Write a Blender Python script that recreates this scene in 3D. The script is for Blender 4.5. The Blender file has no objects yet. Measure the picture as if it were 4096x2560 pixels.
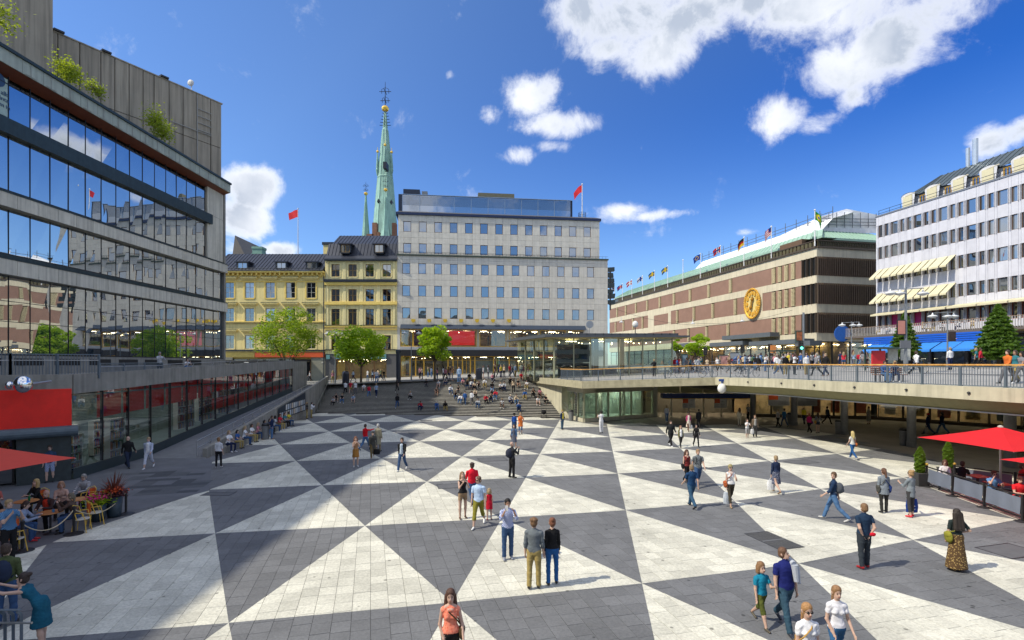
import bpy,math,random
import numpy as np
from mathutils import Vector,Matrix
PI=math.pi
R=math.radians
random.seed(7)
scn=bpy.context.scene
COL=scn.collection
# ------------------------------------------------------------------ camera
F=2040.0
HZ=1455.0
EYE=5.8
cam_d=bpy.data.cameras.new('camera')
cam_d.sensor_width=36.0
cam_d.lens=36.0*F/4096.0
cam_d.shift_y=(HZ-1280.0)/4096.0
cam_d.clip_start=0.1
cam_d.clip_end=6000
cam=bpy.data.objects.new('camera',cam_d)
cam.location=(0,0,EYE)
cam.rotation_euler=(PI/2,0,0)
COL.objects.link(cam)
scn.camera=cam
# ------------------------------------------------------------------ sun, sky, exposure
SUN_TRAVEL=Vector((1.0,0.33,-1.12)).normalized()
sun_d=bpy.data.lights.new('sun','SUN')
sun_d.energy=3.5
sun_d.angle=R(0.55)
sun_d.color=(1.0,0.92,0.75)
sun=bpy.data.objects.new('sun',sun_d)
sun.rotation_euler=SUN_TRAVEL.to_track_quat('-Z','Y').to_euler()
COL.objects.link(sun)
scn.view_settings.view_transform='Standard'
scn.view_settings.look='None'
scn.view_settings.exposure=0.48
scn.view_settings.gamma=1.0
scn.render.engine='CYCLES'
scn.cycles.max_bounces=8
scn.cycles.transparent_max_bounces=12
scn.cycles.caustics_reflective=False
scn.cycles.caustics_refractive=False
world=bpy.data.worlds.new('World')
scn.world=world
world.use_nodes=True
wt=world.node_tree
wt.nodes.clear()
def wn(kind,**kw):
 n=wt.nodes.new(kind)
 for k,v in kw.items():
  setattr(n,k,v)
 return n
SKY_STRENGTH=0.15
sky=wn('ShaderNodeTexSky',sky_type='NISHITA')
sky.sun_disc=False
sky.sun_elevation=math.asin(-SUN_TRAVEL.z)
sky.sun_rotation=math.atan2(-SUN_TRAVEL.x,-SUN_TRAVEL.y)
sky.air_density=1.15
sky.dust_density=0.25
sky.ozone_density=3.0
sky.altitude=300
tint=wn('ShaderNodeMix',data_type='RGBA',blend_type='MULTIPLY')
tint.inputs['Factor'].default_value=1.0
tint.inputs['B'].default_value=(0.70,0.88,1.24,1)
wt.links.new(sky.outputs[0],tint.inputs['A'])
bg_sky=wn('ShaderNodeBackground')
bg_sky.inputs['Strength'].default_value=SKY_STRENGTH
geo=wn('ShaderNodeTexCoord')
# the band of sky at right angles to the sun is deeper blue, the horizon stays pale
dn=wn('ShaderNodeVectorMath',operation='NORMALIZE')
wt.links.new(geo.outputs['Generated'],dn.inputs[0])
dd=wn('ShaderNodeVectorMath',operation='DOT_PRODUCT')
dd.inputs[1].default_value=-SUN_TRAVEL
wt.links.new(dn.outputs[0],dd.inputs[0])
d1=wn('ShaderNodeMapRange')
d1.inputs['From Min'].default_value=.36
d1.inputs['From Max'].default_value=-.25
wt.links.new(dd.outputs['Value'],d1.inputs['Value'])
sp=wn('ShaderNodeSeparateXYZ')
wt.links.new(dn.outputs[0],sp.inputs[0])
d2=wn('ShaderNodeMapRange',interpolation_type='SMOOTHSTEP')
d2.inputs['From Min'].default_value=.12
d2.inputs['From Max'].default_value=.46
wt.links.new(sp.outputs['Z'],d2.inputs['Value'])
d3=wn('ShaderNodeMath',operation='MULTIPLY')
wt.links.new(d1.outputs[0],d3.inputs[0])
wt.links.new(d2.outputs[0],d3.inputs[1])
dc=wn('ShaderNodeMix',data_type='RGBA')
dc.inputs['A'].default_value=(.74,.75,.71,1)
dc.inputs['B'].default_value=(.13,.36,.60,1)
wt.links.new(d3.outputs[0],dc.inputs['Factor'])
deep=wn('ShaderNodeMix',data_type='RGBA',blend_type='MULTIPLY')
deep.inputs['Factor'].default_value=1.0
wt.links.new(tint.outputs['Result'],deep.inputs['A'])
wt.links.new(dc.outputs['Result'],deep.inputs['B'])
wt.links.new(deep.outputs['Result'],bg_sky.inputs['Color'])
# clouds: soft ellipses by direction in the sky, broken up by fractal noise
# (photo px, photo py, half width, half height, weight)
CLOUDS=[(2330,30,170,90,1.0),(2560,40,330,130,1.1),(2900,10,420,130,1.15),(3250,10,330,120,1.1),(3480,30,260,110,1.0),(2450,190,130,80,.8),(2640,180,230,110,.8),(3560,150,260,170,1.05),(3380,270,170,120,.95),(3750,90,200,90,.75),(3400,390,70,60,.8),(3130,480,120,90,1.1),(3250,500,110,60,.85),(3080,460,60,60,.7),(2110,370,150,80,.95),(2170,360,90,80,.9),(1960,460,60,50,.8),(2260,500,170,55,.85),(2130,510,130,35,.6),(2080,620,110,40,.75),(2200,590,110,30,.6),(990,760,110,110,1.25),(960,880,130,120,1.2),(1060,730,90,90,1.1),(1120,1000,90,40,1.1),(930,1000,90,60,.8),(2500,845,130,42,1.0),(2590,860,100,26,.8),(2710,855,80,20,.5),(3950,560,80,70,.9),(4080,520,70,60,.8),(2980,930,60,20,.6),(3760,730,60,30,.6),(1800,300,26,22,.5),(2860,460,30,30,.4),(-700,300,500,220,1.0),(-1800,700,600,200,1.0),(4900,300,420,160,1.0),(5600,800,500,180,.9)]
acc=None
nz=wn('ShaderNodeTexNoise')
nz.inputs['Scale'].default_value=10.0
nz.inputs['Detail'].default_value=12.0
nz.inputs['Roughness'].default_value=0.66
nz.inputs['Distortion'].default_value=0.25
wt.links.new(geo.outputs['Generated'],nz.inputs['Vector'])
nrm=wn('ShaderNodeVectorMath',operation='NORMALIZE')
wt.links.new(geo.outputs['Generated'],nrm.inputs[0])
FILL_CLOUDS=[(-140,28),(-175,42),(150,30),(120,50),(-100,66),(-165,15),(170,62),(100,24),(128,14),(60,62),(10,72),(-30,66),(85,48),(-120,48),(-155,70),(145,12)]  # unseen clouds (azimuth, elevation) added overhead and behind the camera as fill light
for(cx,cy,rx,ry,wgt)in CLOUDS+[('b',k,0,0,1.15)for k in range(len(FILL_CLOUDS))]:
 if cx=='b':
  az,el=FILL_CLOUDS[cy]
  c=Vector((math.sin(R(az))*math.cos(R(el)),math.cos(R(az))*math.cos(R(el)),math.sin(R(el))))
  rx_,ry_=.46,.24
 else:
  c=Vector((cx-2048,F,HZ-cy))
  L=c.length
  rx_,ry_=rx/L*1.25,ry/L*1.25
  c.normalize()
 s1=wn('ShaderNodeVectorMath',operation='SUBTRACT')
 s1.inputs[1].default_value=c
 wt.links.new(nrm.outputs[0],s1.inputs[0])
 s2=wn('ShaderNodeVectorMath',operation='MULTIPLY')
 s2.inputs[1].default_value=(1/rx_,1/rx_,1/ry_)
 wt.links.new(s1.outputs[0],s2.inputs[0])
 s3=wn('ShaderNodeVectorMath',operation='LENGTH')
 wt.links.new(s2.outputs[0],s3.inputs[0])
 mr=wn('ShaderNodeMapRange',interpolation_type='SMOOTHSTEP')
 mr.inputs['From Min'].default_value=1.25
 mr.inputs['From Max'].default_value=0.0
 mr.inputs['To Min'].default_value=0.0
 mr.inputs['To Max'].default_value=wgt
 wt.links.new(s3.outputs['Value'],mr.inputs['Value'])
 if acc is None:
  acc=mr.outputs[0]
 else:
  mx=wn('ShaderNodeMath',operation='MAXIMUM')
  wt.links.new(acc,mx.inputs[0])
  wt.links.new(mr.outputs[0],mx.inputs[1])
  acc=mx.outputs[0]
  # density = smoothstep(mask*.62 + noise - threshold)
m1=wn('ShaderNodeMath',operation='MULTIPLY_ADD')
m1.inputs[1].default_value=0.44
wt.links.new(acc,m1.inputs[0])
wt.links.new(nz.outputs['Fac'],m1.inputs[2])
dens=wn('ShaderNodeMapRange',interpolation_type='SMOOTHSTEP')
dens.inputs['From Min'].default_value=0.60
dens.inputs['From Max'].default_value=0.93
wt.links.new(m1.outputs[0],dens.inputs['Value'])
nz2=wn('ShaderNodeTexNoise')
nz2.inputs['Scale'].default_value=6.0
nz2.inputs['Detail'].default_value=7.0
wt.links.new(geo.outputs['Generated'],nz2.inputs['Vector'])
shade=wn('ShaderNodeMapRange',interpolation_type='SMOOTHSTEP')
shade.inputs['From Min'].default_value=0.76
shade.inputs['From Max'].default_value=0.98
wt.links.new(m1.outputs[0],shade.inputs['Value'])
shade2=wn('ShaderNodeMapRange')
shade2.inputs['From Min'].default_value=0.34
shade2.inputs['From Max'].default_value=0.58
wt.links.new(nz2.outputs['Fac'],shade2.inputs['Value'])
shm=wn('ShaderNodeMath',operation='MULTIPLY')
wt.links.new(shade.outputs[0],shm.inputs[0])
wt.links.new(shade2.outputs[0],shm.inputs[1])
ccol=wn('ShaderNodeMix',data_type='RGBA')
ccol.inputs['A'].default_value=(.76,.78,.82,1)
ccol.inputs['B'].default_value=(0.36,0.41,0.50,1)
wt.links.new(shm.outputs[0],ccol.inputs['Factor'])
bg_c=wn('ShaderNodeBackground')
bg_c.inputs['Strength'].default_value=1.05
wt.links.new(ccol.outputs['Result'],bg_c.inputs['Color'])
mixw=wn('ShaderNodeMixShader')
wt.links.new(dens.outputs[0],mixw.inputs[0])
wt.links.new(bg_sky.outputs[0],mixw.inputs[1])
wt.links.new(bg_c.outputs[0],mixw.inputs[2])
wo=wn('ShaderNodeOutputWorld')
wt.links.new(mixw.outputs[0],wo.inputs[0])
# ------------------------------------------------------------------ materials
MATS={}
def mat(name,color,rough=0.7,metal=0.0,var=0.12,vscale=3.0,bump=0.0,bscale=40.0,spec=0.4,emit=None,coat=0.0,stain=0.0):
 """plain surface with two scales of tonal noise, optional relief and vertical stains"""
 if name in MATS:
  return MATS[name]
 m=bpy.data.materials.new(name)
 MATS[name]=m
 m.use_nodes=True
 nt=m.node_tree
 b=nt.nodes['Principled BSDF']
 b.inputs['Roughness'].default_value=rough
 b.inputs['Metallic'].default_value=metal
 b.inputs['Specular IOR Level'].default_value=spec
 b.inputs['Coat Weight'].default_value=coat
 b.inputs['Base Color'].default_value=(*color,1)
 if var>0 or bump>0:
  tc=nt.nodes.new('ShaderNodeTexCoord')
  pos=nt.nodes.new('ShaderNodeNewGeometry')
 if var>0:
  n1=nt.nodes.new('ShaderNodeTexNoise')
  n1.inputs['Scale'].default_value=vscale
  n1.inputs['Detail'].default_value=6
  n1.inputs['Roughness'].default_value=.65
  nt.links.new(pos.outputs['Position'],n1.inputs['Vector'])
  mr=nt.nodes.new('ShaderNodeMapRange')
  mr.inputs['From Min'].default_value=.3
  mr.inputs['From Max'].default_value=.7
  mr.inputs['To Min'].default_value=1-var
  mr.inputs['To Max'].default_value=1+var
  nt.links.new(n1.outputs['Fac'],mr.inputs['Value'])
  val=mr.outputs[0]
  if stain>0:
   mp=nt.nodes.new('ShaderNodeMapping')
   mp.inputs['Scale'].default_value=(2.5,2.5,0.12)
   nt.links.new(pos.outputs['Position'],mp.inputs['Vector'])
   n2=nt.nodes.new('ShaderNodeTexNoise')
   n2.inputs['Scale'].default_value=1.4
   n2.inputs['Detail'].default_value=5
   nt.links.new(mp.outputs[0],n2.inputs['Vector'])
   m2=nt.nodes.new('ShaderNodeMapRange')
   m2.inputs['From Min'].default_value=.42
   m2.inputs['From Max'].default_value=.68
   m2.inputs['To Min'].default_value=1.0
   m2.inputs['To Max'].default_value=1-stain
   nt.links.new(n2.outputs['Fac'],m2.inputs['Value'])
   mm=nt.nodes.new('ShaderNodeMath')
   mm.operation='MULTIPLY'
   nt.links.new(val,mm.inputs[0])
   nt.links.new(m2.outputs[0],mm.inputs[1])
   val=mm.outputs[0]
  vm=nt.nodes.new('ShaderNodeVectorMath')
  vm.operation='SCALE'
  vm.inputs[0].default_value=color
  nt.links.new(val,vm.inputs['Scale'])
  nt.links.new(vm.outputs[0],b.inputs['Base Color'])
 if bump>0:
  n3=nt.nodes.new('ShaderNodeTexNoise')
  n3.inputs['Scale'].default_value=bscale
  n3.inputs['Detail'].default_value=4
  nt.links.new(pos.outputs['Position'],n3.inputs['Vector'])
  bp=nt.nodes.new('ShaderNodeBump')
  bp.inputs['Strength'].default_value=bump
  bp.inputs['Distance'].default_value=0.02
  nt.links.new(n3.outputs['Fac'],bp.inputs['Height'])
  nt.links.new(bp.outputs[0],b.inputs['Normal'])
 if emit:
  b.inputs['Emission Color'].default_value=(*emit[:3],1)
  b.inputs['Emission Strength'].default_value=emit[3]
 return m
def glass_mat(name,dark,refl,rough=0.01,wave=0.004,wscale=0.5,through=0.0):
 """window glass: a mirror share on top of a dark room colour, or on top of a see-through share"""
 m=bpy.data.materials.new(name)
 MATS[name]=m
 m.use_nodes=True
 nt=m.node_tree
 nt.nodes.clear()
 out=nt.nodes.new('ShaderNodeOutputMaterial')
 g=nt.nodes.new('ShaderNodeBsdfGlossy')
 g.inputs['Roughness'].default_value=rough
 g.inputs['Color'].default_value=(.93,.97,1.0,1)
 if through>0:
  d=nt.nodes.new('ShaderNodeBsdfTransparent')
  d.inputs['Color'].default_value=(*dark,1)
 else:
  d=nt.nodes.new('ShaderNodeBsdfDiffuse')
  d.inputs['Color'].default_value=(*dark,1)
 fr=nt.nodes.new('ShaderNodeFresnel')
 fr.inputs['IOR'].default_value=1.5
 ma=nt.nodes.new('ShaderNodeMath')
 ma.operation='MULTIPLY_ADD'
 ma.use_clamp=True
 ma.inputs[1].default_value=1-refl
 ma.inputs[2].default_value=refl
 nt.links.new(fr.outputs[0],ma.inputs[0])
 mx=nt.nodes.new('ShaderNodeMixShader')
 nt.links.new(ma.outputs[0],mx.inputs[0])
 nt.links.new(d.outputs[0],mx.inputs[1])
 nt.links.new(g.outputs[0],mx.inputs[2])
 nt.links.new(mx.outputs[0],out.inputs[0])
 if wave>0:
  pos=nt.nodes.new('ShaderNodeNewGeometry')
  n3=nt.nodes.new('ShaderNodeTexNoise')
  n3.inputs['Scale'].default_value=wscale
  n3.inputs['Detail'].default_value=1
  nt.links.new(pos.outputs['Position'],n3.inputs['Vector'])
  bp=nt.nodes.new('ShaderNodeBump')
  bp.inputs['Strength'].default_value=1.0
  bp.inputs['Distance'].default_value=wave
  nt.links.new(n3.outputs['Fac'],bp.inputs['Height'])
  nt.links.new(bp.outputs[0],g.inputs['Normal'])
 return m
 # ------------------------------------------------------------------ mesh building
WLOC={}
class MB:
 """collects faces; build() links them as ONE mesh object (world coordinates in, relative to the parent out)"""
 def __init__(self):
  self.v,self.f,self.m=[],[],[]
 def face(self,pts,mi=0):
  n=len(self.v)
  self.v.extend([tuple(p)for p in pts])
  self.f.append(tuple(range(n,n+len(pts))))
  self.m.append(mi)
 def raw(self,vs,fs,mi=0):
  n=len(self.v)
  self.v.extend([tuple(p)for p in vs])
  for q in fs:
   self.f.append(tuple(n+i for i in q))
   self.m.append(mi)
 def obox(self,o,u,v,w,mi=0):
  o,u,v,w=Vector(o),Vector(u),Vector(v),Vector(w)
  p=[o,o+u,o+u+v,o+v,o+w,o+u+w,o+u+v+w,o+v+w]
  fs=[(0,3,2,1),(4,5,6,7),(0,1,5,4),(1,2,6,5),(2,3,7,6),(3,0,4,7)]
  if u.cross(v).dot(w)<0:
   fs=[tuple(reversed(q))for q in fs]
  self.raw(p,fs,mi)
 def box(self,x0,x1,y0,y1,z0,z1,mi=0):
  self.obox((x0,y0,z0),(x1-x0,0,0),(0,y1-y0,0),(0,0,z1-z0),mi)
 def bar(self,a,b,w,h,mi=0,up=(0,0,1)):
  """rectangular bar from a to b, w across, h along up"""
  a,b=Vector(a),Vector(b)
  d=(b-a)
  up=Vector(up)
  s=d.cross(up)
  if s.length<1e-6:
   s=Vector((1,0,0))
  s.normalize()
  t=s.cross(d).normalized()
  self.obox(a-s*w/2-t*h/2,d,s*w,t*h,mi)
 def tube(self,a,b,r0,r1=None,n=8,mi=0,caps=True):
  a,b=Vector(a),Vector(b)
  r1=r0 if r1 is None else r1
  d=(b-a).normalized()
  s=d.cross(Vector((0,0,1)))
  if s.length<1e-4:
   s=Vector((1,0,0))
  s.normalize()
  t=d.cross(s)
  vs=[]
  for(c,r)in((a,r0),(b,r1)):
   for i in range(n):
    an=2*PI*i/n
    vs.append(c+s*(r*math.cos(an))+t*(r*math.sin(an)))
  fs=[(i,(i+1)%n,n+(i+1)%n,n+i)for i in range(n)]
  if caps:
   fs+=[tuple(reversed(range(n))),tuple(range(n,2*n))]
  self.raw(vs,fs,mi)
 def path(self,pts,r,n=6,mi=0):
  for a,b in zip(pts[:-1],pts[1:]):
   self.tube(a,b,r,r,n,mi)
 def lathe(self,c,prof,n=12,mi=0,sq=1.0):
  """profile of (radius, z) about the vertical axis at c"""
  c=Vector(c)
  vs=[]
  for(r,z)in prof:
   for i in range(n):
    a=2*PI*i/n
    vs.append(c+Vector((r*math.cos(a),r*sq*math.sin(a),z)))
  fs=[]
  for k in range(len(prof)-1):
   for i in range(n):
    j=(i+1)%n
    fs.append((k*n+i,k*n+j,(k+1)*n+j,(k+1)*n+i))
  fs.append(tuple(reversed(range(n))))
  fs.append(tuple((len(prof)-1)*n+i for i in range(n)))
  self.raw(vs,fs,mi)
 def prism(self,poly,z0,z1,mi=0,top=None):
  n=len(poly)
  zf0=z0 if callable(z0)else(lambda x,y:z0)
  zf1=z1 if callable(z1)else(lambda x,y:z1)
  vs=[(x,y,zf0(x,y))for x,y in poly]+[(x,y,zf1(x,y))for x,y in poly]
  area=sum(poly[i][0]*poly[(i+1)%n][1]-poly[(i+1)%n][0]*poly[i][1]for i in range(n))
  fs=[tuple(reversed(range(n))),tuple(range(n,2*n))]+[(i,(i+1)%n,n+(i+1)%n,n+i)for i in range(n)]
  if area<0:
   fs=[tuple(reversed(q))for q in fs]
  self.raw(vs,fs,mi)
  if top is not None:
   self.m[-len(fs)+1]=top
 def ball(self,c,r,n=8,mi=0,sx=1,sy=1,sz=1):
  c=Vector(c)
  k=max(4,n//2+1)
  prof=[(max(1e-3,r*math.sin(PI*i/k)),-r*math.cos(PI*i/k))for i in range(k+1)]
  vs=[]
  for(q,z)in prof:
   for i in range(n):
    a=2*PI*i/n
    vs.append(c+Vector((q*math.cos(a)*sx,q*math.sin(a)*sy,z*sz)))
  fs=[]
  for j in range(k):
   for i in range(n):
    i2=(i+1)%n
    fs.append((j*n+i,j*n+i2,(j+1)*n+i2,(j+1)*n+i))
  self.raw(vs,fs,mi)
 def mesh(self,name,mats,off=(0,0,0),smooth=False):
  me=bpy.data.meshes.new(name)
  ox,oy,oz=off
  me.from_pydata([(x-ox,y-oy,z-oz)for x,y,z in self.v],[],self.f)
  if not isinstance(mats,(list,tuple)):
   mats=[mats]
  for m in mats:
   me.materials.append(m)
  if len(mats)>1:
   me.polygons.foreach_set('material_index',self.m)
  if smooth:
   me.polygons.foreach_set('use_smooth',[True]*len(self.f))
  return me
 def build(self,name,mats,parent=None,smooth=False,**tags):
  off=WLOC.get(parent.name,(0,0,0))if parent else(0,0,0)
  if parent is None and self.v and tags.get('kind')is None:
   a=np.array(self.v)
   off=((a[:,0].min()+a[:,0].max())/2,(a[:,1].min()+a[:,1].max())/2,a[:,2].min())
  me=self.mesh(name,mats,off,smooth)
  o=bpy.data.objects.new(name,me)
  COL.objects.link(o)
  if parent:
   o.parent=parent
   WLOC[o.name]=off
  else:
   o.location=off
   WLOC[o.name]=tuple(off)
  tag(o,**tags)
  return o
def tag(o,label=None,cat=None,group=None,kind=None):
 if label:
  o['label']=label
 if cat:
  o['category']=cat
 if group:
  o['group']=group
 if kind:
  o['kind']=kind
 return o
def thing(name,loc,label,cat,group=None,rz=0.0):
 o=bpy.data.objects.new(name,None)
 o.empty_display_size=.2
 COL.objects.link(o)
 o.location=loc
 o.rotation_euler=(0,0,rz)
 WLOC[o.name]=tuple(loc)
 return tag(o,label,cat,group)
def inst(me,name,parent,loc,rz=0.0,rx=0.0,ry=0.0):
 """a part that shares its mesh; loc in world coordinates (its thing is unrotated)"""
 o=bpy.data.objects.new(name,me)
 COL.objects.link(o)
 off=WLOC.get(parent.name,(0,0,0))
 o.parent=parent
 o.location=(loc[0]-off[0],loc[1]-off[1],loc[2]-off[2])
 o.rotation_euler=(rx,ry,rz)
 WLOC[o.name]=tuple(loc)
 return o
def copy_thing(src,loc,rz,label,group=None,scale=1.0):
 """a copy of a thing with its parts and sub-parts"""
 def rec(s,par):
  c=s.copy()
  COL.objects.link(c)
  if par:
   c.parent=par
  for ch in s.children:
   rec(ch,c)
  return c
 c=rec(src,None)
 c.location=loc
 c.rotation_euler=(0,0,rz)
 c.scale=(scale,)*3
 c['label']=label
 if group:
  c['group']=group
 WLOC[c.name]=tuple(loc)
 return c
 # ------------------------------------------------------------------ measuring: photo pixel -> place in the world
def gz(px,py,z=0.0):
 """the point of the level plane z seen at a photo pixel"""
 Y=(EYE-z)*F/(py-HZ)
 return Vector(((px-2048)/F*Y,Y,z))
def deckz(x,y):
 return min(5.5,3.47+.0416*x+.00846*y)
def gdeck(px,py):
 k=(px-2048)/F
 s=(py-HZ)/F
 Y=(EYE-3.47)/(s+.0416*k+.00846)
 z=deckz(k*Y,Y)
 return Vector((k*Y,Y,z))
class Facade:
 """a vertical plane: origin, unit direction to the right (seen from outside), outward normal"""
 def __init__(self,o,d):
  self.o=Vector((o[0],o[1]))
  self.d=Vector(d).normalized()
  self.n=Vector((self.d.y,-self.d.x))
  self.rz=math.atan2(self.d.y,self.d.x)
 def p(self,s,z,dep=0.0):
  q=self.o+self.d*s+self.n*dep
  return Vector((q.x,q.y,z))
 def at(self,px,py):
  k=(px-2048)/F
  # (o + d s).x = k (o + d s).y
  s=(k*self.o.y-self.o.x)/(self.d.x-k*self.d.y)
  Y=self.o.y+self.d.y*s
  return s,EYE+(HZ-py)/F*Y
 def box(self,mb,s0,s1,z0,z1,d0,d1,mi=0):
  mb.obox(self.p(s0,z0,d0),Vector((self.d.x,self.d.y,0))*(s1-s0),Vector((self.n.x,self.n.y,0))*(d1-d0),(0,0,z1-z0),mi)
 def bar(self,mb,a,b,w,h,mi=0):
  mb.bar(self.p(*a),self.p(*b),w,h,mi)
def window_mesh(w,h,fr=.06,dep=.10,mull=(),trans=(),key='',sill=False):
 """frame and glass meshes, local: x along the wall, z up, origin at lower left of the opening, y<0 = outwards"""
 a=MB()
 a.box(0,fr,0,dep,0,h)
 a.box(w-fr,w,0,dep,0,h)
 a.box(fr,w-fr,.002,dep,0,fr)
 a.box(fr,w-fr,.002,dep,h-fr,h)
 for x in mull:
  a.box(w*x-fr*.4,w*x+fr*.4,.01,dep,fr,h-fr)
 for z in trans:
  a.box(fr,w-fr,.02,dep-.01,h*z-fr*.3,h*z+fr*.3)
 g=MB()
 g.face([(fr*.5,dep*.6,fr*.5),(w-fr*.5,dep*.6,fr*.5),(w-fr*.5,dep*.6,h-fr*.5),(fr*.5,dep*.6,h-fr*.5)])
 return a,g
 # ================================================================== plaza floor
def slab_mat(name,col,var,dirt,joint):
 m=bpy.data.materials.new(name)
 MATS[name]=m
 m.use_nodes=True
 nt=m.node_tree
 L=nt.links.new
 b=nt.nodes['Principled BSDF']
 b.inputs['Roughness'].default_value=.82
 b.inputs['Specular IOR Level'].default_value=.25
 g=nt.nodes.new('ShaderNodeNewGeometry')
 mp=nt.nodes.new('ShaderNodeMapping')
 mp.vector_type='TEXTURE'
 mp.inputs['Rotation'].default_value=(0,0,BROT)
 L(g.outputs['Position'],mp.inputs['Vector'])
 # tone per slab (world cells) for the far sheets, random per island for the near slabs
 br=nt.nodes.new('ShaderNodeTexBrick')
 br.inputs['Scale'].default_value=1.0
 br.inputs['Brick Width'].default_value=SLW
 br.inputs['Row Height'].default_value=SLH
 br.inputs['Mortar Size'].default_value=.012 if joint else 0.0
 br.inputs['Color1'].default_value=(1-var,1-var,1-var,1)
 br.inputs['Color2'].default_value=(1+var*.5,1+var*.5,1+var*.5,1)
 br.inputs['Mortar'].default_value=(.62,.62,.62,1)
 br.offset=.5
 L(mp.outputs[0],br.inputs['Vector'])
 if joint:
  tone=br.outputs['Color']
 else:
  mrr=nt.nodes.new('ShaderNodeMapRange')
  mrr.inputs['To Min'].default_value=1-var
  mrr.inputs['To Max'].default_value=1+var*.6
  L(g.outputs['Random Per Island'],mrr.inputs['Value'])
  oi=nt.nodes.new('ShaderNodeObjectInfo')
  ad=nt.nodes.new('ShaderNodeMath')
  ad.operation='ADD'
  L(g.outputs['Random Per Island'],ad.inputs[0])
  L(oi.outputs['Random'],ad.inputs[1])
  fr_=nt.nodes.new('ShaderNodeMath')
  fr_.operation='FRACT'
  L(ad.outputs[0],fr_.inputs[0])
  L(fr_.outputs[0],mrr.inputs['Value'])
  tone=mrr.outputs[0]
 n1=nt.nodes.new('ShaderNodeTexNoise')
 n1.inputs['Scale'].default_value=.35
 n1.inputs['Detail'].default_value=8
 n1.inputs['Roughness'].default_value=.7
 L(g.outputs['Position'],n1.inputs['Vector'])
 m1=nt.nodes.new('ShaderNodeMapRange')
 m1.inputs['From Min'].default_value=.3
 m1.inputs['From Max'].default_value=.7
 m1.inputs['To Min'].default_value=1-dirt
 m1.inputs['To Max'].default_value=1+dirt*.4
 L(n1.outputs['Fac'],m1.inputs['Value'])
 n2=nt.nodes.new('ShaderNodeTexNoise')
 n2.inputs['Scale'].default_value=14
 n2.inputs['Detail'].default_value=6
 n2.inputs['Roughness'].default_value=.75
 L(g.outputs['Position'],n2.inputs['Vector'])
 m2=nt.nodes.new('ShaderNodeMapRange')
 m2.inputs['From Min'].default_value=.35
 m2.inputs['From Max'].default_value=.6
 m2.inputs['To Min'].default_value=1-dirt*.9
 m2.inputs['To Max'].default_value=1.04
 L(n2.outputs['Fac'],m2.inputs['Value'])
 # gum and spots
 vo=nt.nodes.new('ShaderNodeTexVoronoi')
 vo.inputs['Scale'].default_value=1.5
 vo.inputs['Randomness'].default_value=1
 L(g.outputs['Position'],vo.inputs['Vector'])
 m3=nt.nodes.new('ShaderNodeMapRange')
 m3.inputs['From Min'].default_value=.055
 m3.inputs['From Max'].default_value=.085
 m3.inputs['To Min'].default_value=.42
 m3.inputs['To Max'].default_value=1.0
 L(vo.outputs['Distance'],m3.inputs['Value'])
 cur=None
 for s in(m1.outputs[0],m2.outputs[0],m3.outputs[0]):
  if cur is None:
   cur=s
  else:
   q=nt.nodes.new('ShaderNodeMath')
   q.operation='MULTIPLY'
   L(cur,q.inputs[0])
   L(s,q.inputs[1])
   cur=q.outputs[0]
 vm=nt.nodes.new('ShaderNodeVectorMath')
 vm.operation='SCALE'
 vm.inputs[0].default_value=col
 L(cur,vm.inputs['Scale'])
 mu=nt.nodes.new('ShaderNodeMix')
 mu.data_type='RGBA'
 mu.blend_type='MULTIPLY'
 mu.inputs['Factor'].default_value=1
 L(vm.outputs[0],mu.inputs['A'])
 L(tone,mu.inputs['B'])
 L(mu.outputs['Result'],b.inputs['Base Color'])
 bp=nt.nodes.new('ShaderNodeBump')
 bp.inputs['Strength'].default_value=.5
 bp.inputs['Distance'].default_value=.01
 L(n2.outputs['Fac'],bp.inputs['Height'])
 L(bp.outputs[0],b.inputs['Normal'])
 return m
 # triangle lattice of the floor, rows recede to the upper right
LB=Vector((4.8883,1.3564))
LU=Vector((1.0769,6.8279))
LO=Vector((-5.1648,18.2018))
TABY={-7:3.0,-6:2.7,-5:2.3,-4:1.9,-3:1.5,-2:1.05,-1:.6,0:.05,1:-.38,2:-.7,3:-.72,4:.0,5:.95,6:1.9,7:2.8,8:3.7,9:4.6,10:5.5,11:6.4}
TABX={5:.6,6:1.0,7:1.3,8:1.6,9:1.9,10:2.2,11:2.5}
BROT=math.atan2(LB.y,LB.x)
SLW,SLH=.42,.48
def lat(i,r):
 p=LO+LB*i+LU*r
 return Vector((p.x+TABX.get(i,-.1),p.y+TABY[max(-7,min(11,i))]*(1+.12*r)))
 # outline of the patterned floor (XY)
FLOOR=[(-20.2,24.5),(-19.4,31.0),(-22.9,60.2),(5.6,54.3),(7.4,49.8),(14.5,49.0),(25.3,48.8),(26.2,42),(25.4,35),(25.2,27.5),(26.5,20),(29,12),(30,6),(-7,6),(-16.8,9),(-17,16),(-18.5,19.5)]
def inside(x,y,poly):
 c=False
 n=len(poly)
 j=n-1
 for i in range(n):
  xi,yi=poly[i]
  xj,yj=poly[j]
  if(yi>y)!=(yj>y)and x<(xj-xi)*(y-yi)/(yj-yi)+xi:
   c=not c
  j=i
 return c
def clip_convex(poly,tri):
 """Sutherland-Hodgman; tri counter-clockwise"""
 out=poly
 n=len(tri)
 for i in range(n):
  ax,ay=tri[i]
  bx,by=tri[(i+1)%n]
  ex,ey=bx-ax,by-ay
  inp,out=out,[]
  if not inp:
   return[]
  px_,py_=inp[-1]
  ps=ex*(py_-ay)-ey*(px_-ax)
  for(qx,qy)in inp:
   qs=ex*(qy-ay)-ey*(qx-ax)
   if(qs>=0)!=(ps>=0):
    t=ps/(ps-qs)
    out.append((px_+(qx-px_)*t,py_+(qy-py_)*t))
   if qs>=0:
    out.append((qx,qy))
   px_,py_,ps=qx,qy,qs
 return out
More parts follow.
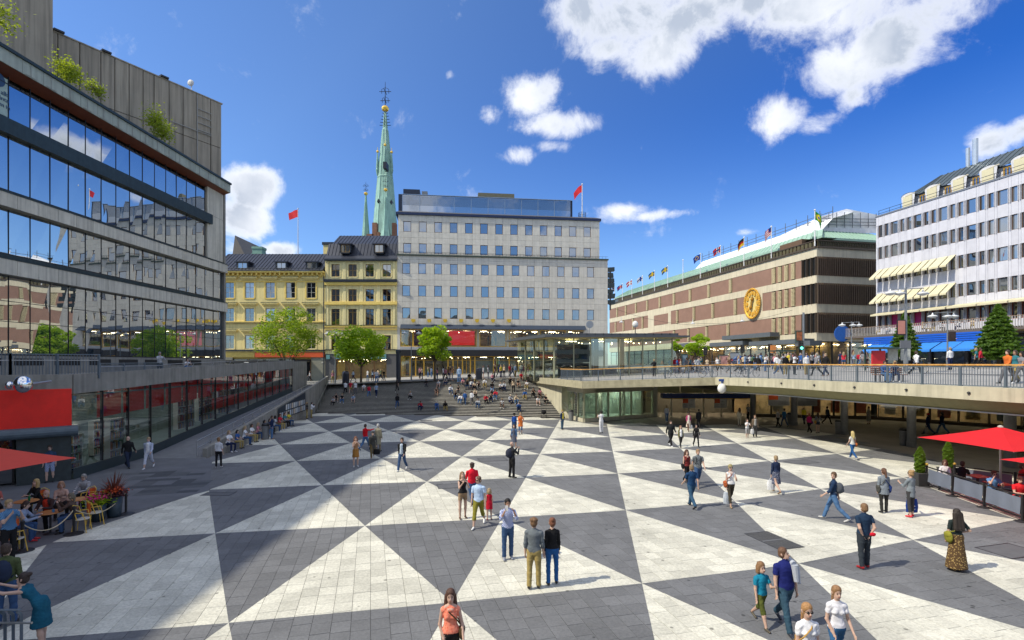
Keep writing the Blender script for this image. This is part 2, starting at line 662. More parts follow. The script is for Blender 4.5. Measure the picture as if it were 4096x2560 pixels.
def ccw(p):
 a=sum(p[i][0]*p[(i+1)%len(p)][1]-p[(i+1)%len(p)][0]*p[i][1]for i in range(len(p)))
 return p if a>0 else list(reversed(p))
M_white=slab_mat('white_concrete_slab',(.68,.665,.575),.15,.30,False)
M_dark=slab_mat('dark_concrete_slab',(.170,.174,.184),.12,.24,False)
M_white_far=slab_mat('white_concrete_paving',(.68,.665,.575),.15,.30,True)
M_dark_far=slab_mat('dark_concrete_paving',(.170,.174,.184),.12,.24,True)
M_joint=mat('paving_joint_sand',(.15,.14,.125),.95,var=.3,vscale=8)
M_asph=mat('asphalt',(.052,.052,.054),.85,var=.2,vscale=.6,bump=.3,bscale=60)
M_conc=mat('weathered_concrete',(.26,.25,.225),.85,var=.16,vscale=1.2,bump=.25,bscale=25,stain=.28)
M_conc_l=mat('pale_concrete',(.50,.47,.35),.85,var=.12,vscale=1.0,bump=.2,bscale=25,stain=.22)
M_granite=mat('street_granite',(.30,.295,.285),.8,var=.15,vscale=.5,bump=.2,bscale=12)
g=MB()
g.face([(-3000,-3000,-.35),(3000,-3000,-.35),(3000,3000,-.35),(-3000,3000,-.35)])
ground=g.build('ground',M_asph,kind='structure')
g=MB()
g.box(-60,70,-6,80,-.3,-.016)
plaza=g.build('plaza_floor',M_joint,kind='structure')
# smooth dark paving round the pattern and under the bridge
g=MB()
g.face([(25.0,4,-.008),(60,4,-.008),(60,60,-.008),(14.5,60,-.008),(14.5,49.2,-.008),(25.1,48.6,-.008),(26.0,42,-.008),(25.2,35,-.008),(25.0,27.5,-.008),(26.3,20,-.008)])
g.build('underpass_paving',mat('dark_underpass_paving',(.20,.18,.155),.75,var=.18,vscale=.5),plaza)
g=MB()
g.face([(-40,4,.006),(-17,4,.006),(-15.5,14.0,.006),(-14.9,16.4,.006),(-15.2,18.7,.006),(-14.9,20.0,.006),(-13.85,23.3,.006),(-17.7,30.1,.006),(-18.7,31.3,.006),(-40,31.2,.006)])
g.build('terrace_paving',mat('cafe_paving',(.12,.125,.14),.8,var=.2,vscale=.8),plaza)
rq=random.Random(8)
bh=LB.normalized()
nh=Vector((-bh.y,bh.x))
used_=set()
for k in range(70):
 c_=gz(rq.uniform(480,960),rq.uniform(1890,1980)).to_2d()
 if c_.x>-15.0-(c_.y-23.3)*.58:
  continue
 ij=(round(c_.dot(bh)/.84),round(c_.dot(nh)/.5))
 if ij in used_:
  continue
 used_.add(ij)
 g=MB()
 c_=bh*ij[0]*.84+nh*ij[1]*.5
 g.prism([tuple(q)for q in(c_,c_+bh*.83,c_+bh*.83+nh*.49,c_+nh*.49)],.0,.010)
 g.build('replaced_slab',mat('fresh_dark_slab_%d'%(k%2),(.055,.06,.07)if k%2 else(.085,.09,.10),.75),plaza)
bhat=LB.normalized()
nhat=Vector((-bhat.y,bhat.x))
FARZ=33.0
white_s,dark_s,white_f,dark_f=MB(),MB(),MB(),MB()
near=[]
fl_c=ccw(FLOOR)
rnd=random.Random(3)
for i in range(-7,12):
 for r in range(-3,7):
  for up in(True,False):
   if up:
    T=[lat(i,r),lat(i+1,r),lat(i,r+1)]if i+1<=11 else None
   else:
    T=[lat(i+1,r),lat(i+1,r+1),lat(i,r+1)]if i+1<=11 else None
   if not T:
    continue
   tri=ccw([(p.x,p.y)for p in T])
   cx=sum(p[0]for p in tri)/3
   cy=sum(p[1]for p in tri)/3
   if cy<2 or cy>66 or abs(cx)>36:
    continue
   us=[Vector(p).dot(bhat)for p in tri]
   ws=[Vector(p).dot(nhat)for p in tri]
   if cy>FARZ:
   # far triangles: one sheet, split along the outline by clipping the outline's convex pieces
    cells=[]
    step=1.6
   else:
    step=None
   su,sw=(SLW,SLH)if step is None else(step,step)
   gap=.0045 if step is None else 0.0
   k0,k1=math.floor(min(us)/su)-1,math.ceil(max(us)/su)+1
   l0,l1=math.floor(min(ws)/sw),math.ceil(max(ws)/sw)
   for k in range(k0,k1):
    offs=(k*7919%5)*.09*sw if step is None else 0
    for l in range(l0-1,l1):
     a0,a1=k*su+gap,(k+1)*su-gap
     b0,b1=l*sw+offs+gap,(l+1)*sw+offs-gap
     q=[(bhat.x*a+nhat.x*b,bhat.y*a+nhat.y*b)for a,b in((a0,b0),(a1,b0),(a1,b1),(a0,b1))]
     qx,qy=sum(p[0]for p in q)/4,sum(p[1]for p in q)/4
     if step is None and(abs(qx)>qy*1.06+1.5 or qy<9.0):
      continue
     if not inside(qx,qy,FLOOR):
      continue
     c=clip_convex(q,tri)
     if len(c)<3:
      continue
     if step is None:
      h=rnd.uniform(-.0025,.0025)
      ar=abs(sum(c[t][0]*c[(t+1)%len(c)][1]-c[(t+1)%len(c)][0]*c[t][1]for t in range(len(c))))/2
      if ar<.0015:
       continue
      if qy<12.6 and ar>.12 and abs(qx)<qy*1.0:
       near.append((qy,up,c,h))
       continue
      mb=white_s if up else dark_s
      n=len(c)
      vs=[(x,y,h)for x,y in c]+[(x,y,-.02)for x,y in c]
      mb.raw(vs,[tuple(range(n))]+[(t,n+t,n+(t+1)%n,(t+1)%n)for t in range(n)])
     else:
      (white_f if up else dark_f).face([(x,y,-.002)for x,y in c])
near.sort(key=lambda t:t[0])
for idx,(qy,up,c,h)in enumerate(near):
 n=len(c)
 vs=[(x,y,h)for x,y in c]+[(x,y,-.02)for x,y in c]
 fs=[tuple(range(n))]+[(t,n+t,n+(t+1)%n,(t+1)%n)for t in range(n)]
 if idx<300:
  mb=MB()
  mb.raw(vs,fs)
  mb.build('paving_slab',M_white if up else M_dark,plaza)
 else:
  (white_s if up else dark_s).raw(vs,fs)
white_s.build('white_paving',M_white,plaza,kind='stuff')
dark_s.build('dark_paving',M_dark,plaza,kind='stuff')
white_f.build('far_white_paving',M_white_far,plaza)
dark_f.build('far_dark_paving',M_dark_far,plaza)
# drain grates and access covers let into the floor
M_iron=mat('cast_iron',(.055,.055,.06),.5,metal=.6,var=.3,vscale=12)
def cover(px,py,w,d,rot,label,bars=0,frame_only=False):
 c=gz(px,py)
 t=thing('floor_cover' if not bars else 'drain_grate',(c.x,c.y,0),label,'drain grate' if bars else 'access cover')
 u=Vector((math.cos(rot),math.sin(rot),0))
 v=Vector((-math.sin(rot),math.cos(rot),0))
 o=Vector((c.x,c.y,.003))-u*w/2-v*d/2
 fr=MB()
 for(a,b,e,f_)in((0,w,0,.04),(0,w,d-.04,d),(0,.04,.04,d-.04),(w-.04,w,.04,d-.04)):
  fr.obox(o+u*a+v*e,u*(b-a),v*(f_-e),(0,0,.006))
 fr.build('frame',M_iron,t)
 pl=MB()
 pl.obox(o+u*.04+v*.04-Vector((0,0,.001)),u*(w-.08),v*(d-.08),(0,0,.003))
 pl.build('plate',mat('cover_infill',(.11,.112,.12),.8)if not bars else mat('grate_pit',(.02,.02,.02),.9),t)
 if bars:
  bb=MB()
  n=int(w/.05)
  for j in range(1,n):
   bb.obox(o+u*(j*w/n-.008)+v*.04+Vector((0,0,.0025)),u*.016,v*(d-.08),(0,0,.004))
  bb.obox(o+u*.04+v*(d/2-.03)+Vector((0,0,.0045)),u*(w-.08),v*.06,(0,0,.0035))
  b_=bb.build('grate_bars',mat('grate_steel',(.22,.22,.22),.5,metal=.5),t)
  b_['kind']='stuff'
cover(3093,2161,.95,1.6,BROT,'dark steel drain grate with two panels beside the grey triangle tip',bars=1)
cover(4040,2203,1.5,1.0,BROT,'large slab filled access cover at the right edge of the plaza')
cover(873,1976,1.3,.6,0,'shaded access cover in the dark triangle at left')
cover(1970,1838,1.7,1.1,BROT,'access cover in the dark triangle before the man with black rucksack')
cover(1880,1724,1.6,1.2,BROT,'access cover in the second row of dark triangles below the steps')
cover(1665,1731,1.3,.9,BROT,'small access cover in the dark triangle left of centre')
cover(1705,1682,1.2,.9,BROT,'small access cover nearest the foot of the steps')
cover(2790,1875,1.5,.5,BROT,'narrow access cover behind the couple in maroon and black')
cover(3205,1848,1.7,1.0,BROT,'access cover in the dark triangle left of the blonde woman')
cover(1800,1944,1.2,.9,BROT,'square access cover beside the woman in shorts')
# ================================================================== steps
TL,TR=Vector((-25.0,70.0)),Vector((2.2,65.0))
BL,BR=Vector((-23.3,60.7)),Vector((5.8,54.7))
NST=27
M_step=mat('dark_stone_step',(.016,.016,.016),.6,var=.2,vscale=1.5)
M_nose=mat('pale_step_edge',(.44,.42,.37),.7,var=.2,vscale=2)
stairs=thing('stone_steps',(-8,58,0),'wide dark stone steps with pale nosings rising from the plaza to the street','steps')
zl,zr=deckz(TL.x,TL.y),deckz(TR.x,TR.y)
for k in range(NST):
 a0=BL.lerp(TL,k/NST)
 b0=BR.lerp(TR,k/NST)
 a1=BL.lerp(TL,(k+1)/NST)
 b1=BR.lerp(TR,(k+1)/NST)
 s=MB()
 za0,za1=zl*k/NST-.02,zl*(k+1)/NST
 zb0,zb1=zr*k/NST-.02,zr*(k+1)/NST
 back=(a1-a0)*1.05
 a2,b2=a0+back,b0+(b1-b0)*1.05
 vs=[(a0.x,a0.y,za0),(b0.x,b0.y,zb0),(b2.x,b2.y,zb0),(a2.x,a2.y,za0),(a0.x,a0.y,za1),(b0.x,b0.y,zb1),(b2.x,b2.y,zb1-.001),(a2.x,a2.y,za1-.001)]
 fs=[(0,1,5,4),(4,5,6,7),(1,2,6,5),(3,0,4,7)]
 s.raw(vs,fs,0)
 # nosing strip, proud of the tread
 e=.17
 d1=(a1-a0).normalized()*e
 d2=(b1-b0).normalized()*e
 hh=.006
 vs=[(a0.x,a0.y-.004,za1-.045),(b0.x,b0.y-.004,zb1-.045),(b0.x,b0.y-.004,zb1+hh),(a0.x,a0.y-.004,za1+hh),(a0.x+d1.x,a0.y+d1.y,za1+hh),(b0.x+d2.x,b0.y+d2.y,zb1+hh)]
 s.raw(vs,[(0,1,2,3),(3,2,5,4)],1)
 s.build('step',[M_step,M_nose],stairs)
def step_pt(px,py):
 """the tread under a photo pixel"""
 best=None
 for k in range(NST+1):
  fA=min(1,(k+.35)/NST)
  a=BL.lerp(TL,fA)
  b=BR.lerp(TR,fA)
  kx=(px-2048)/F
  d=b-a
  s=(kx*a.y-a.x)/(d.x-kx*d.y)
  s=max(0.01,min(.99,s))
  q=a+d*s
  z=(zl+(zr-zl)*s)*k/NST
  y=HZ+(EYE-z)/q.y*F
  if best is None or abs(y-py)<best[0]:
   best=(abs(y-py),Vector((q.x,q.y,z)))
 return best[1]
 # ================================================================== street level
EDGE=[(2.2,65.0),(5.0,53.4),(6.5,47.0),(17.6,44.0),(19.8,38.0),(20.9,32.0),(21.9,28.0),(23.0,22.9),(24.4,14.0),(25.3,6.0),(26.0,-6.0)]
def clampx(y):
 return 48.8-.203*y
st=MB()
left=[(-25.0,70.0)]+EDGE+[(clampx(-6),-6),(clampx(180),180),(-130,180),(-130,66),(-27.0,66.0),(-26.9,70)]
st.face([(x,y,3.47+.0416*x+.00846*y)for x,y in left])
st.face([(clampx(-6),-6,5.5),(400,-6,5.5),(400,180,5.5),(clampx(180),180,5.5)])
street=st.build('street',M_granite,kind='structure')
# carriageway, kerbs and markings on the right (runs along the white building)
def strip(name,pts_l,pts_r,dz,m,parent=None,kind=None):
 b=MB()
 for i in range(len(pts_l)-1):
  q=[pts_l[i],pts_r[i],pts_r[i+1],pts_l[i+1]]
  b.face([(x,y,deckz(x,y)+dz)for x,y in q])
 return b.build(name,m,parent or street,**({'kind':kind}if kind else{}))
def subdiv(a,b,n):
 a,b=Vector(a),Vector(b)
 return[tuple(a.lerp(b,i/n))for i in range(n+1)]
M_road=mat('road_asphalt',(.11,.11,.115),.85,var=.12,vscale=.4,bump=.2,bscale=50)
strip('road',subdiv((33.5,-6),(29.0,62),24),subdiv((46.0,-6),(40.0,62),24),.004,M_road)
strip('cross_road',subdiv((-130,73.5),(29,64.0),20),subdiv((-130,84),(36,71.0),20),.004,M_road)
M_paint_y=mat('yellow_road_paint',(.80,.56,.02),.6,var=.1)
M_paint_w=mat('white_road_paint',(.72,.72,.70),.6,var=.1)
rr=random.Random(5)
for k in range(13):
 y=18+k*3.1
 x=40.9-.088*y+.9
 strip('kerb_mark',subdiv((x,y),(x-.14,y+1.5),1),subdiv((x+.3,y),(x+.16,y+1.5),1),.13,M_paint_y)
for off in(38.5,35.0):
 strip('lane_line',subdiv((off,4),(off-5.2,62),12),subdiv((off+.14,4),(off-5.06,62),12),.010,M_paint_w)
kb=MB()
for k in range(20):
 y0_,y1_=2+k*3,5+k*3
 f1=lambda y:41.4-.088*y
 kb.prism([(f1(y0_),y0_),(f1(y0_)+.35,y0_),(f1(y1_)+.35,y1_),(f1(y1_),y1_)],lambda x,y:deckz(x,y)-.05,lambda x,y:deckz(x,y)+.12)
kb.build('kerb',M_granite,street)
# ---------------------------------------------------------------- edge beam (fascia) round the plaza, bridge beam and soffit
deck=thing('deck_structure',(17.6,44,0),'concrete street deck and footbridge carried over the edge of the plaza','bridge')
def off_poly(pts,d):
 """shift a polyline sideways; positive = to its right (seen along it)"""
 out=[]
 n=len(pts)
 for i in range(n):
  a=Vector(pts[max(0,i-1)])
  b=Vector(pts[min(n-1,i+1)])
  t=(b-a).normalized()
  nn=Vector((t.y,-t.x))
  out.append((pts[i][0]+nn.x*d,pts[i][1]+nn.y*d))
 return out
def ribbon(mb,A,za,B,zb,mi=0):
 for i in range(len(A)-1):
  p=[(A[i][0],A[i][1],za(*A[i])),(A[i+1][0],A[i+1][1],za(*A[i+1])),(B[i+1][0],B[i+1][1],zb(*B[i+1])),(B[i][0],B[i][1],zb(*B[i]))]
  mb.face(p,mi)
dz0=lambda x,y:deckz(x,y)
# bridge part: from the corner (17.6,44) towards and past the camera's right
BE=EDGE[3:]
BEi=off_poly(BE,-.35)
fas=MB()
o1=off_poly(BE,.12)
ribbon(fas,o1,lambda x,y:dz0(x,y)-.58,o1,lambda x,y:dz0(x,y)+.06)
ribbon(fas,o1,lambda x,y:dz0(x,y)+.06,BEi,lambda x,y:dz0(x,y)+.06)
ribbon(fas,BEi,lambda x,y:dz0(x,y)+.06,BEi,lambda x,y:dz0(x,y)-.02)
fas.build('edge_beam',M_conc_l,deck)
dk=MB()
o2=off_poly(BE,.02)
o3=off_poly(BE,-.75)
ribbon(dk,o1,lambda x,y:dz0(x,y)-.58,o2,lambda x,y:dz0(x,y)-.60)
ribbon(dk,o2,lambda x,y:dz0(x,y)-.60,o3,lambda x,y:dz0(x,y)-1.22)
dk.build('beam_soffit',mat('olive_painted_soffit',(.27,.25,.12),.6,var=.1),deck)
rim=MB()
o4=off_poly(BE,-.70)
for a,b in zip(o4[:-1],o4[1:]):
 rim.bar((a[0],a[1],dz0(*a)-1.24),(b[0],b[1],dz0(*b)-1.24),.07,.07)
rim.build('soffit_edge_trim',mat('light_metal_trim',(.5,.5,.48),.4,metal=.5),deck)
sf=MB()
pts=o3+[(60,-6),(60,60),(17.6,60)]
sf.face([(x,y,3.05+.0416*min(x,47)+.00846*y-.80)for x,y in pts])
sf.build('ceiling',mat('dark_ceiling',(.42,.40,.34),.8),deck)
# block part: from the steps' side wall round the corner, over the pavilion glass
PE=EDGE[:4]
f2=MB()
o1=off_poly(PE,.10)
ribbon(f2,o1,lambda x,y:dz0(x,y)-.62,o1,lambda x,y:dz0(x,y)+.05)
ribbon(f2,o1,lambda x,y:dz0(x,y)+.05,off_poly(PE,-.3),lambda x,y:dz0(x,y)+.05)
o5=off_poly(PE,-3.2)
ribbon(f2,o1,lambda x,y:dz0(x,y)-.62,o5,lambda x,y:dz0(x,y)-.64)
f2.build('edge_beam',mat('boardmarked_concrete',(.38,.35,.24),.85,var=.2,vscale=2.5,stain=.15,bump=.3,bscale=10),deck)
f3=MB()
f3.face([(o5[1][0],o5[1][1],3.0),(o5[2][0],o5[2][1],3.0),(17.6,60,3.0),(5,60,3.0)])
f3.build('ceiling',MATS['dark_ceiling'],deck)
# lamp bosses on the bridge beam
bs=0
for k in range(9):
 y=40.5-k*3.1
 for a,b in zip(BE[:-1],BE[1:]):
  if b[1]<=y<=a[1]:
   t=(y-a[1])/(b[1]-a[1])
   x=a[0]+(b[0]-a[0])*t
   z=dz0(x,y)-.25
   mb=MB()
   mb.lathe((x-.16,y,z-.05),[(.03,0),(.07,.02),(.08,.06),(.05,.1),(.01,.12)],8)
   mb.tube((x-.11,y,z),(x+.02,y,z),.03)
   mb.build('wall_fitting',M_iron,deck)
   # round columns under the bridge
M_col=mat('dark_column_paint',(.16,.165,.17),.45,var=.15,vscale=4)
for(px,py)in((3012,1683),(3177,1701),(3377,1738),(3646,1788),(4040,1868)):
 c=gz(px,py)
 mb=MB()
 zt=deckz(c.x,c.y)-.9
 mb.lathe((c.x,c.y,0),[(.31,0),(.30,.02),(.30,.35),(.27,.36),(.27,zt)],24)
 mb.build('column',M_col,deck,smooth=False)
 # ---------------------------------------------------------------- railing along the deck edge
M_steel=mat('blue_grey_railing_paint',(.13,.165,.20),.45,metal=.2,var=.08)
M_hand=mat('varnished_timber_handrail',(.62,.34,.10),.45,var=.25,vscale=4)
rail=thing('deck_railing',(17.6,44,0),'blue grey steel bar railing with timber handrail along the deck edge','railing')
RP=off_poly(EDGE[1:],-.12)
def walk(pts,start,step):
 acc=start
 out=[]
 for a,b in zip(pts[:-1],pts[1:]):
  a,b=Vector(a),Vector(b)
  L=(b-a).length
  while acc<L:
   out.append(a.lerp(b,acc/L))
   acc+=step
  acc-=L
 return out
bars=MB()
for p in walk(RP,.05,.125):
 z=dz0(p.x,p.y)
 bars.box(p.x-.010,p.x+.010,p.y-.010,p.y+.010,z+.12,z+1.0)
bars.build('baluster',M_steel,rail,kind='stuff')
for p in walk(RP,.1,1.95):
 z=dz0(p.x,p.y)
 mb=MB()
 mb.box(p.x-.035,p.x+.035,p.y-.05,p.y+.05,z-.12,z+1.08)
 mb.box(p.x-.055,p.x+.055,p.y-.07,p.y+.07,z+.06,z+.10)
 mb.build('post',M_steel,rail)
low,top,hd=MB(),MB(),MB()
for a,b in zip(RP[:-1],RP[1:]):
 za,zb=dz0(*a),dz0(*b)
 low.bar((a[0],a[1],za+.11),(b[0],b[1],zb+.11),.04,.03)
 top.bar((a[0],a[1],za+1.02),(b[0],b[1],zb+1.02),.04,.05)
 hd.bar((a[0],a[1],za+1.125),(b[0],b[1],zb+1.125),.13,.07)
low.build('bottom_rail',M_steel,rail)
top.build('top_rail',M_steel,rail)
hd.build('handrail',M_hand,rail)
# ---------------------------------------------------------------- walls beside the steps, ramp and its parapet
wl=MB()
# right wall of the steps, between the stair edge and the deck
pts=[(2.25,65.2),(5.85,54.6),(7.0,50.6),(7.6,50.6),(6.6,55.0),(3.0,65.2)]
wl.prism([(2.25,65.2),(5.35,55.0),(7.0,56.5),(3.2,65.2)],0,lambda x,y:deckz(x,y)-.62)
wall_r=wl.build('stair_wall',M_conc_l,label='pale concrete retaining wall at the right side of the steps',cat='wall')
# sloping low wall carrying the rail beside the steps
ra=MB()
a0,a1=Vector((5.9,54.4)),Vector((2.3,65.2))
for k in range(10):
 p,q=a0.lerp(a1,k/10),a0.lerp(a1,(k+1)/10)
 z0_,z1_=zr*k/10,zr*(k+1)/10
 vs=[(p.x-.1,p.y,-.1),(p.x+.2,p.y,-.1),(q.x+.2,q.y,-.1),(q.x-.1,q.y,-.1),(p.x-.1,p.y,z0_+.35),(p.x+.2,p.y,z0_+.35),(q.x+.2,q.y,z1_+.35),(q.x-.1,q.y,z1_+.35)]
 ra.raw(vs,[(0,1,5,4),(4,5,6,7),(1,2,6,5),(3,0,4,7),(2,3,7,6)])
ra.build('stair_cheek_wall',M_conc_l,label='sloping pale concrete cheek wall along the right edge of the steps',cat='wall')
def stair_rail(name,A,B,zA,zB,label,n=6,h=.95,two=True):
 t=thing(name,(A.x,A.y,zA),label,'handrail')
 for k in range(n+1):
  p=A.lerp(B,k/n)
  z=zA+(zB-zA)*k/n
  mb=MB()
  mb.tube((p.x,p.y,z),(p.x,p.y,z+h),.022,n=6)
  mb.build('post',M_stainless,t)
 for hh in((h,h*.55)if two else(h,)):
  mb=MB()
  mb.tube((A.x,A.y,zA+hh),(B.x,B.y,zB+hh),.026,n=8)
  mb.build('rail',M_stainless,t)
 return t
M_stainless=mat('brushed_stainless_steel',(.42,.43,.44),.35,metal=.85,var=.08)
stair_rail('stair_handrail',a0+Vector((.05,0)),a1+Vector((.05,0)),.33,zr+.33,'steel handrail with two tubes down the right side of the steps')
# ramp and outer ramp wall
RW=[(-18.9,31.6),(-23.45,60.7),(-25.2,70.0)]
RI=[(-21.6,25.9),(-26.5,62.0),(-26.9,70.0)]
def rampz(y):
 return max(0.0,(y-31.4)*(3.03/38.6))
rp=MB()
Y=[31.0,31.4]+[31.4+38.6*k/12 for k in range(1,13)]
def xi(y,L):
 for a,b in zip(L[:-1],L[1:]):
  if y<=b[1]:
   return a[0]+(b[0]-a[0])*(y-a[1])/(b[1]-a[1])
 return L[-1][0]
for ya,yb in zip(Y[:-1],Y[1:]):
 rp.face([(xi(ya,RI)-.3,ya,rampz(ya)+.001),(max(xi(ya,RW),-30)if ya>31 else xi(31.6,RW)+.0,ya,rampz(ya)+.001),(xi(yb,RW),yb,rampz(yb)+.001),(xi(yb,RI)-.3,yb,rampz(yb)+.001)])
rp.build('ramp',mat('ramp_paving',(.17,.175,.19),.8,var=.16,vscale=1.5),kind='structure')
rw=MB()
YY=[31.6]+[31.6+(70-31.6)*k/14 for k in range(1,15)]
def rwtop(y):
 return.55+(4.12-.55)*((y-31.6)/38.4)**1.0
for ya,yb in zip(YY[:-1],YY[1:]):
 xa,xb=xi(ya,RW),xi(yb,RW)
 rw.prism([(xa-.28,ya),(xa,ya),(xb,yb),(xb-.28,yb)],-.1,lambda x,y:rwtop(y))
rw.build('ramp_parapet',M_conc,label='sloping grey concrete parapet wall between the ramp and the plaza',cat='wall')
stair_rail('ramp_handrail',Vector((-18.95,31.2))+Vector((-.45,.2)),Vector((-24.3,62.5)),.05+rampz(31.2),rampz(62.5)+.15,'long steel handrail on the ramp side of the concrete parapet',n=16,h=1.0)
stair_rail('stair_handrail',Vector((-23.1,60.5)),Vector((-24.8,69.8)),.1,3.1,'steel handrail at the left end of the steps beside the parapet',n=5,h=.9,two=False)
lm=MB()
for k in range(26):
 x,y=27+(k%5)*4.2,24+(k//5)*5.4
 if x<40+(50-y)*.3:
  lm.box(x,x+1.2,y,y+.25,deckz(x,y)-1.32,deckz(x,y)-1.28)
lm.build('ceiling_light',mat('underpass_fill_light',(1,.95,.8),.5,var=0,emit=(1,.9,.7,9)),deck,kind='stuff')  # lamps added under the deck to brighten the underpass
# ================================================================== buildings
def rand_tone(name,color,amp,rough=.8,vscale=1.5,var=.08,stain=.12,bump=.15):
 """like mat(), plus a tone that differs from panel to panel"""
 m=mat(name,color,rough,var=var,vscale=vscale,stain=stain,bump=bump,bscale=18)
 nt=m.node_tree
 b=nt.nodes['Principled BSDF']
 src=b.inputs['Base Color'].links[0].from_socket
 oi=nt.nodes.new('ShaderNodeObjectInfo')
 gg=nt.nodes.new('ShaderNodeNewGeometry')
 ad=nt.nodes.new('ShaderNodeMath')
 ad.operation='ADD'
 nt.links.new(oi.outputs['Random'],ad.inputs[0])
 nt.links.new(gg.outputs['Random Per Island'],ad.inputs[1])
 fr=nt.nodes.new('ShaderNodeMath')
 fr.operation='FRACT'
 nt.links.new(ad.outputs[0],fr.inputs[0])
 mr=nt.nodes.new('ShaderNodeMapRange')
 mr.inputs['To Min'].default_value=1-amp
 mr.inputs['To Max'].default_value=1+amp
 nt.links.new(fr.outputs[0],mr.inputs['Value'])
 vm=nt.nodes.new('ShaderNodeVectorMath')
 vm.operation='SCALE'
 nt.links.new(src,vm.inputs[0])
 nt.links.new(mr.outputs[0],vm.inputs['Scale'])
 nt.links.new(vm.outputs[0],b.inputs['Base Color'])
 return m
M_gl_sky=glass_mat('window_glass',(.010,.014,.020),.36,wave=.020,wscale=.35)
M_gl_cur=glass_mat('window_glass_with_pale_curtain',(.11,.12,.125),.30,wave=.020,wscale=.35)
M_gl_dark=glass_mat('dark_window_glass',(.012,.015,.018),.22,wave=.015,wscale=.4)
M_gl_kult=glass_mat('bluish_mirror_glass',(.015,.03,.05),.52,wave=.020,wscale=.22)
M_gl_thin=glass_mat('clear_shop_glass',(.80,.88,.86),.16,wave=.006,wscale=.4,through=1)
M_gl_pav=glass_mat('greenish_clear_glass',(.78,.92,.78),.24,wave=.008,wscale=.3,through=1)
M_brown=mat('brown_window_frame',(.11,.060,.032),.5,var=.15)
M_white_fr=mat('pale_window_frame',(.46,.45,.40),.5,var=.1)
M_dkmetal=mat('dark_metal_cladding',(.030,.038,.052),.4,metal=.3,var=.15,vscale=1)
M_black=mat('black_paint',(.018,.018,.02),.45,var=.1)
M_room=mat('dark_room',(.03,.026,.022),.9,var=.3,vscale=.8)
WCACHE={}
def holes_wall(mb,fac,s0,s1,z0,z1,holes,th=.25,dep=0.0,mi=0):
 S=sorted({round(v,4)for h in holes for v in h[:2]}|{s0,s1})
 Z=sorted({round(v,4)for h in holes for v in h[2:4]}|{z0,z1})
 for za,zb in zip(Z[:-1],Z[1:]):
  run=None
  for sa,sb in zip(S[:-1],S[1:]):
   mids,midz=(sa+sb)/2,(za+zb)/2
   hole=any(h[0]<mids<h[1]and h[2]<midz<h[3]for h in holes)
   if not hole:
    run=(run[0],sb)if run else(sa,sb)
   if(hole or sb==S[-1])and run:
    mb.face([fac.p(run[0],za,dep),fac.p(run[1],za,dep),fac.p(run[1],zb,dep),fac.p(run[0],zb,dep)],mi)
    run=None
 for(a,b,c,d)in[h[:4]for h in holes]:
  mb.face([fac.p(a,c,dep),fac.p(b,c,dep),fac.p(b,c,dep-th),fac.p(a,c,dep-th)],mi)
  mb.face([fac.p(a,d,dep-th),fac.p(b,d,dep-th),fac.p(b,d,dep),fac.p(a,d,dep)],mi)
  mb.face([fac.p(a,c,dep-th),fac.p(a,d,dep-th),fac.p(a,d,dep),fac.p(a,c,dep)],mi)
  mb.face([fac.p(b,c,dep),fac.p(b,d,dep),fac.p(b,d,dep-th),fac.p(b,c,dep-th)],mi)
def add_window(parent,fac,h,fm,gm,dep=-.08,fr=.06,mull=(),trans=(),tilt=0.0,name='window'):
 w,hh=round(h[1]-h[0],2),round(h[3]-h[2],2)
 key=(w,hh,fm.name,fr,tuple(mull),tuple(trans))
 if key not in WCACHE:
  a,g_=window_mesh(w,hh,fr,.10,mull,trans)
  WCACHE[key]=(a.mesh('window_frame',fm),g_)
 fmesh,gmb=WCACHE[key]
 gk=key+(gm.name,)
 if gk not in WCACHE:
  WCACHE[gk]=gmb.mesh('glass',gm)
 o=inst(fmesh,name,parent,fac.p(h[0],h[2],dep),fac.rz)
 gl=bpy.data.objects.new('glass',WCACHE[gk])
 COL.objects.link(gl)
 gl.parent=o
 if tilt:
  gl.rotation_euler=(tilt*(hash((round(h[0],2),round(h[2],2)))%7-3)*.0006,0,tilt*(hash((round(h[2],2),round(h[0],1)))%5-2)*.0008)
 return o
 # ------------------------------------------------------------------ grey stone building in the centre
GBf=Facade((-20.25,90.0),(math.cos(R(6.7)),math.sin(R(6.7))))
gb=thing('office_building',(GBf.p(18,0).x,GBf.p(18,0).y,3.0),'grey stone office block with rows of square windows and blue glass penthouse','building')
M_stone=rand_tone('grey_stone_panel',(.66,.63,.56),.05)
sR_low=GBf.at(2431,1100)[0]
sR_up=GBf.at(2398,900)[0]
zled=GBf.at(1590,1021)[1]
ztop=GBf.at(1590,858)[1]
zcan=GBf.at(1590,1299)[1]
rows_low=[GBf.at(1610,a)[1]for a in(1094,1052,1184,1141,1273,1230)]
rows_up=[GBf.at(1610,a)[1]for a in(926,884,1012,972)]
w0=GBf.at(1609.5,1100)[0]
w12=GBf.at(2348,1100)[0]
ww=1.34
pitch=(w12-w0)/12
panels=[]
def panel_grid(s0,s1,z0,z1,cols,rows):
 S=[s0]+[v for c in cols for v in c]+[s1]
 Zs=[z0]
 rows=sorted(rows)
 for(a,b)in rows:
  prev=Zs[-1]
  if a-prev>1.2:
   Zs.append((prev+a)/2)
  Zs+=[a,b]
 if z1-Zs[-1]>1.3:
  Zs.append((Zs[-1]+z1)/2)
 Zs.append(z1)
 for za,zb in zip(Zs[:-1],Zs[1:]):
  for i,(sa,sb)in enumerate(zip(S[:-1],S[1:])):
   if any(abs(za-r[0])<.01 for r in rows)and i%2==1:
    continue
   panels.append((sa,sb,za,zb))
colsL=[(w0+i*pitch,w0+i*pitch+ww)for i in range(13)]
u0=GBf.at(1613.2,900)[0]
u12=GBf.at(2334.6,900)[0]
pu=(u12-u0)/12
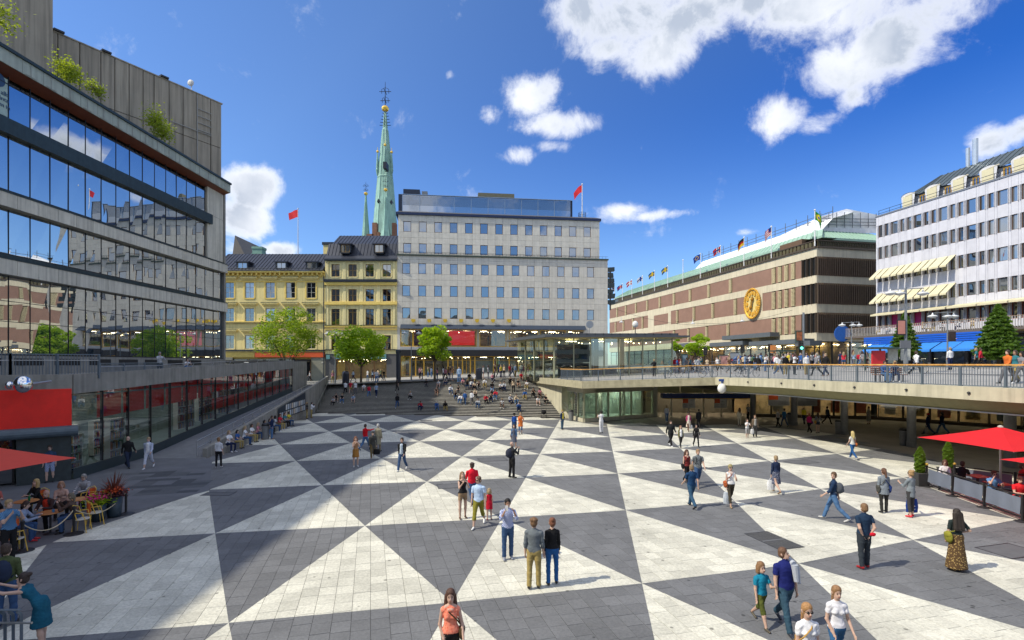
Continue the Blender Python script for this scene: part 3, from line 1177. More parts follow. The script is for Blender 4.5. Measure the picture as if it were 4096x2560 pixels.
colsU=[(u0+i*pu,u0+i*pu+ww)for i in range(13)]
rl=[(rows_low[i],rows_low[i+1])for i in(0,2,4)]
ru=[(rows_up[i],rows_up[i+1])for i in(0,2)]
panel_grid(0,sR_low,zcan,zled,colsL,rl)
panel_grid(.15,sR_up,zled+.25,ztop,colsU,ru)
rest=MB()
for k,(sa,sb,za,zb)in enumerate(panels):
 mb=MB()if k<300 else rest
 GBf.box(mb,sa+.012,sb-.012,za+.012,zb-.012,-.22,-.002*(k%3))
 if k<300:
  mb.build('stone_panel',M_stone,gb)
rest.build('stone_panel',M_stone,gb,kind='stuff')
core=MB()
GBf.box(core,.1,sR_low-.02,zcan-.6,zled-.02,-16,-.24)
GBf.box(core,.1,sR_low-.02,2.0,zcan-.6,-16,-7.3)
GBf.box(core,.2,sR_up-.02,zled-.02,ztop-.02,-14,-.24)
core.build('wall_core',mat('grey_core_mortar',(.16,.155,.145),.9),gb)  # grey backing seen in the joints between the panels
for c in(colsL,colsU):
 for(a,b)in(rl if c is colsL else ru):
  for j,(s0,s1)in enumerate(c):
   idx=int(a*3)+j
   cur=(c is colsU and a>zled+5 and j in(0,1,2,3,4,11,12))or(idx%5==0)or(idx*7%11==3)
   add_window(gb,GBf,(s0,s1,a,b),M_brown,M_gl_cur if cur else M_gl_sky,dep=-.06,fr=.075,tilt=1)
mb=MB()
GBf.box(mb,-.1,sR_low+.1,zled,zled+.22,-16,.25)
mb.build('ledge',mat('verdigris_ledge',(.055,.075,.06),.6),gb)
mb=MB()
for k in range(60):
 s=.2+k*(sR_low/60)
 GBf.box(mb,s,s+.03,zled+.22,zled+.62,.14,.17)
GBf.box(mb,.0,sR_low,zled+.6,zled+.64,.14,.17)
mb.build('ledge_railing',M_dkmetal,gb)
zc1=GBf.at(1590,843)[1]
mb=MB()
GBf.box(mb,-.25,sR_up+.25,ztop,ztop+.42,-14,.28)
mb.build('cornice',mat('dark_blue_cornice',(.012,.028,.085),.5),gb)
mb=MB()
s0,s1=-.2,sR_up+.2
q=[GBf.p(s0,ztop+.42,.26),GBf.p(s1,ztop+.42,.26),GBf.p(s1-.8,zc1+.25,-.9),GBf.p(s0+.4,zc1+.25,-.9)]
mb.face(q)
mb.face([q[1],GBf.p(s1,ztop+.42,-14),GBf.p(s1-.8,zc1+.25,-13),q[2]])
mb.face([GBf.p(s0+.4,zc1+.25,-.9),GBf.p(s1-.8,zc1+.25,-.9),GBf.p(s1-.8,zc1+.25,-13),GBf.p(s0+.4,zc1+.25,-13)])
mb.build('roof_edge',mat('grey_roof_sheet',(.12,.115,.12),.5,metal=.3),gb)
# penthouse glazing
pz0,pz1=zc1+.1,GBf.at(1610,776)[1]+.4
ps0,ps1=GBf.at(1608,800)[0]-.1,GBf.at(2289,800)[0]+.35
mb=MB()
GBf.box(mb,ps0-.7,ps1+.1,pz0,pz1+.15,-11,-1.75)
mb.build('penthouse_wall',mat('navy_cladding',(.012,.022,.05),.45),gb)
n=10
pw=(ps1-ps0-.3)/n
M_pent=glass_mat('blue_penthouse_glass',(.01,.035,.10),.42,wave=.01)
for k in range(n):
 a=ps0+k*pw
 mb=MB()
 GBf.box(mb,a+.06,a+pw-.02,pz0+.15,pz1-.05,-1.7,-1.62)
 gl=mb.build('penthouse_pane',M_pent,gb)
 mb=MB()
 for j in range(9):
  zz=pz1-.25-j*.19
  GBf.box(mb,a+.07,a+pw-.03,zz,zz+.035,-1.60,-1.55)
 mb.build('blind_slats',mat('pale_blue_slat',(.10,.19,.34),.5),gl)
 mb=MB()
 GBf.box(mb,a-.02,a+.06,pz0,pz1,-1.64,-1.52)
 mb.build('mullion',mat('light_blue_metal',(.25,.33,.45),.4,metal=.4),gb)
mb=MB()
GBf.box(mb,ps0-.15,ps1,pz1,pz1+.12,-1.8,-1.45)
mb.build('penthouse_eaves',MATS['light_blue_metal'],gb)
for(xa,xb,ya,yb,m,nm)in((100,245,92,160,MATS['navy_cladding'],'plant_room'),(262,312,112,160,mat('grey_vent_box',(.18,.2,.22),.5),'vent_box'),(755,1072,125,165,mat('khaki_plant_room',(.16,.15,.10),.7),'plant_room')):
 sa,zt=GBf.at(1560+.463*xa,700+.463*ya)
 sb,zb=GBf.at(1560+.463*xb,700+.463*yb)
 k=1.035
 mb=MB()
 GBf.box(mb,sa*1.02,sb*1.02,pz1+.12,zt+.45,-8,-3)
 mb.build(nm,m,gb)
 # shop floors
mb=MB()
za,zb=GBf.at(1600,1315)[1],GBf.at(1600,1297)[1]
mb.raw([GBf.p(.6,za,0),GBf.p(sR_low-4.3,za,0),GBf.p(sR_low-4.3,zb,0),GBf.p(.6,zb,0),GBf.p(.6,za,1.1),GBf.p(sR_low-4.3,za,1.1)],[(0,1,5,4),(4,5,2,3),(0,4,3),(1,2,5)])
mb.build('canopy',mat('dark_blue_canopy',(.03,.045,.075),.6),gb)
zs0,zs1=GBf.at(1600,1386)[1],GBf.at(1600,1314)[1]-.1
zg=deckz(-15,90)-.1
M_yfr=mat('yellow_ochre_frame',(.62,.36,.035),.45,var=.08)
room=MB()
GBf.box(room,.3,sR_low-3,zs0+.05,zs1,-7,-6.8)
GBf.box(room,.3,sR_low-3,zs0+.02,zs0+.06,-6.8,-.3)
GBf.box(room,.3,sR_low-3,zs1-.1,zs1,-6.8,-.3)
mb=MB()
for(a,b)in((0,.5),(sR_low-4.6,sR_low)):
 GBf.box(mb,a,b,zg,zcan,-.3,0.01)
GBf.box(mb,.5,sR_low-4.6,zs1,zcan,-.3,0.01)
mb.build('shop_surround',M_stone,gb)
edges_px=[1602,1652,1700,1772,1788,1906,1918,2025,2036,2152,2160,2262,2272,2384]
ss=[GBf.at(e,1350)[0]for e in edges_px]
for k in range(len(ss)-1):
 a,b=ss[k],ss[k+1]
 if b-a<.8:
  mb=MB()
  GBf.box(mb,a+.02,b-.02,zs0,zs1,-.3,0.0)
  mb.build('pier',M_conc_l,gb)
  continue
 add_window(gb,GBf,(a,b,zs0,zs1),M_yfr,M_gl_thin,dep=-.05,fr=.13,name='shop_window')
 # display behind the first-floor glass
def lights(parent,fac,s0,s1,z,dep,n,seed):
 mb=MB()
 r_=random.Random(seed)
 for k in range(n):
  c=fac.p(r_.uniform(s0,s1),z-r_.uniform(0,.2),dep-r_.uniform(0,2))
  mb.ball(c,.06,6)
 fm=MB()
 k=s0+1
 while k<s1-1:
  fac.box(fm,k,k+1.2,z+.1,z+.14,dep-1.6,dep-1.2)
  k+=3.2
 fm.build('ceiling_light',mat('shop_ceiling_light',(1,.9,.7),.5,var=0,emit=(1,.82,.55,16)),parent,kind='stuff')
 return mb.build('spotlight',mat('spotlight_glow',(1,.8,.5),.5,var=0,emit=(1,.75,.42,14)),parent,kind='stuff')
GBf.box(room,.3,sR_low-3,zg+.02,zg+.06,-6.8,-.3)
room.build('shop_interior',mat('shop_interior_wall',(.26,.20,.13),.8,var=.4,vscale=.7),gb)
lights(gb,GBf,1,sR_low-5,zs1-.3,-.8,46,4)
mb=MB()
GBf.box(mb,ss[4]+.3,ss[5]-.3,zs0+.3,zs1-.2,-1.0,-.9)
mb.build('red_backdrop',mat('glowing_red_panel',(.75,.02,.02),.5,var=.08,emit=(.8,.02,.02,.45)),gb)  # weak emission stands in for light falling on the panel
mb=MB()
GBf.box(mb,ss[1]+.1,ss[2]-.6,zs0+.3,zs1-.2,-1.3,-1.2)
mb.build('wine_red_backdrop',mat('wine_red_panel',(.16,.02,.05),.5),gb)
r2=random.Random(9)
M_mann=mat('mannequin_clothes',(.08,.10,.13),.8)
for k,px in enumerate((1955,1972,1985,2062,1860,2100)):
 s,_=GBf.at(px,1350)
 c=GBf.p(s,zs0+.3,-1.2)
 mb=MB()
 mb.lathe(c,[(.12,0),(.10,.7),(.20,.85),(.17,1.15),(.22,1.42),(.07,1.52),(.09,1.6),(.1,1.72),(.02,1.82)],8)
 tag(mb.build('mannequin',M_mann if k%2==0 else mat('pale_mannequin',(.45,.42,.38),.7)),('leftmost of three grouped mannequins upstairs in the shop window','middle one of three grouped mannequins upstairs in the shop window','rightmost of three grouped mannequins upstairs in the shop window','lone dark mannequin in the window right of the grouped three','pale mannequin in front of the red panel upstairs','pale mannequin in the shop window near the glass pavilion roof')[k],'mannequin','mannequins in the upstairs shop windows')
mb=MB()
GBf.box(mb,.5,sR_low-1,GBf.at(1600,1399)[1],GBf.at(1600,1386)[1]-.02,-.3,.15)
mb.build('white_band',mat('white_glazed_band',(.48,.48,.47),.4),gb)
mb=MB()
zf0,zf1=GBf.at(1600,1424)[1],GBf.at(1600,1399)[1]-.02
GBf.box(mb,.4,sR_low-1,zf0,zf1,-.3,.55)
mb.build('shop_fascia',M_black,gb)
gx=[1602,1640,1662,1695,1735,1792,1812,1850,1882,1900,1975,2038,2075]
gs=[GBf.at(e,1450)[0]for e in gx]+[sR_low-4]
for k in range(len(gs)-1):
 a,b=gs[k],gs[k+1]
 nm='shop_door' if k in(3,6,7)else 'shop_window'
 add_window(gb,GBf,(a,b,zg,zf0),M_yfr,M_gl_thin,dep=-.4,fr=.11,trans=(.8,),mull=(.5,)if k in(6,7)else(),name=nm)
lights(gb,GBf,1,sR_low-5,zf0-.3,-1,30,8)
mb=MB()
s0,_=GBf.at(1902,1450)
s1,_=GBf.at(2070,1450)
GBf.box(mb,s0,s1,zg,zf0-.3,-1.2,-1.1)
mb.build('pale_window_display',mat('pale_display',(.50,.50,.46),.7),gb)
for k,(a,b,c)in enumerate(((1978,1982,(.45,.03,.12)),(1982,1987,(.6,.12,.02)),(1987,1992,(.7,.5,.03)),(1992,1997,(.10,.35,.08)),(1997,2002,(.05,.12,.45)))):
 mb=MB()
 GBf.box(mb,GBf.at(a,1450)[0],GBf.at(b,1450)[0],zg+.6,zf0-.35,-1.09,-1.06)
 mb.build('display_stripe',mat('stripe_%s'%'red orange yellow green blue'.split()[k],c,.6),gb)
 # little yellow lamps along the wall above the canopy
for k in range(7):
 s,z=GBf.at(1654+k*63.5,1283)
 mb=MB()
 GBf.box(mb,s-.35,s+.35,z-.15,z+.25,.15,.55)
 mb.obox(GBf.p(s-.2,z-.35,.5),Vector((GBf.d.x,GBf.d.y,0))*.4,Vector((GBf.n.x,GBf.n.y,0))*.1,(0,0,.22))
 GBf.box(mb,s-.04,s+.04,z-.02,z+.05,0,.15)
 mb.build('wall_floodlight',mat('yellow_floodlight',(.62,.42,.03),.4),gb)
 # stacked dark sign boxes hanging at the right end
sgn=thing('projecting_sign',tuple(GBf.p(sR_low+.6,14.6,.2)),'tall dark stack of tilted sign boxes projecting from the right corner of the grey block','sign')
for k in range(7):
 mb=MB()
 c=GBf.p(sR_low+.3+.15*math.sin(k*1.7),GBf.at(2431,1215)[1]+k*1.0,0)
 mb.obox(c+Vector((-.4,0,0)),(1.5-.2*(k%3),0,.12*math.sin(k*2.3)),(0,1.0,0),(.1*math.sin(k),0,.7+.12*(k%2)))
 mb.build('sign_box',mat('dark_sign_box',(.035,.05,.055),.45,metal=.2),sgn)
mb=MB()
mb.tube(GBf.p(sR_low+.5,GBf.at(2431,1240)[1],-.1),GBf.p(sR_low+.5,GBf.at(2431,1085)[1],-.1),.15)
mb.build('mast',M_black,sgn)
# ------------------------------------------------------------------ flags
def flag_pole(base,h,cols,label,wind=(1,0),fw=1.5,fh=1.0,r=.06,pat='plain',droop=.35,group='flagpoles on the department store roof',fcat='flag'):
 b=Vector(base)
 t=thing('flagpole',tuple(b),label,'flagpole',group)
 mb=MB()
 mb.tube(b,b+Vector((0,0,h)),r,r*.6,8)
 mb.ball(b+Vector((0,0,h+.08)),r*1.6,8)
 mb.build('pole',mat('white_pole_paint',(.7,.7,.7),.4),t)
 if not cols:
  return t
 mb=MB()
 nx,nz=12,8
 wv=Vector((wind[0],wind[1],0)).normalized()
 side=Vector((-wv.y,wv.x,0))
 def P(i,j):
  u,v=i/nx,j/nz
  return b+Vector((0,0,h-.1-fh*v))+wv*(fw*u*(1-.12*v))+side*(.18*math.sin(u*7+v*1.5)*u)-Vector((0,0,droop*fw*u*u))
 def mi(u,v):
  if pat=='plain':
   return 0
  if pat=='cross':
   return 1 if(abs(u-.38)<.09 or abs(v-.5)<.13)else 0
  if pat=='dcross':
   if abs(u-.38)<.05 or abs(v-.5)<.07:
    return 2
   return 1 if(abs(u-.38)<.12 or abs(v-.5)<.16)else 0
  if pat=='h3':
   return min(2,int(v*3))
  if pat=='stars':
   return 0
  if pat=='stripes':
   return 2 if(u<.42 and v<.5)else int(v*8)%2
  if pat=='disc':
   return 1 if abs(u-.5)/.4+abs(v-.5)/.4<1 and(u-.5)**2+((v-.5)*.7)**2>.012 else(2 if(u-.5)**2+((v-.5)*.7)**2<=.012 else 0)
  if pat=='ring':
   d_=math.hypot((u-.5)*1.4,v-.5)
   return 1 if.2<d_<.34 else 0
 for i in range(nx):
  for j in range(nz):
   mb.face([P(i,j),P(i+1,j),P(i+1,j+1),P(i,j+1)],mi((i+.5)/nx,(j+.5)/nz))
 ms=[mat('flag_cloth_%02d_%02d_%02d'%tuple(int(x*99)for x in c),c,.8,var=.05)for c in cols]
 mb.build('flag',ms,t)
 return t
s,z=GBf.at(2337,843)
p=GBf.p(s,zc1+.2,-1.5)
flag_pole(p,6.3,[(.62,.02,.03),(.8,.8,.8)],'white flagpole with a red flag on the right end of the grey block roof',(-1,.2),1.6,1.3,r=.10,droop=.9,pat='plain',group=None)
mb=MB()
for a in range(10):
 an=a*PI/5
 mb.tube(p+Vector((math.cos(an)*.7,math.sin(an)*.7,0)),p+Vector((math.cos(an)*.7,math.sin(an)*.7,1.0)),.025,n=4)
for zz in(.5,1.0):
 mb.path([p+Vector((math.cos(k*PI/5)*.7,math.sin(k*PI/5)*.7,zz))for k in range(11)],.025,4)
tag(mb.build('guard_cage',M_dkmetal),'small round guard cage at the foot of the flagpole on the grey block','railing')
# ------------------------------------------------------------------ yellow buildings
YF=Facade((-52.6,90.0),(1,0))
yb=thing('yellow_building',(-42,90,2.4),'yellow plastered old building with bracketed cornice and dark seamed metal roof','building')
M_yel=mat('yellow_plaster',(.84,.70,.31),.85,var=.07,vscale=1.2,stain=.14,bump=.1,bscale=10)
M_yel2=mat('yellow_trim_plaster',(.82,.61,.17),.8,var=.08,vscale=2)
def ypx(px):
 return YF.at(px,1200)[0]
def yz(py):
 return YF.at(1200,py)[1]
cols=[860+.463*x for x in(85,258,437,613,790)]
wY=.463*80*90/F
holes=[]
for(pt,pb)in((712,847),(935,1064),(1168,1286)):
 za,zb=yz(800+.463*pb),yz(800+.463*pt)
 for c in[cols[0]-82]+cols:
  holes.append((round(ypx(c),3),round(ypx(c)+wY,3),round(za,3),round(zb,3)))
sE=ypx(1300)
zcor0,zcor1=yz(1107),yz(1087)
mb=MB()
zbase=yz(1409)
holes_wall(mb,YF,0,sE,zbase,zcor0,holes)
mb.build('wall',M_yel,yb)
mb=MB()
YF.box(mb,0,sE,2.0,zcor1,-14,-.31)
mb.build('wall_core',M_yel2,yb)
for h in holes:
 add_window(yb,YF,h,M_white_fr,M_gl_dark if(int(h[0]*3)+int(h[2]))%3 else M_gl_cur,dep=-.12,fr=.09,mull=(.5,),trans=(.36,.68)if h[3]-h[2]>2 else(.5,),tilt=1)
 mb=MB()
 e=.22
 for(a,b,c,d)in((h[0]-e,h[0],h[2]-.1,h[3]+e),(h[1],h[1]+e,h[2]-.1,h[3]+e),(h[0],h[1],h[3],h[3]+e),(h[0],h[1],h[2]-.22,h[2])):
  YF.box(mb,a,b,c,d,0.0,.07)
 mb.build('window_surround',M_yel2 if h[2]>14 else M_yel,yb)
 if h[2]<17.5:
  mb=MB()
  YF.box(mb,h[0]-.65,h[1]+.65,h[3]+.75,h[3]+.95,0,.5)
  YF.box(mb,h[0]-.5,h[1]+.5,h[3]+.5,h[3]+.75,0,.3)
  o=mb.build('pediment',M_yel,yb)
  mb=MB()
  YF.box(mb,h[0]-.68,h[1]+.68,h[3]+.955,h[3]+1.0,-.02,.54)
  mb.build('pediment_flashing',M_dkmetal,o)
mb=MB()
YF.box(mb,0,sE,zcor0,zcor0+.25,-.3,.25)
YF.box(mb,0,sE,zcor1-.25,zcor1,-.3,.75)
YF.box(mb,0,sE,zcor0+.25,zcor1-.25,-.3,.18)
YF.box(mb,0,sE,zcor0-.9,zcor0-.75,0,.12)
YF.box(mb,0,sE,yz(1290),yz(1285),0,.25)
mb.build('cornice',M_yel2,yb)
for k in range(24):
 mb=MB()
 s=.4+k*(sE-.8)/23
 YF.box(mb,s-.13,s+.13,zcor0+.25,zcor1-.27,.18,.6)
 mb.build('cornice_bracket',M_yel2,yb)
mb=MB()
YF.box(mb,0,sE,yz(1404),yz(1399),0,.3)
YF.box(mb,0,sE,yz(1292),yz(1290.5),0,.3)
mb.build('ledge_flashing',M_dkmetal,yb)
def seam_roof(parent,fac,s0,s1,z0,z1,d0,d1,seam=.62,m=None,name='roof'):
 mb=MB()
 mb.face([fac.p(s0,z0,d0),fac.p(s1,z0,d0),fac.p(s1,z1,d1),fac.p(s0,z1,d1)])
 mb.face([fac.p(s0,z1,d1),fac.p(s1,z1,d1),fac.p(s1,z1,d1-10),fac.p(s0,z1,d1-10)])
 mb.face([fac.p(s1,z0,d0),fac.p(s1,z0,d1-10),fac.p(s1,z1,d1-10),fac.p(s1,z1,d1)])
 mb.face([fac.p(s0,z0,d0),fac.p(s0,z1,d1),fac.p(s0,z1,d1-10),fac.p(s0,z0,d1-10)])
 rf=mb.build(name,m,parent)
 mb=MB()
 k=s0+seam*.5
 while k<s1:
  mb.bar(fac.p(k,z0+.02,d0+.02),fac.p(k,z1+.02,d1+.02),.05,.09)
  k+=seam
 mb.build('roof_seams',m,rf)
 return rf
M_roof=mat('dark_seamed_roof',(.045,.050,.068),.38,metal=.35,var=.18,vscale=.8)
zr0,zr1=yz(1082),yz(1013)
seam_roof(yb,YF,-.2,sE-.2,zcor1+.02,zr1+.9,.75,-4.8,m=M_roof)
mb=MB()
mb.tube(YF.p(0,zcor1+.5,.75),YF.p(sE-.3,zcor1+.5,.75),.05)
mb.tube(YF.p(0,zcor1+.1,.78),YF.p(sE-.3,zcor1+.1,.78),.09)
mb.build('snow_guard',M_dkmetal,yb)
def dormer(parent,fac,s0,s1,z0,z1,d0,name='dormer',fm=None,glassm=None,deep=3.2):
 mb=MB()
 fac.box(mb,s0-.2,s0,z0,z1,d0-deep,d0)
 fac.box(mb,s1,s1+.2,z0,z1,d0-deep,d0)
 fac.box(mb,s0,s1,z0-.2,z0,d0-deep,d0)
 fac.box(mb,s0,s1,z0,z1,d0-deep,d0-.4)
 mb.build(name,M_dkmetal,parent)
 mb=MB()
 fac.box(mb,s0-.4,s1+.4,z1,z1+.22,d0-deep,d0+.2)
 mb.build('dormer_roof',M_roof,parent)
 add_window(parent,fac,(s0,s1,z0,z1),fm or M_white_fr,glassm or M_gl_sky,dep=d0-.1,fr=.09,mull=(.5,))
for(a,b)in((195,278),(533,612),(795,877)):
 s0,s1=ypx(860+.463*a),ypx(860+.463*b)
 dormer(yb,YF,s0,s1,yz(800+.463*598)+.1,yz(800+.463*540),.1)
mb=MB()
for k in range(4):
 z=yz(1012)+.8
c=YF.p(ypx(958),zr1+.5,-7)
mb.box(c.x-.9,c.x+.9,c.y-.8,c.y+.8,zr1-1,zr1+2.2)
mb.box(c.x-1.0,c.x+1.0,c.y-.9,c.y+.9,zr1+2.2,zr1+2.6)
mb.box(c.x-1.0,c.x+1.0,c.y-.9,c.y+.9,zr1+1.2,zr1+1.35)
mb.build('chimney',mat('verdigris_copper',(.20,.36,.30),.7,var=.15,vscale=2),yb)
mb=MB()
c0=YF.p(ypx(1290),zr1-1,-9)
mb.box(c0.x-3.2,c0.x+1.5,c0.y,c0.y+4,zr1-1,zr1+3.6)
mb.build('stair_tower',M_yel,yb)
mb=MB()
mb.box(c0.x-3.4,c0.x+1.7,c0.y-.15,c0.y+4.2,zr1+3.6,zr1+4.1)
mb.build('tower_roof',M_dkmetal,yb)
flag_pole(YF.p(ypx(1135),zr1+.6,-6),9.0,[(.60,.02,.03),(.8,.8,.8)],'white flagpole with red flag on the yellow building roof',(-1,.25),2.0,1.4,r=.09,droop=.28,group=None)
# drain pipe between the yellow houses
mb=MB()
mb.tube(YF.p(sE-.15,3,.2),YF.p(sE-.15,zcor0+.2,.2),.09)
mb.build('drain_pipe',M_dkmetal,yb)
# shop floor
mb=MB()
zo0,zo1=yz(1429),yz(1409.5)
YF.box(mb,0,ypx(1018),zo0,zo1,-.3,-.02)
mb.build('shop_fascia',M_yel2,yb)
mb=MB()
YF.box(mb,ypx(1022),ypx(1298),zo0,zo1,-.3,.18)
mb.build('orange_sign_board',mat('orange_red_sign_board',(.62,.10,.03),.5,var=.12),yb)
mb=MB()
YF.box(mb,ypx(900),ypx(1243),yz(1449),yz(1441),0,1.4)
mb.raw([YF.p(ypx(905),yz(1441),0),YF.p(ypx(1240),yz(1441),0),YF.p(ypx(1240),yz(1447),1.9),YF.p(ypx(905),yz(1447),1.9),YF.p(ypx(905),yz(1453),1.9),YF.p(ypx(1240),yz(1453),1.9)],[(0,1,2,3),(3,2,5,4)])
mb.build('black_awning',M_black,yb)
for k in range(3):
 s=ypx(1008+k*105)
 mb=MB()
 YF.box(mb,s-.4,s+.4,yz(1451),yz(1448.5),1.92,1.94)
 mb.build('awning_lettering',mat('off_white_lettering',(.7,.7,.66),.6),yb)
mb=MB()
YF.box(mb,ypx(1245),sE,2.2,zo0-.02,-.3,0)
YF.box(mb,0,ypx(930),2.2,zo0-.02,-.3,0)
mb.build('ground_floor_wall',mat('grey_green_plaster',(.24,.24,.20),.8),yb)
for k in range(5):
 a,b=ypx(930)+k*(ypx(1245)-ypx(930))/5,ypx(930)+(k+1)*(ypx(1245)-ypx(930))/5
 add_window(yb,YF,(a+.1,b-.1,2.4,zo0-.3),M_black if k!=4 else mat('brown_door_frame',(.2,.11,.05),.5),M_gl_dark,dep=-.1,fr=.12,name='shop_window' if k%2==0 else 'shop_door')
for k,py in enumerate((1433,1447)):
 mb=MB()
 YF.box(mb,ypx(1286),ypx(1296),yz(py+6),yz(py),.01,.05)
 mb.build('house_number_plate',M_white_fr,yb)
 # second yellow house
y2=thing('yellow_building',(-26.5,90,2.6),'pale yellow house with pilasters and dark mansard roof beside the grey block','building')
M_y2=mat('pale_yellow_plaster',(.80,.70,.37),.85,var=.07,vscale=1.5,stain=.16,bump=.1,bscale=10)
s0,s1=sE+.02,ypx(1590)-.05
def p2(x):
 return ypx(860+.463*x)
def z2(y):
 return yz(800+.463*y)
holes=[]
for(pt,pb)in((555,663),(770,876),(940,1081),(1168,1292)):
 for c in(1005,1152,1300,1447):
  holes.append((round(p2(c),3),round(p2(c)+1.49,3),round(z2(pb),3),round(z2(pt),3)))
mb=MB()
holes_wall(mb,YF,s0,s1,z2(1330),z2(527),holes,dep=0)
mb.build('wall',M_y2,y2)
mb=MB()
YF.box(mb,s0,s1,z2(1330),z2(540),-14,-.3)
YF.box(mb,s0,s1,1.5,z2(1330),-14,-5.3)
mb.build('wall_core',M_y2,y2)
for h in holes:
 tr=(.78,)if z2(1081)-.1<h[2]<z2(1081)+.1 else()
 add_window(y2,YF,h,mat('mustard_frame',(.34,.20,.04),.5),M_gl_sky if h[2]>15 else M_gl_dark,dep=-.12,fr=.08,mull=(.5,),trans=tr or(.5,),tilt=1)
 mb=MB()
 for(a,b,c,d)in((h[0]-.16,h[0],h[2]-.1,h[3]+.16),(h[1],h[1]+.16,h[2]-.1,h[3]+.16),(h[0],h[1],h[3],h[3]+.16),(h[0],h[1],h[2]-.18,h[2])):
  YF.box(mb,a,b,c,d,0,.06)
 mb.build('window_surround',M_y2,y2)
for(a,b)in((690,527),(880,712),(1080,905)):
 for c in(972,1118,1266,1413,1548):
  mb=MB()
  w_=.55 if c not in(972,1548)else.35
  YF.box(mb,p2(c)-w_/2,p2(c)+w_/2,z2(a),z2(b)-.3,0,.12)
  YF.box(mb,p2(c)-w_/2-.08,p2(c)+w_/2+.08,z2(b)-.3,z2(b)-.1,0,.2)
  mb.build('pilaster',M_y2,y2)
mb=MB()
for(a,b,d)in((905,880,.35),(1098,1082,.3),(1120,1116,.25),(735,712,.4)):
 YF.box(mb,s0,s1,z2(a),z2(b),0,d)
mb.build('cornice',M_yel2,y2)
for(a,b,e,f_)in((710,688,0,.6),(1084,1081,0,.36),(1296,1290,0,.3),(527,512,-1,.55)):
 mb=MB()
 YF.box(mb,s0,s1,z2(a),z2(b),e,f_)
 mb.build('ledge_flashing',M_dkmetal,y2)
mb=MB()
mb.face([YF.p(s0-.05,z2(512),.5),YF.p(s1,z2(512),.5),YF.p(s1,z2(475),-.3),YF.p(s0-.05,z2(475),-.3)])
mb.build('lower_roof',M_roof,y2)
seam_roof(y2,YF,s0+.1,s1,z2(475),z2(360),-.3,-1.6,m=M_roof)
seam_roof(y2,YF,s0+.7,s1,z2(360),EYE+(HZ-943)/F*95.5,-1.6,-5.5,m=M_roof,name='upper_roof')
for(a,b)in((1088,1164),(1380,1454)):
 dormer(y2,YF,p2(a),p2(b),z2(457)+.1,z2(385),.1,fm=MATS['mustard_frame'])
for(a,b)in((s0+.05,s0+1.9),(s1-1.9,s1)):
 mb=MB()
 YF.box(mb,a,b,2.2,z2(1330),-.3,0)
 mb.build('ground_floor_pier',mat('grey_stone_pier',(.10,.10,.105),.7),y2)
mb=MB()
YF.box(mb,s0+1.9,s1-1.9,z2(1372),z2(1330),-.3,.3)
mb.build('teal_sign_board',mat('teal_sign_board',(.12,.28,.30),.5),y2)
mb=MB()
YF.box(mb,s0+.3,s0+.9,z2(1375),z2(1338),.1,.3)
mb.build('small_teal_sign',MATS['teal_sign_board'],y2)
nn=4
for k in range(nn):
 a=s0+1.9+k*(s1-s0-3.8)/nn
 add_window(y2,YF,(a,a+(s1-s0-3.8)/nn,2.4,z2(1372)),mat('brown_door_frame',(.2,.11,.05),.5),M_gl_thin,dep=-.3,fr=.12,name='shop_window')
mb=MB()
YF.box(mb,s0+1.9,s1-1.9,2.3,z2(1372),-5.2,-5)
mb.build('shop_interior',MATS['shop_interior_wall'],y2)
lights(y2,YF,s0+2,s1-2,z2(1385),-1,8,3)
# grey gable roof far left behind
mb=MB()
c=gz(905,1000,20)
mb.raw([(-58,104,20),(-50.5,104,20),(-56.5,104,32),(-58,116,20),(-50.5,116,20),(-56.5,116,32)],[(0,1,2),(1,4,5,2),(3,5,4),(0,2,5,3)])
tag(mb.build('steep_roof',mat('old_grey_roof',(.17,.155,.14),.8)),'steep grey roof just visible behind the left yellow building','roof')
# ------------------------------------------------------------------ church spires
ch=thing('church_tower',(-49.5,200,0),'tall verdigris copper church spire with gilded ball and cross','church spire')
M_cop=mat('verdigris_spire',(.30,.50,.42),.6,var=.16,vscale=.35,stain=.25)
M_gold=mat('gilded_metal',(.95,.62,.12),.3,metal=.8,var=.05)
M_brick=mat('red_brick_tower',(.22,.11,.07),.85,var=.2,vscale=.8)
M_blk=mat('blackened_iron',(.02,.025,.04),.5,metal=.4)
SY=200.0
def sx(px,Y=None):
 return(px-2048)/F*(Y or SY)
def sz(py,Y=None):
 return EYE+(HZ-py)/F*(Y or SY)
def cx_(x):
 return 1400+.45*x
def cy_(y):
 return 300+.45*y
def faceted(parent,name,cx,cy,prof,m,n=8,rot=PI/8):
 mb=MB()
 vs,fs=[],[]
 for(r,z)in prof:
  for i in range(n):
   a=rot+2*PI*i/n
   vs.append((cx+r*math.cos(a),cy+r*math.sin(a),z))
 for k in range(len(prof)-1):
  for i in range(n):
   j=(i+1)%n
   fs.append((k*n+i,k*n+j,(k+1)*n+j,(k+1)*n+i))
 fs.append(tuple((len(prof)-1)*n+i for i in range(n)))
 mb.raw(vs,fs)
 # standing ridges on the arrises
 for k in range(len(prof)-1):
  for i in range(n):
   a=rot+2*PI*i/n
   for sub in(0.0,PI/n):
    a_=a+sub
    f_=1.0 if sub==0 else math.cos(PI/n)
    r0,z0=prof[k]
    r1,z1=prof[k+1]
    if abs(z1-z0)<2:
     continue
    mb.tube((cx+r0*f_*math.cos(a_),cy+r0*f_*math.sin(a_),z0),(cx+r1*f_*math.cos(a_),cy+r1*f_*math.sin(a_),z1),.13 if sub==0 else.07,n=4,caps=False)
 return mb.build(name,m,parent)
cx0=sx(1541)
rr_=lambda pxw:pxw*.45*SY/F/2
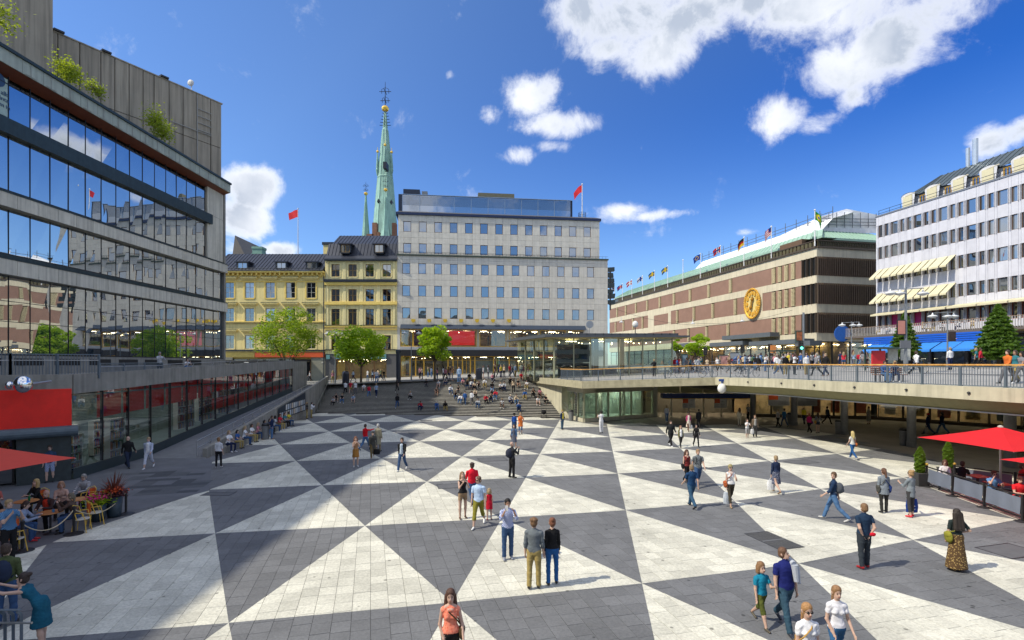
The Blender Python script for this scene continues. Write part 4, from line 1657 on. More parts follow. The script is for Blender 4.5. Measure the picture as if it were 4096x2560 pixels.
faceted(ch,'spire',cx0,SY,[(rr_(212),sz(cy_(1440))),(rr_(200),sz(cy_(1310))),(rr_(135),sz(cy_(925))),(rr_(142),sz(cy_(915))),(rr_(130),sz(cy_(905))),(rr_(50),sz(cy_(490))),(rr_(38),sz(cy_(470))),(rr_(14),sz(cy_(325)))],M_cop)
def finial(parent,x,y,zb,zt,k=1.0):
 mb=MB()
 mb.tube((x,y,zb-1),(x,y,zt),.18*k,.08*k,6)
 h=zt-zb
 for f_,w_ in((.30,1.9),(.64,2.3)):
  z=zb+h*f_
  mb.tube((x-w_*k,y,z),(x+w_*k,y,z),.12*k,n=5)
  mb.tube((x,y-w_*k,z),(x,y+w_*k,z),.12*k,n=5)
  for s_ in(-1,1):
   mb.tube((x+s_*w_*k*.6,y,z-.8*k),(x+s_*w_*k*.6,y,z+.9*k),.09*k,n=4)
   mb.tube((x+s_*w_*k*.6,y,z+.9*k),(x,y,z+1.6*k),.07*k,n=4)
 mb.build('cross',M_blk,parent)
 mb=MB()
 mb.ball((x,y,zb),1.45*k,10,sz=.85)
 mb.build('gilded_ball',M_gold,parent)
finial(ch,cx0,SY,sz(cy_(300)),sz(cy_(62)))
mb=MB()
for k in range(5):
 z=sz(cy_(345+k*27))
 for an in(0,PI/2,PI,3*PI/2):
  w_=1.1+k*.28
  mb.tube((cx0,SY,z),(cx0+w_*math.cos(an),SY+w_*math.sin(an),z+.3),.12,n=4)
mb.build('crockets',M_blk,ch)
for(px_,pb,pt,w_)in((245,905,700,26),(312,905,690,34),(370,905,705,26)):
 y_=SY-(6 if px_==312 else 1.0)
 x=sx(cx_(px_),y_)
 faceted(ch,'corner_turret',x,y_,[(rr_(8),sz(cy_(pb))),(rr_(w_),sz(cy_(pb-55))),(rr_(w_+2),sz(cy_(pb-60))),(rr_(w_-4),sz(cy_(pb-70))),(rr_(4),sz(cy_(pt)))],M_cop,n=6)
 mb=MB()
 mb.ball((x,y_,sz(cy_(pt-10))),.55,8)
 mb.tube((x,y_,sz(cy_(pt-12))),(x,y_,sz(cy_(pt-48))),.09,n=4)
 mb.build('gilded_finial',M_gold,ch)
mb=MB()
x=sx(cx_(312),193)
mb.box(x-.65,x+.65,SY-7.6,SY-4,sz(cy_(895)),sz(cy_(838)))
mb.build('lantern_opening',M_blk,ch)
for(px_,py_)in((251,1112),(365,1120)):
 mb=MB()
 yy=SY-8.2
 x=sx(cx_(px_),yy)
 z=sz(cy_(py_),yy)
 mb.raw([(x-.5,yy,z-.6),(x+.5,yy,z-.6),(x,yy,z+.7),(x-.5,yy+3,z-.6),(x+.5,yy+3,z-.6),(x,yy+3,z+.7)],[(0,1,2),(0,2,5,3),(1,4,5,2)])
 mb.build('spire_hatch',M_blk,ch)
mb=MB()
for(xa,xb,ya,yb_)in((203,243,1440,1318),(378,412,1440,1320),(180,215,1440,1418),(240,268,1440,1402)):
 mb.box(sx(cx_(xa),189),sx(cx_(xb),189),SY-12,SY-9.5,sz(cy_(ya),189)-3,sz(cy_(yb_),189))
mb.box(sx(cx_(205)),sx(cx_(405)),SY-9,SY+9,4,sz(cy_(1465)))
mb.build('brick_tower',M_brick,ch)
# lesser spires in front and at the left
x=sx(cx_(317),187.5)
faceted(ch,'front_spirelet',x,SY-12.5,[(rr_(84),sz(cy_(1445),187.5)),(rr_(62),sz(cy_(1380),187.5)),(rr_(13),sz(cy_(1085),187.5))],M_cop,n=6)
finial(ch,x,SY-12.5,sz(cy_(1021),187.5),sz(cy_(905),187.5),.5)
x=sx(cx_(141))
sp=thing('church_spirelet',(x,SY,20),'slim green copper spirelet with golden ball left of the big spire','spire')
faceted(sp,'spire',x,SY,[(rr_(64),sz(cy_(1445))),(rr_(18),sz(cy_(1150))),(rr_(9),sz(cy_(1070)))],M_cop,n=6)
finial(sp,x,SY,sz(cy_(1055)),sz(cy_(948)),.55)
# ------------------------------------------------------------------ glass culture house on the left
KF=Facade((-35.9,26.0),(1.0,36.0))
KEND=KF.at(893,1200)[0]
ku=thing('culture_house',tuple(KF.p(20,4.8)),'long glass fronted modern building with concrete floor bands on the left','building')
def kz(py,px=893):
 return KF.at(px,py)[1]
M_band=rand_tone('concrete_band_panel',(.60,.57,.48),.07,stain=.3)
M_fascia=rand_tone('pale_green_fascia',(.36,.40,.35),.06,stain=.2)
M_teal=mat('dark_teal_metal',(.030,.050,.055),.45,metal=.3,var=.2,stain=.2)
M_cop2=mat('red_brown_soffit',(.17,.050,.025),.5,var=.18)
KM=[KF.at(px,1000)[0]for px in(40,139,227,307,377,439,497,550,598,642,685,722,756,792,823)]
kp=(KM[-1]-KM[0])/(len(KM)-1)
S_=[]
s=KM[0]-kp*6
while s<KEND-.3:
 S_.append(s)
 s+=kp
S_.append(KEND)
rows=[('r1',kz(884),kz(776),KF.at(827,1000)[0],M_gl_kult),('r2',kz(1050),kz(922),KF.at(827,1000)[0],M_gl_kult),('r3',kz(1199),kz(1094),KEND,M_gl_kult),('r4',kz(1434),kz(1250),KEND,M_gl_kult)]
rk=random.Random(2)
for nm,z0,z1,send,gm in rows:
 for a,b in zip(S_[:-1],S_[1:]):
  if a>send-.4:
   break
  b=min(b,send)
  mb=MB()
  t1,t2=rk.uniform(-.011,.011),rk.uniform(-.011,.011)
  top=z1-(.75 if nm=='r1' else 0)
  mb.face([KF.p(a+.04,z0,-.12+t1),KF.p(b-.04,z0,-.12-t1),KF.p(b-.04,top,-.12-t2),KF.p(a+.04,top,-.12+t2)])
  pane=mb.build('glass_pane',gm,ku)
  if nm=='r1':
   mb=MB()
   mb.face([KF.p(a+.04,top+.06,-.5),KF.p(b-.04,top+.06,-.5),KF.p(b-.04,z1,-.5),KF.p(a+.04,z1,-.5)])
   mb.build('vent_pane',M_gl_dark,ku)
  mb=MB()
  KF.box(mb,b-.022,b+.022,z0,z1,-.16,-.085)
  mb.build('mullion',M_black,ku)
 mb=MB()
 if nm=='r1':
  KF.box(mb,S_[0],send,z1-.75,z1-.69,-.18,-.06)
 if nm=='r4':
  for q in(.42,.68):
   KF.box(mb,S_[0],send,z0+(z1-z0)*q,z0+(z1-z0)*q+.04,-.16,-.09)
 KF.box(mb,S_[0],send,z0-.05,z0+.05,-.4,-.01)
 mb.build('transom',M_black,ku)
def band(z0,z1,m,dep0,dep1,name,send=KEND,panel=0):
 if panel:
  for a,b in zip(S_[:-1],S_[1:]):
   if a>send-.3:
    break
   mb=MB()
   KF.box(mb,a+.012,min(b,send)-.012,z0,z1,dep0,dep1)
   mb.build(name,m,ku)
 else:
  mb=MB()
  KF.box(mb,S_[0],send,z0,z1,dep0,dep1)
  mb.build(name,m,ku)
band(kz(773),kz(741),M_fascia,.0,.9,'roof_fascia_panel',panel=1)
band(kz(741),kz(734),M_teal,-1.2,1.05,'roof_edge')
mb=MB()
mb.face([KF.p(S_[0],kz(773)+.02,.88),KF.p(KEND,kz(773)+.02,.88),KF.p(KEND,kz(784),-.3),KF.p(S_[0],kz(784),-.3)])
mb.build('soffit',M_cop2,ku)
band(kz(921),kz(885),M_teal,-.4,.35,'dark_metal_band',send=KF.at(840,1000)[0])
for(pt,pb,pc)in((1050,1061,1093),(1199,1214,1249)):
 band(kz(pb),kz(pt)-.06,M_teal,-.4,.12,'dark_ledge')
 band(kz(pc),kz(pb)-.005,M_band,-.3,.55,'concrete_band_panel',panel=1)
 mb=MB()
 KF.box(mb,S_[0],KEND,kz(pb),kz(pb)+.04,.12,.60)
 mb.build('band_flashing',M_teal,ku)
band(3.0,kz(1434)-.05,M_conc,-.4,.3,'base_wall')
for k in range(9):
 mb=MB()
 a=4+k*3.1
 KF.box(mb,a,a+2.2,kz(1434)-.75,kz(1434)-.25,.3,.33)
 mb.build('base_vent',M_black,ku)
 # concrete end pier beside the upper rows
s_a=KF.at(829,1000)[0]
mb=MB()
KF.box(mb,s_a,KEND,kz(1050),kz(884),-.4,.02)
KF.box(mb,s_a,KEND,kz(884)+.03,kz(774),-.4,.02)
mb.build('end_pier',M_band,ku)
mb=MB()
KF.box(mb,-60,KEND-.05,3.0,kz(734)-.1,-16,-.6)
KF.box(mb,-60,S_[0]-.02,3.0,kz(734)-.01,-.6,1.0)
mb.build('core',M_room,ku)
mb=MB()
mb.box(-62,-37.6,-45,33,20,33.5)
mb.build('theatre_block',mat('shadow_block_concrete',(.2,.18,.15),.8),ku)  # unseen block, raised so that its shadow reaches farther across the plaza
# end wall facing away plus thin corner strip
mb=MB()
KF.box(mb,KEND-.04,KEND+.25,3.0,kz(734),-9,.15)
mb.build('corner_post',M_conc,ku)
# theatre block behind: tall concrete wall of panels
DW=Facade(tuple((KF.p(KEND,0,-.2)-Vector((.61,1,0)).normalized()*40)[:2]),(.61,1.0))
LW=40.0
zt=DW.at(902,423)[1]
M_wallp=rand_tone('tall_concrete_panel',(.34,.30,.24),.09,stain=.35,vscale=.5)
edges=[DW.at(x,800)[0]for x in(196,232,320,404,460,517,573,617,677,733,788,843,901)]
edges[-1]=LW
for a,b in zip(edges[:-1],edges[1:]):
 mb=MB()
 DW.box(mb,a+.04,b-.04,10,zt-5.4,-.4,-.02)
 mb.build('wall_panel',M_wallp,ku)
 mb=MB()
 DW.box(mb,a+.04,b-.04,zt-5.33,zt,-.4,-.02-.02*rk.random())
 mb.build('wall_panel',M_wallp,ku)
mb=MB()
DW.box(mb,edges[0],LW+.1,10,zt-.2,-4,-.45)
DW.box(mb,edges[0],LW+.12,zt,zt+.12,-4,.04)
mb.build('theatre_block',MATS['tall_concrete_panel'],ku)
mb=MB()
p0=DW.p(edges[0]+.4,0)
zt2=DW.at(185,6)[1]
DW.box(mb,edges[0]-14,edges[0]-.2,10,zt2+1.5,-8,1.6)
mb.build('lift_tower',MATS['tall_concrete_panel'],ku)
# pipes and rungs on the wall
mb=MB()
for py in(432,460,487,515):
 s0_,z0_=DW.at(786,py+2)
 s1_,z1_=DW.at(843,py+24)
 mb.tube(DW.p(s0_,z0_,.12),DW.p(s1_,z0_,.12),.05,n=6)
s0_,z0_=DW.at(787,380)
mb.tube(DW.p(s0_,z0_,.12),DW.p(s0_,24,.12),.05,n=6)
s2_,z2_=DW.at(690,480)
mb.tube(DW.p(s2_,z0_-4.2,.12),DW.p(s1_,z0_-4.2,.12),.05,n=6)
mb.build('cable_pipes',mat('pale_pipe',(.30,.30,.29),.5),ku)
mb=MB()
s0_,z0_=DW.at(770,375)
mb.tube(DW.p(s0_,zt,-.2),DW.p(s0_,zt+.8,-.2),.05,n=6)
mb.ball(DW.p(s0_-.1,zt+1.0,-.2),.38,10,sy=.4)
mb.build('satellite_dish',mat('off_white_dish',(.6,.6,.6),.5),ku)
mb=MB()
for px,py in((212,118),(405,215),(640,312)):
 s0_,_=DW.at(px,py)
 DW.box(mb,s0_,s0_+.8,zt+.12,zt+.3,-.5,.25)
mb.build('roof_brackets',M_black,ku)
# fine safety wires brackets on the fascia
for a in S_[6::1][:16]:
 mb=MB()
 mb.tube(KF.p(a+.6,kz(773)-.02,.95),KF.p(a+.6,kz(773)+.9,.95),.02,n=4)
 mb.tube(KF.p(a+.2,kz(773)+.05,.95),KF.p(a+1.0,kz(773)+.05,.95),.02,n=4)
 mb.build('wire_bracket',MATS['pale_pipe'],ku)
 # poster in the top left pane, cut by the frame
mb=MB()
a=KF.at(-90,300)[0]
b=KF.at(36,300)[0]
mb.face([KF.p(a,kz(884)+.2,-.10),KF.p(b,kz(884)+.2,-.10),KF.p(b,kz(776)-.4,-.10),KF.p(a,kz(776)-.4,-.10)])
pst=mb.build('window_poster',mat('pale_green_poster',(.36,.46,.42),.6),ku)
def text_mesh(txt,size,m,loc,rotm,parent=None,name='lettering',ext=.01,**tags):
 cu=bpy.data.curves.new('lettering','FONT')
 cu.body=txt
 cu.size=size
 cu.extrude=ext
 cu.resolution_u=2
 to=bpy.data.objects.new('tmp_text',cu)
 COL.objects.link(to)
 dg=bpy.context.evaluated_depsgraph_get()
 me=bpy.data.meshes.new_from_object(to.evaluated_get(dg))
 bpy.data.objects.remove(to)
 me.materials.clear()
 me.materials.append(m)
 o=bpy.data.objects.new(name,me)
 COL.objects.link(o)
 o.parent=parent
 off=Vector(WLOC.get(parent.name,(0,0,0)))if parent else Vector()
 M=Matrix.Translation(Vector(loc)-off)@rotm
 o.matrix_local=M
 tag(o,**tags)
 return o
def fac_rot(fac):
 return Matrix.Rotation(fac.rz,4,'Z')@Matrix.Rotation(PI/2,4,'X')
M_navy_txt=mat('navy_print',(.03,.08,.18),.6,var=0)
for k,(w_,py)in enumerate((('allt',375),('vänta',395),('som in',417))):
 s,z=KF.at(8 if k==0 else 2 if k==1 else-6,py)
 text_mesh(w_,.42,M_navy_txt,KF.p(s-(.0 if k==0 else.25),z,-.08),fac_rot(KF),ku,'poster_lettering')
mb=MB()
s,z=KF.at(-4,315)
mb.tube(KF.p(s,z,-.08),KF.p(s,z,-.07),.5,n=16)
mb.build('poster_dot',M_navy_txt,ku)
# terrace between the culture house and the plaza, with its parapet
L1=[(-29.5,18.0),(-23.6,23.9),(-22.0,25.5),(-26.8,62.5)]
def ptop(y):
 return 5.27+(6.22-5.27)*max(0,(y-25.5))/37.0
tr=MB()
Yk=[10,20,25.5,33,41,49,56,62.5]
for ya,yb_ in zip(Yk[:-1],Yk[1:]):
 def lx(y):
  for a,b in zip(L1[:-1],L1[1:]):
   if y<=b[1]:
    t=max(0,(y-a[1]))/(b[1]-a[1])
    return a[0]+(b[0]-a[0])*t
  return L1[-1][0]
 za,zb=ptop(ya)-.62,ptop(yb_)-.62
 tr.face([(-36.2,ya,za),(lx(ya),ya,za),(lx(yb_),yb_,zb),(-36.2,yb_,zb)])
tr.build('terrace',M_granite,kind='structure')
pp=MB()
for a,b in zip(L1[:-1],L1[1:]):
 a,b=Vector(a),Vector(b)
 n_=1 if(b-a).length<10 else 8
 for k in range(n_):
  p,q=a.lerp(b,k/n_),a.lerp(b,(k+1)/n_)
  t=(q-p).normalized()
  nn=Vector((t.y,-t.x))
  vs=[]
  zb_=lambda y:ptop(y)-.98
  P=[p+nn*.08,q+nn*.08,q-nn*.25,p-nn*.25]
  pp.prism([(v.x,v.y)for v in P],lambda x,y:zb_(y),lambda x,y:ptop(y))
par=pp.build('terrace_parapet',M_conc,label='long grey concrete parapet of the terrace above the shop front',cat='wall')
mb=MB()
mb.box(-27.1,-26.75,62.3,66.5,2.0,6.1)
mb.box(-36,-27.1,66.2,66.5,0.0,5.6)
mb.build('terrace_end_wall',M_conc,label='concrete end wall of the terrace beside the yellow building',cat='wall')
def fence(name,pts,h,label,step,postw=1.7):
 t=thing(name,(pts[0][0],pts[0][1],pts[0][2]),label,'railing')
 P3=[Vector(p)for p in pts]
 for a,b in zip(P3[:-1],P3[1:]):
  n_=int((b-a).length/step)
  mb=MB()
  for k in range(n_):
   p=a.lerp(b,(k+.5)/n_)
   mb.box(p.x-.009,p.x+.009,p.y-.012,p.y+.012,p.z+.12,p.z+h-.05)
  mb.build('baluster',M_steel,t,kind='stuff')
  n_=max(1,int((b-a).length/postw))
  for k in range(n_+1):
   p=a.lerp(b,k/n_)
   mb=MB()
   mb.box(p.x-.035,p.x+.035,p.y-.035,p.y+.035,p.z-.1,p.z+h)
   mb.build('post',M_steel,t)
  for hh in(.12,h-.03):
   mb=MB()
   mb.bar(a+Vector((0,0,hh)),b+Vector((0,0,hh)),.05,.04)
   mb.build('rail',M_steel,t)
 mb=MB()
 mb.path([p+Vector((0,0,h*.72))for p in P3],.022,6)
 mb.build('tube_rail',M_stainless,t)
 return t
fence('terrace_railing',[(-27.0,22.9,5.05),(-24.0,24.4,5.1),(-22.1,27.3,5.12)],1.2,'tall blue grey bar railing on the terrace at the left edge',.12)
fence('terrace_railing',[(-22.3,27.6,5.1),(-23.3,34.0,5.15)],.75,'lower bar railing continuing along the terrace parapet',.12)
mb=MB()
mb.path([(-23.3,34,5.75),(-24.6,44,6.0),(-26.5,61,6.5)],.025,6)
for k in range(9):
 y=35+k*3.2
 mb.tube((-23.45-(y-34)*.119,y,ptop(y)),(-23.3-(y-34)*.119,y,5.76+(y-34)*.0277),.02,n=5)
tag(mb.build('parapet_handrail',M_stainless),'thin steel handrail on top of the far terrace parapet','handrail')
# shop front below the terrace
sh=thing('basement_shop',(-22,25.5,0),'glass shop front under the terrace with red panels and book shelves inside','shop')
SF=Facade((-22.0,25.5),(-4.7,36.6))
SL=SF.at(1168,1500)[0]
NP=16
M_red=mat('red_shop_panel',(.80,.02,.012),.45,var=.12,vscale=1.5)
for k in range(NP):
 a,b=SL*k/NP,SL*(k+1)/NP
 pa,pb=SF.p(a,0),SF.p(b,0)
 za,zb=rampz(pa.y)+.55,rampz(pb.y)+.55
 ta,tb=ptop(pa.y)-.98,ptop(pb.y)-.98
 mb=MB()
 mb.face([SF.p(a+.03,za,0),SF.p(b-.03,zb,0),SF.p(b-.03,tb,0),SF.p(a+.03,ta,0)])
 mb.build('glass_pane',M_gl_thin,sh)
 mb=MB()
 SF.box(mb,b-.03,b+.03,0,tb+.03,-.12,.03)
 mb.build('mullion',M_black,sh)
 mb=MB()
 mb.face([SF.p(a,-.1,.06),SF.p(b,-.1,.06),SF.p(b,zb,.06),SF.p(a,za,.06)])
 mb.face([SF.p(a,za,.06),SF.p(b,zb,.06),SF.p(b,zb,-.1),SF.p(a,za,-.1)])
 mb.build('plinth',mat('dark_slate_plinth',(.03,.045,.05),.4),sh)
 if k>=1:
  mb=MB()
  zz=ta-(1.5 if k<7 else 1.2)
  mb.face([SF.p(a+.1,zz,-.35),SF.p(b-.1,zz+(tb-ta),-.35),SF.p(b-.1,tb,-.35),SF.p(a+.1,ta,-.35)])
  if k>=7:
   zq=ta-1.75
   mb.face([SF.p(a+.1,zq-.9,-.35),SF.p(b-.1,zq-.9+(tb-ta),-.35),SF.p(b-.1,zq+(tb-ta),-.35),SF.p(a+.1,zq,-.35)])
  mb.build('red_curtain_panel',M_red,sh)
mb=MB()
SF.box(mb,0,SL,0.02,.06,-7,-.1)
SF.box(mb,0,SL,0,5.0,-7.2,-7)
SF.box(mb,0,SL,4.15,4.22,-7,-.1)
SF.box(mb,-.1,0,0,5,-7,-.2)
mb.build('shop_interior',mat('teal_grey_interior',(.16,.22,.22),.8,var=.25,vscale=.5),sh)
mb=MB()
for k in range(16):
 SF.box(mb,.6+k*2.25,1.8+k*2.25,4.08,4.14,-2.2,-1.9)
 SF.box(mb,.6+k*2.25,1.8+k*2.25,4.08,4.14,-4.6,-4.3)
mb.build('ceiling_light',mat('shop_fill_light',(1,1,.95),.5,var=0,emit=(1,.97,.88,5)),sh,kind='stuff')  # strips added to brighten the shop interior
r5=random.Random(11)
M_shelf=mat('white_shelf',(.62,.64,.62),.6)
BK=[mat('book_spine_%s'%n_,c,.7,var=0)for n_,c in(('red',(.35,.05,.04)),('blue',(.05,.12,.3)),('black',(.03,.03,.03)),('cream',(.5,.45,.32)),('green',(.08,.22,.1)),('ochre',(.5,.28,.04)))]
for(s0_,dep,w_,h_)in((1.1,-1.1,1.3,1.9),(2.9,-2.4,1.2,2.2),(4.6,-1.0,1.3,2.4),(6.4,-3.0,1.5,2.1),(12.0,-.9,2.4,2.2),(15.2,-.9,2.4,2.2),(18.6,-.9,2.4,2.0)):
 zb_=rampz(SF.p(s0_,0).y)+(.1 if s0_<10 else.5)
 sb=MB()
 for k in range(5):
  SF.box(sb,s0_,s0_+w_,zb_+k*h_/4,zb_+k*h_/4+.03,dep-.3,dep)
 SF.box(sb,s0_-.03,s0_,zb_,zb_+h_,dep-.3,dep)
 SF.box(sb,s0_+w_,s0_+w_+.03,zb_,zb_+h_,dep-.3,dep)
 SF.box(sb,s0_,s0_+w_,zb_,zb_+h_,dep-.33,dep-.31)
 shf=sb.build('book_shelf',M_shelf,sh)
 bb=MB()
 for k in range(4):
  x=s0_+.02
  while x<s0_+w_-.08:
   t_=r5.uniform(.03,.07)
   if r5.random()<.85:
    SF.box(bb,x,x+t_-.004,zb_+k*h_/4+.03,zb_+k*h_/4+.03+h_/4*r5.uniform(.55,.82),dep-.25,dep-.03,r5.randrange(6))
   x+=t_
 bb.build('books',BK,shf,kind='stuff')
 # the corner: red sign over a dark entrance with a column and a grey awning roll
SG=Facade((-31.8,15.72),(1,1.0))
SG=Facade((-22.0-7*.7071,25.5-7*.7071),(.7071,.7071))
zr_t,zr_b=EYE-(1554-HZ)/F*25.5,EYE-(1700-HZ)/F*25.5
mb=MB()
SG.box(mb,0,6.98,zr_b,zr_t,-.3,.12)
sgb=mb.build('red_shop_sign',MATS['red_shop_panel'],sh)
mb=MB()
mb.tube(SG.p(-.5,zr_b-.25,.25),SG.p(7.2,zr_b-.25,.25),.26,n=14)
mb.build('awning_roll',mat('slate_blue_awning',(.09,.12,.145),.5,var=.15),sh)
mb=MB()
SG.box(mb,5.0,6.98,0,zr_b,-.5,.02)
mb.build('corner_pier',mat('dark_teal_stone',(.035,.045,.048),.35,var=.3),sh)
for k in range(3):
 mb=MB()
 a=.2+k*1.6
 SG.box(mb,a,a+.08,0,zr_b-.3,-.6,-.5)
 SG.box(mb,a+1.46,a+1.54,0,zr_b-.3,-.6,-.5)
 SG.box(mb,a+.08,a+1.46,2.3,2.38,-.6,-.5)
 d_=mb.build('shop_door',M_black,sh)
 mb=MB()
 mb.face([SG.p(a+.08,.1,-.55),SG.p(a+1.46,.1,-.55),SG.p(a+1.46,zr_b-.3,-.55),SG.p(a+.08,zr_b-.3,-.55)])
 mb.build('glass',M_gl_dark,d_)
mb=MB()
SG.box(mb,-2,6.9,zr_t,5.2,-.3,0.0)
mb.build('lintel',M_conc,sh)
mb=MB()
SG.box(mb,0.1,5.0,0,zr_b,-3,-2.8)
mb.build('entrance_back_wall',M_room,sh)
# chrome ball lamps on the parapet
M_chrome=mat('polished_chrome',(.85,.85,.86),.03,metal=1.0,var=0)
for(px,py,r_,lb)in((92,1538,.36,'large polished chrome globe hanging before the terrace parapet'),(38,1542,.17,'small chrome globe left of the large one on the parapet')):
 mb=MB()
 Yd=23.0
 c=Vector(((px-2048)/F*Yd,Yd,EYE-(py-HZ)/F*Yd))
 mb.ball(c,r_,24,sx=.9,sz=1.1)
 t=thing('mirror_globe',tuple(c),lb,'globe','chrome globes on the parapet')
 mb.build('globe',M_chrome,t,smooth=True)
 mb=MB()
 mb.tube(c+Vector((0,r_*.8,0)),c+Vector((-.2,1.6,.1)),.05)
 mb.build('bracket',M_stainless,t)
 # noticeboard on the ramp wall and people-scale posters
nb=Facade((xi(44,RW)+.02,44),(-4.5,29))
nb.n=Vector((.988,.155))
t=thing('poster_board',tuple(nb.p(4,.6,.06)),'long dark poster board with leaflets on the ramp wall','notice board')
mb=MB()
vs=[nb.p(2,.7,.05),nb.p(12,.7,.05),nb.p(12,2.7,.05),nb.p(2,1.75,.05)]
mb.face(vs)
mb.build('board',mat('dark_board',(.02,.03,.045),.6),t)
for k in range(14):
 a=2.3+k*.68
 for row in range(2):
  mb=MB()
  z=.8+row*.62
  if z+.5>1.7+(a-2)*.095:
   continue
  mb.face([nb.p(a,z,.07),nb.p(a+.48,z,.07),nb.p(a+.48,z+.5,.07),nb.p(a,z+.5,.07)])
  mb.build('leaflet',mat('paper_%d'%((k+row)%4),((.6,.6,.58),(.45,.5,.55),(.3,.32,.36),(.55,.45,.35))[(k+row)%4],.7),t)
  # ------------------------------------------------------------------ brick department store
AC=Vector((47.8,80.0))
AF=Facade((30.17,158.0),(17.63,-78.0))
AL=(AC-Vector((30.17,158.0))).length
AR=Facade(tuple(AC),(.977,.214))
ah=thing('department_store',(47.8,80,5.4),'brown brick department store with pale bands, round gilded clock and green copper roof','building')
M_abr=mat('brown_brick',(.26,.155,.115),.85,var=.10,vscale=.7,bump=.4,bscale=8)
M_apale=mat('pale_painted_brick',(.60,.54,.40),.85,var=.10,vscale=.5,bump=.6,bscale=7,stain=.15)
M_fin=mat('dark_bronze_fin',(.10,.075,.055),.5,metal=.3,var=.2)
def az(y,x=1870):
 return AF.at(2400+.463*x,750+.463*y)[1]
def as_(x):
 return AF.at(2400+.463*x,1100)[0]
ZT,ZB=az(520),az(1328)
mb=MB()
AF.box(mb,0,AL,ZB,ZT,-20,-.3)
mb.build('core',M_abr,ah)
# rows of z at the corner; measured at x=1748 (fins start)
def azx(x,y):
 return AF.at(2400+.463*x,750+.463*y)[1]
ra=(azx(1748,782),azx(1748,628))
rb=(azx(1748,1020),azx(1748,848))
rc=(azx(1748,1262),azx(1748,1096))
sf=as_(1748)
mb=MB()
for(z0,z1)in((ZB,rc[0]),(rc[1],rb[0]),(rb[1],ra[0]),(ra[1],ZT)):
 AF.box(mb,0,AL,z0,z1,-.4,.0)
sb0,sb1=as_(415),as_(612)
AF.box(mb,sb0,sb1,rb[0],rb[1],-.4,.001)
ck0,ck1=as_(1262),as_(1403)
AF.box(mb,ck0,ck1,rb[0],rb[1],-.4,.001)
mb.build('pale_bands',M_apale,ah)
mb=MB()
AF.box(mb,as_(468),as_(588),rb[0]+.3,rb[1]-.4,0,.06)
mb.build('brick_panel',M_abr,ah)
LA=[143,218,305,402,510,632,770,930,1117]
LBb=[130,198,280,362,660,803,965,1158]
LC=[632,757,913,1097]
def brick_row(zr,xs,skip=()):
 cuts=[as_(80)]+[as_(x)for x in xs]+[as_(x)for x in(1487,1540,1595,1653)]+[sf]
 prev=0.0
 for i,c in enumerate(cuts[1:],1):
  a=prev
  b=c
  if not any(a>=s0-.5 and b<=s1+1.2 for s0,s1 in skip):
   mids=[(a,b)]
   for s0,s1 in skip:
    if a<s0<b:
     mids=[(a,s0),(s1,b)]
     if s1>b:
      mids=[(a,s0)]
    elif a<s1<b:
     mids=[(s1,b)]
   for(m0,m1)in mids:
    mb=MB()
    AF.box(mb,m0,m1,zr[0]+.02,zr[1]-.02,-.35,-.05)
    mb.build('brick_panel',M_abr,ah)
  if i<len(cuts)-1:
   lw=.86
   mb=MB()
   AF.box(mb,c,c+lw,zr[0]+.1,zr[1]-.1,-.4,-.15)
   o=mb.build('louvre_strip',mat('dark_louvre_backing',(.03,.025,.02),.8),ah)  # dark backing behind the slats
   mb=MB()
   nl=14
   for k in range(nl):
    z=zr[0]+.15+k*(zr[1]-zr[0]-.3)/nl
    AF.box(mb,c+.03,c+lw-.03,z,z+.10,-.15,.15)
   mb.build('slats',mat('cream_slat',(.62,.54,.33),.6),o)
   prev=c+lw
  else:
   prev=c
brick_row(ra,LA)
brick_row(rb,LBb,skip=((sb0,sb1),(ck0,ck1)))
brick_row(rc,LC)
def fins(fac,s0,s1,z0,z1,pitch,parent,glm):
 mb=MB()
 fac.box(mb,s0,s1,z0,z1,-.3,-.25)
 mb.build('recessed_glazing',glm,parent)
 n_=int((s1-s0)/pitch)
 fm=MB()
 fac.box(fm,0,.09,0,z1-z0,-.2,.22)
 for k in range(n_+1):
  s=s0+(s1-s0-.09)*k/n_
  mb=MB()
  fac.box(mb,s,s+.09,z0+.01,z1-.01,-.2,.22)
  mb.build('fin',M_fin,parent)
for zr_ in(ra,rb,rc):
 fins(AF,sf+.02,AL-.05,zr_[0]-.02,zr_[1]+.02,.85,ah,M_gl_dark)
ARL=17.0
mb=MB()
AR.box(mb,.7,ARL,ZB,ZT,-20,-.3)
mb.build('core',M_abr,ah)
for zr_ in(ra,rb,rc):
 fins(AR,.05,ARL,zr_[0]-.02,zr_[1]+.02,.36,ah,M_gl_dark)
mb=MB()
for(z0,z1)in((ZB,rc[0]-.05),(rc[1]+.05,rb[0]-.05),(rb[1]+.05,ra[0]-.05),(ra[1]+.05,ZT)):
 AR.box(mb,.02,ARL,z0,z1,-.4,0)
mb.build('pale_bands',M_apale,ah)
# roof terrace balustrade, recessed attic, green roof, scaffold tent
mb=MB()
zb1=az(460)
for fac,L_ in((AF,AL),(AR,ARL)):
 fac.box(mb,0 if fac is AR else 0,L_,ZT+.0,ZT+.25,-1,.25)
mb.build('parapet_ledge',M_fin,ah)
for fac,L_,st_ in((AF,AL,.8),(AR,ARL,.32)):
 mb=MB()
 s=.1
 while s<L_:
  fac.box(mb,s,s+(.55 if fac is AF else.1),ZT+.25,zb1,.05,.12)
  s+=st_
 mb.build('balustrade_panels',mat('bronze_balustrade',(.10,.085,.04),.5,var=.3),ah,kind='stuff')
 mb=MB()
 fac.box(mb,0,L_,zb1,zb1+.12,0,.2)
 mb.build('balustrade_rail',M_fin,ah)
 mb=MB()
 fac.box(mb,0,L_-(4 if fac is AF else 0),ZT,az(405),-8,-3.0)
 mb.build('attic_wall',mat('attic_brown',(.13,.08,.05),.8),ah)
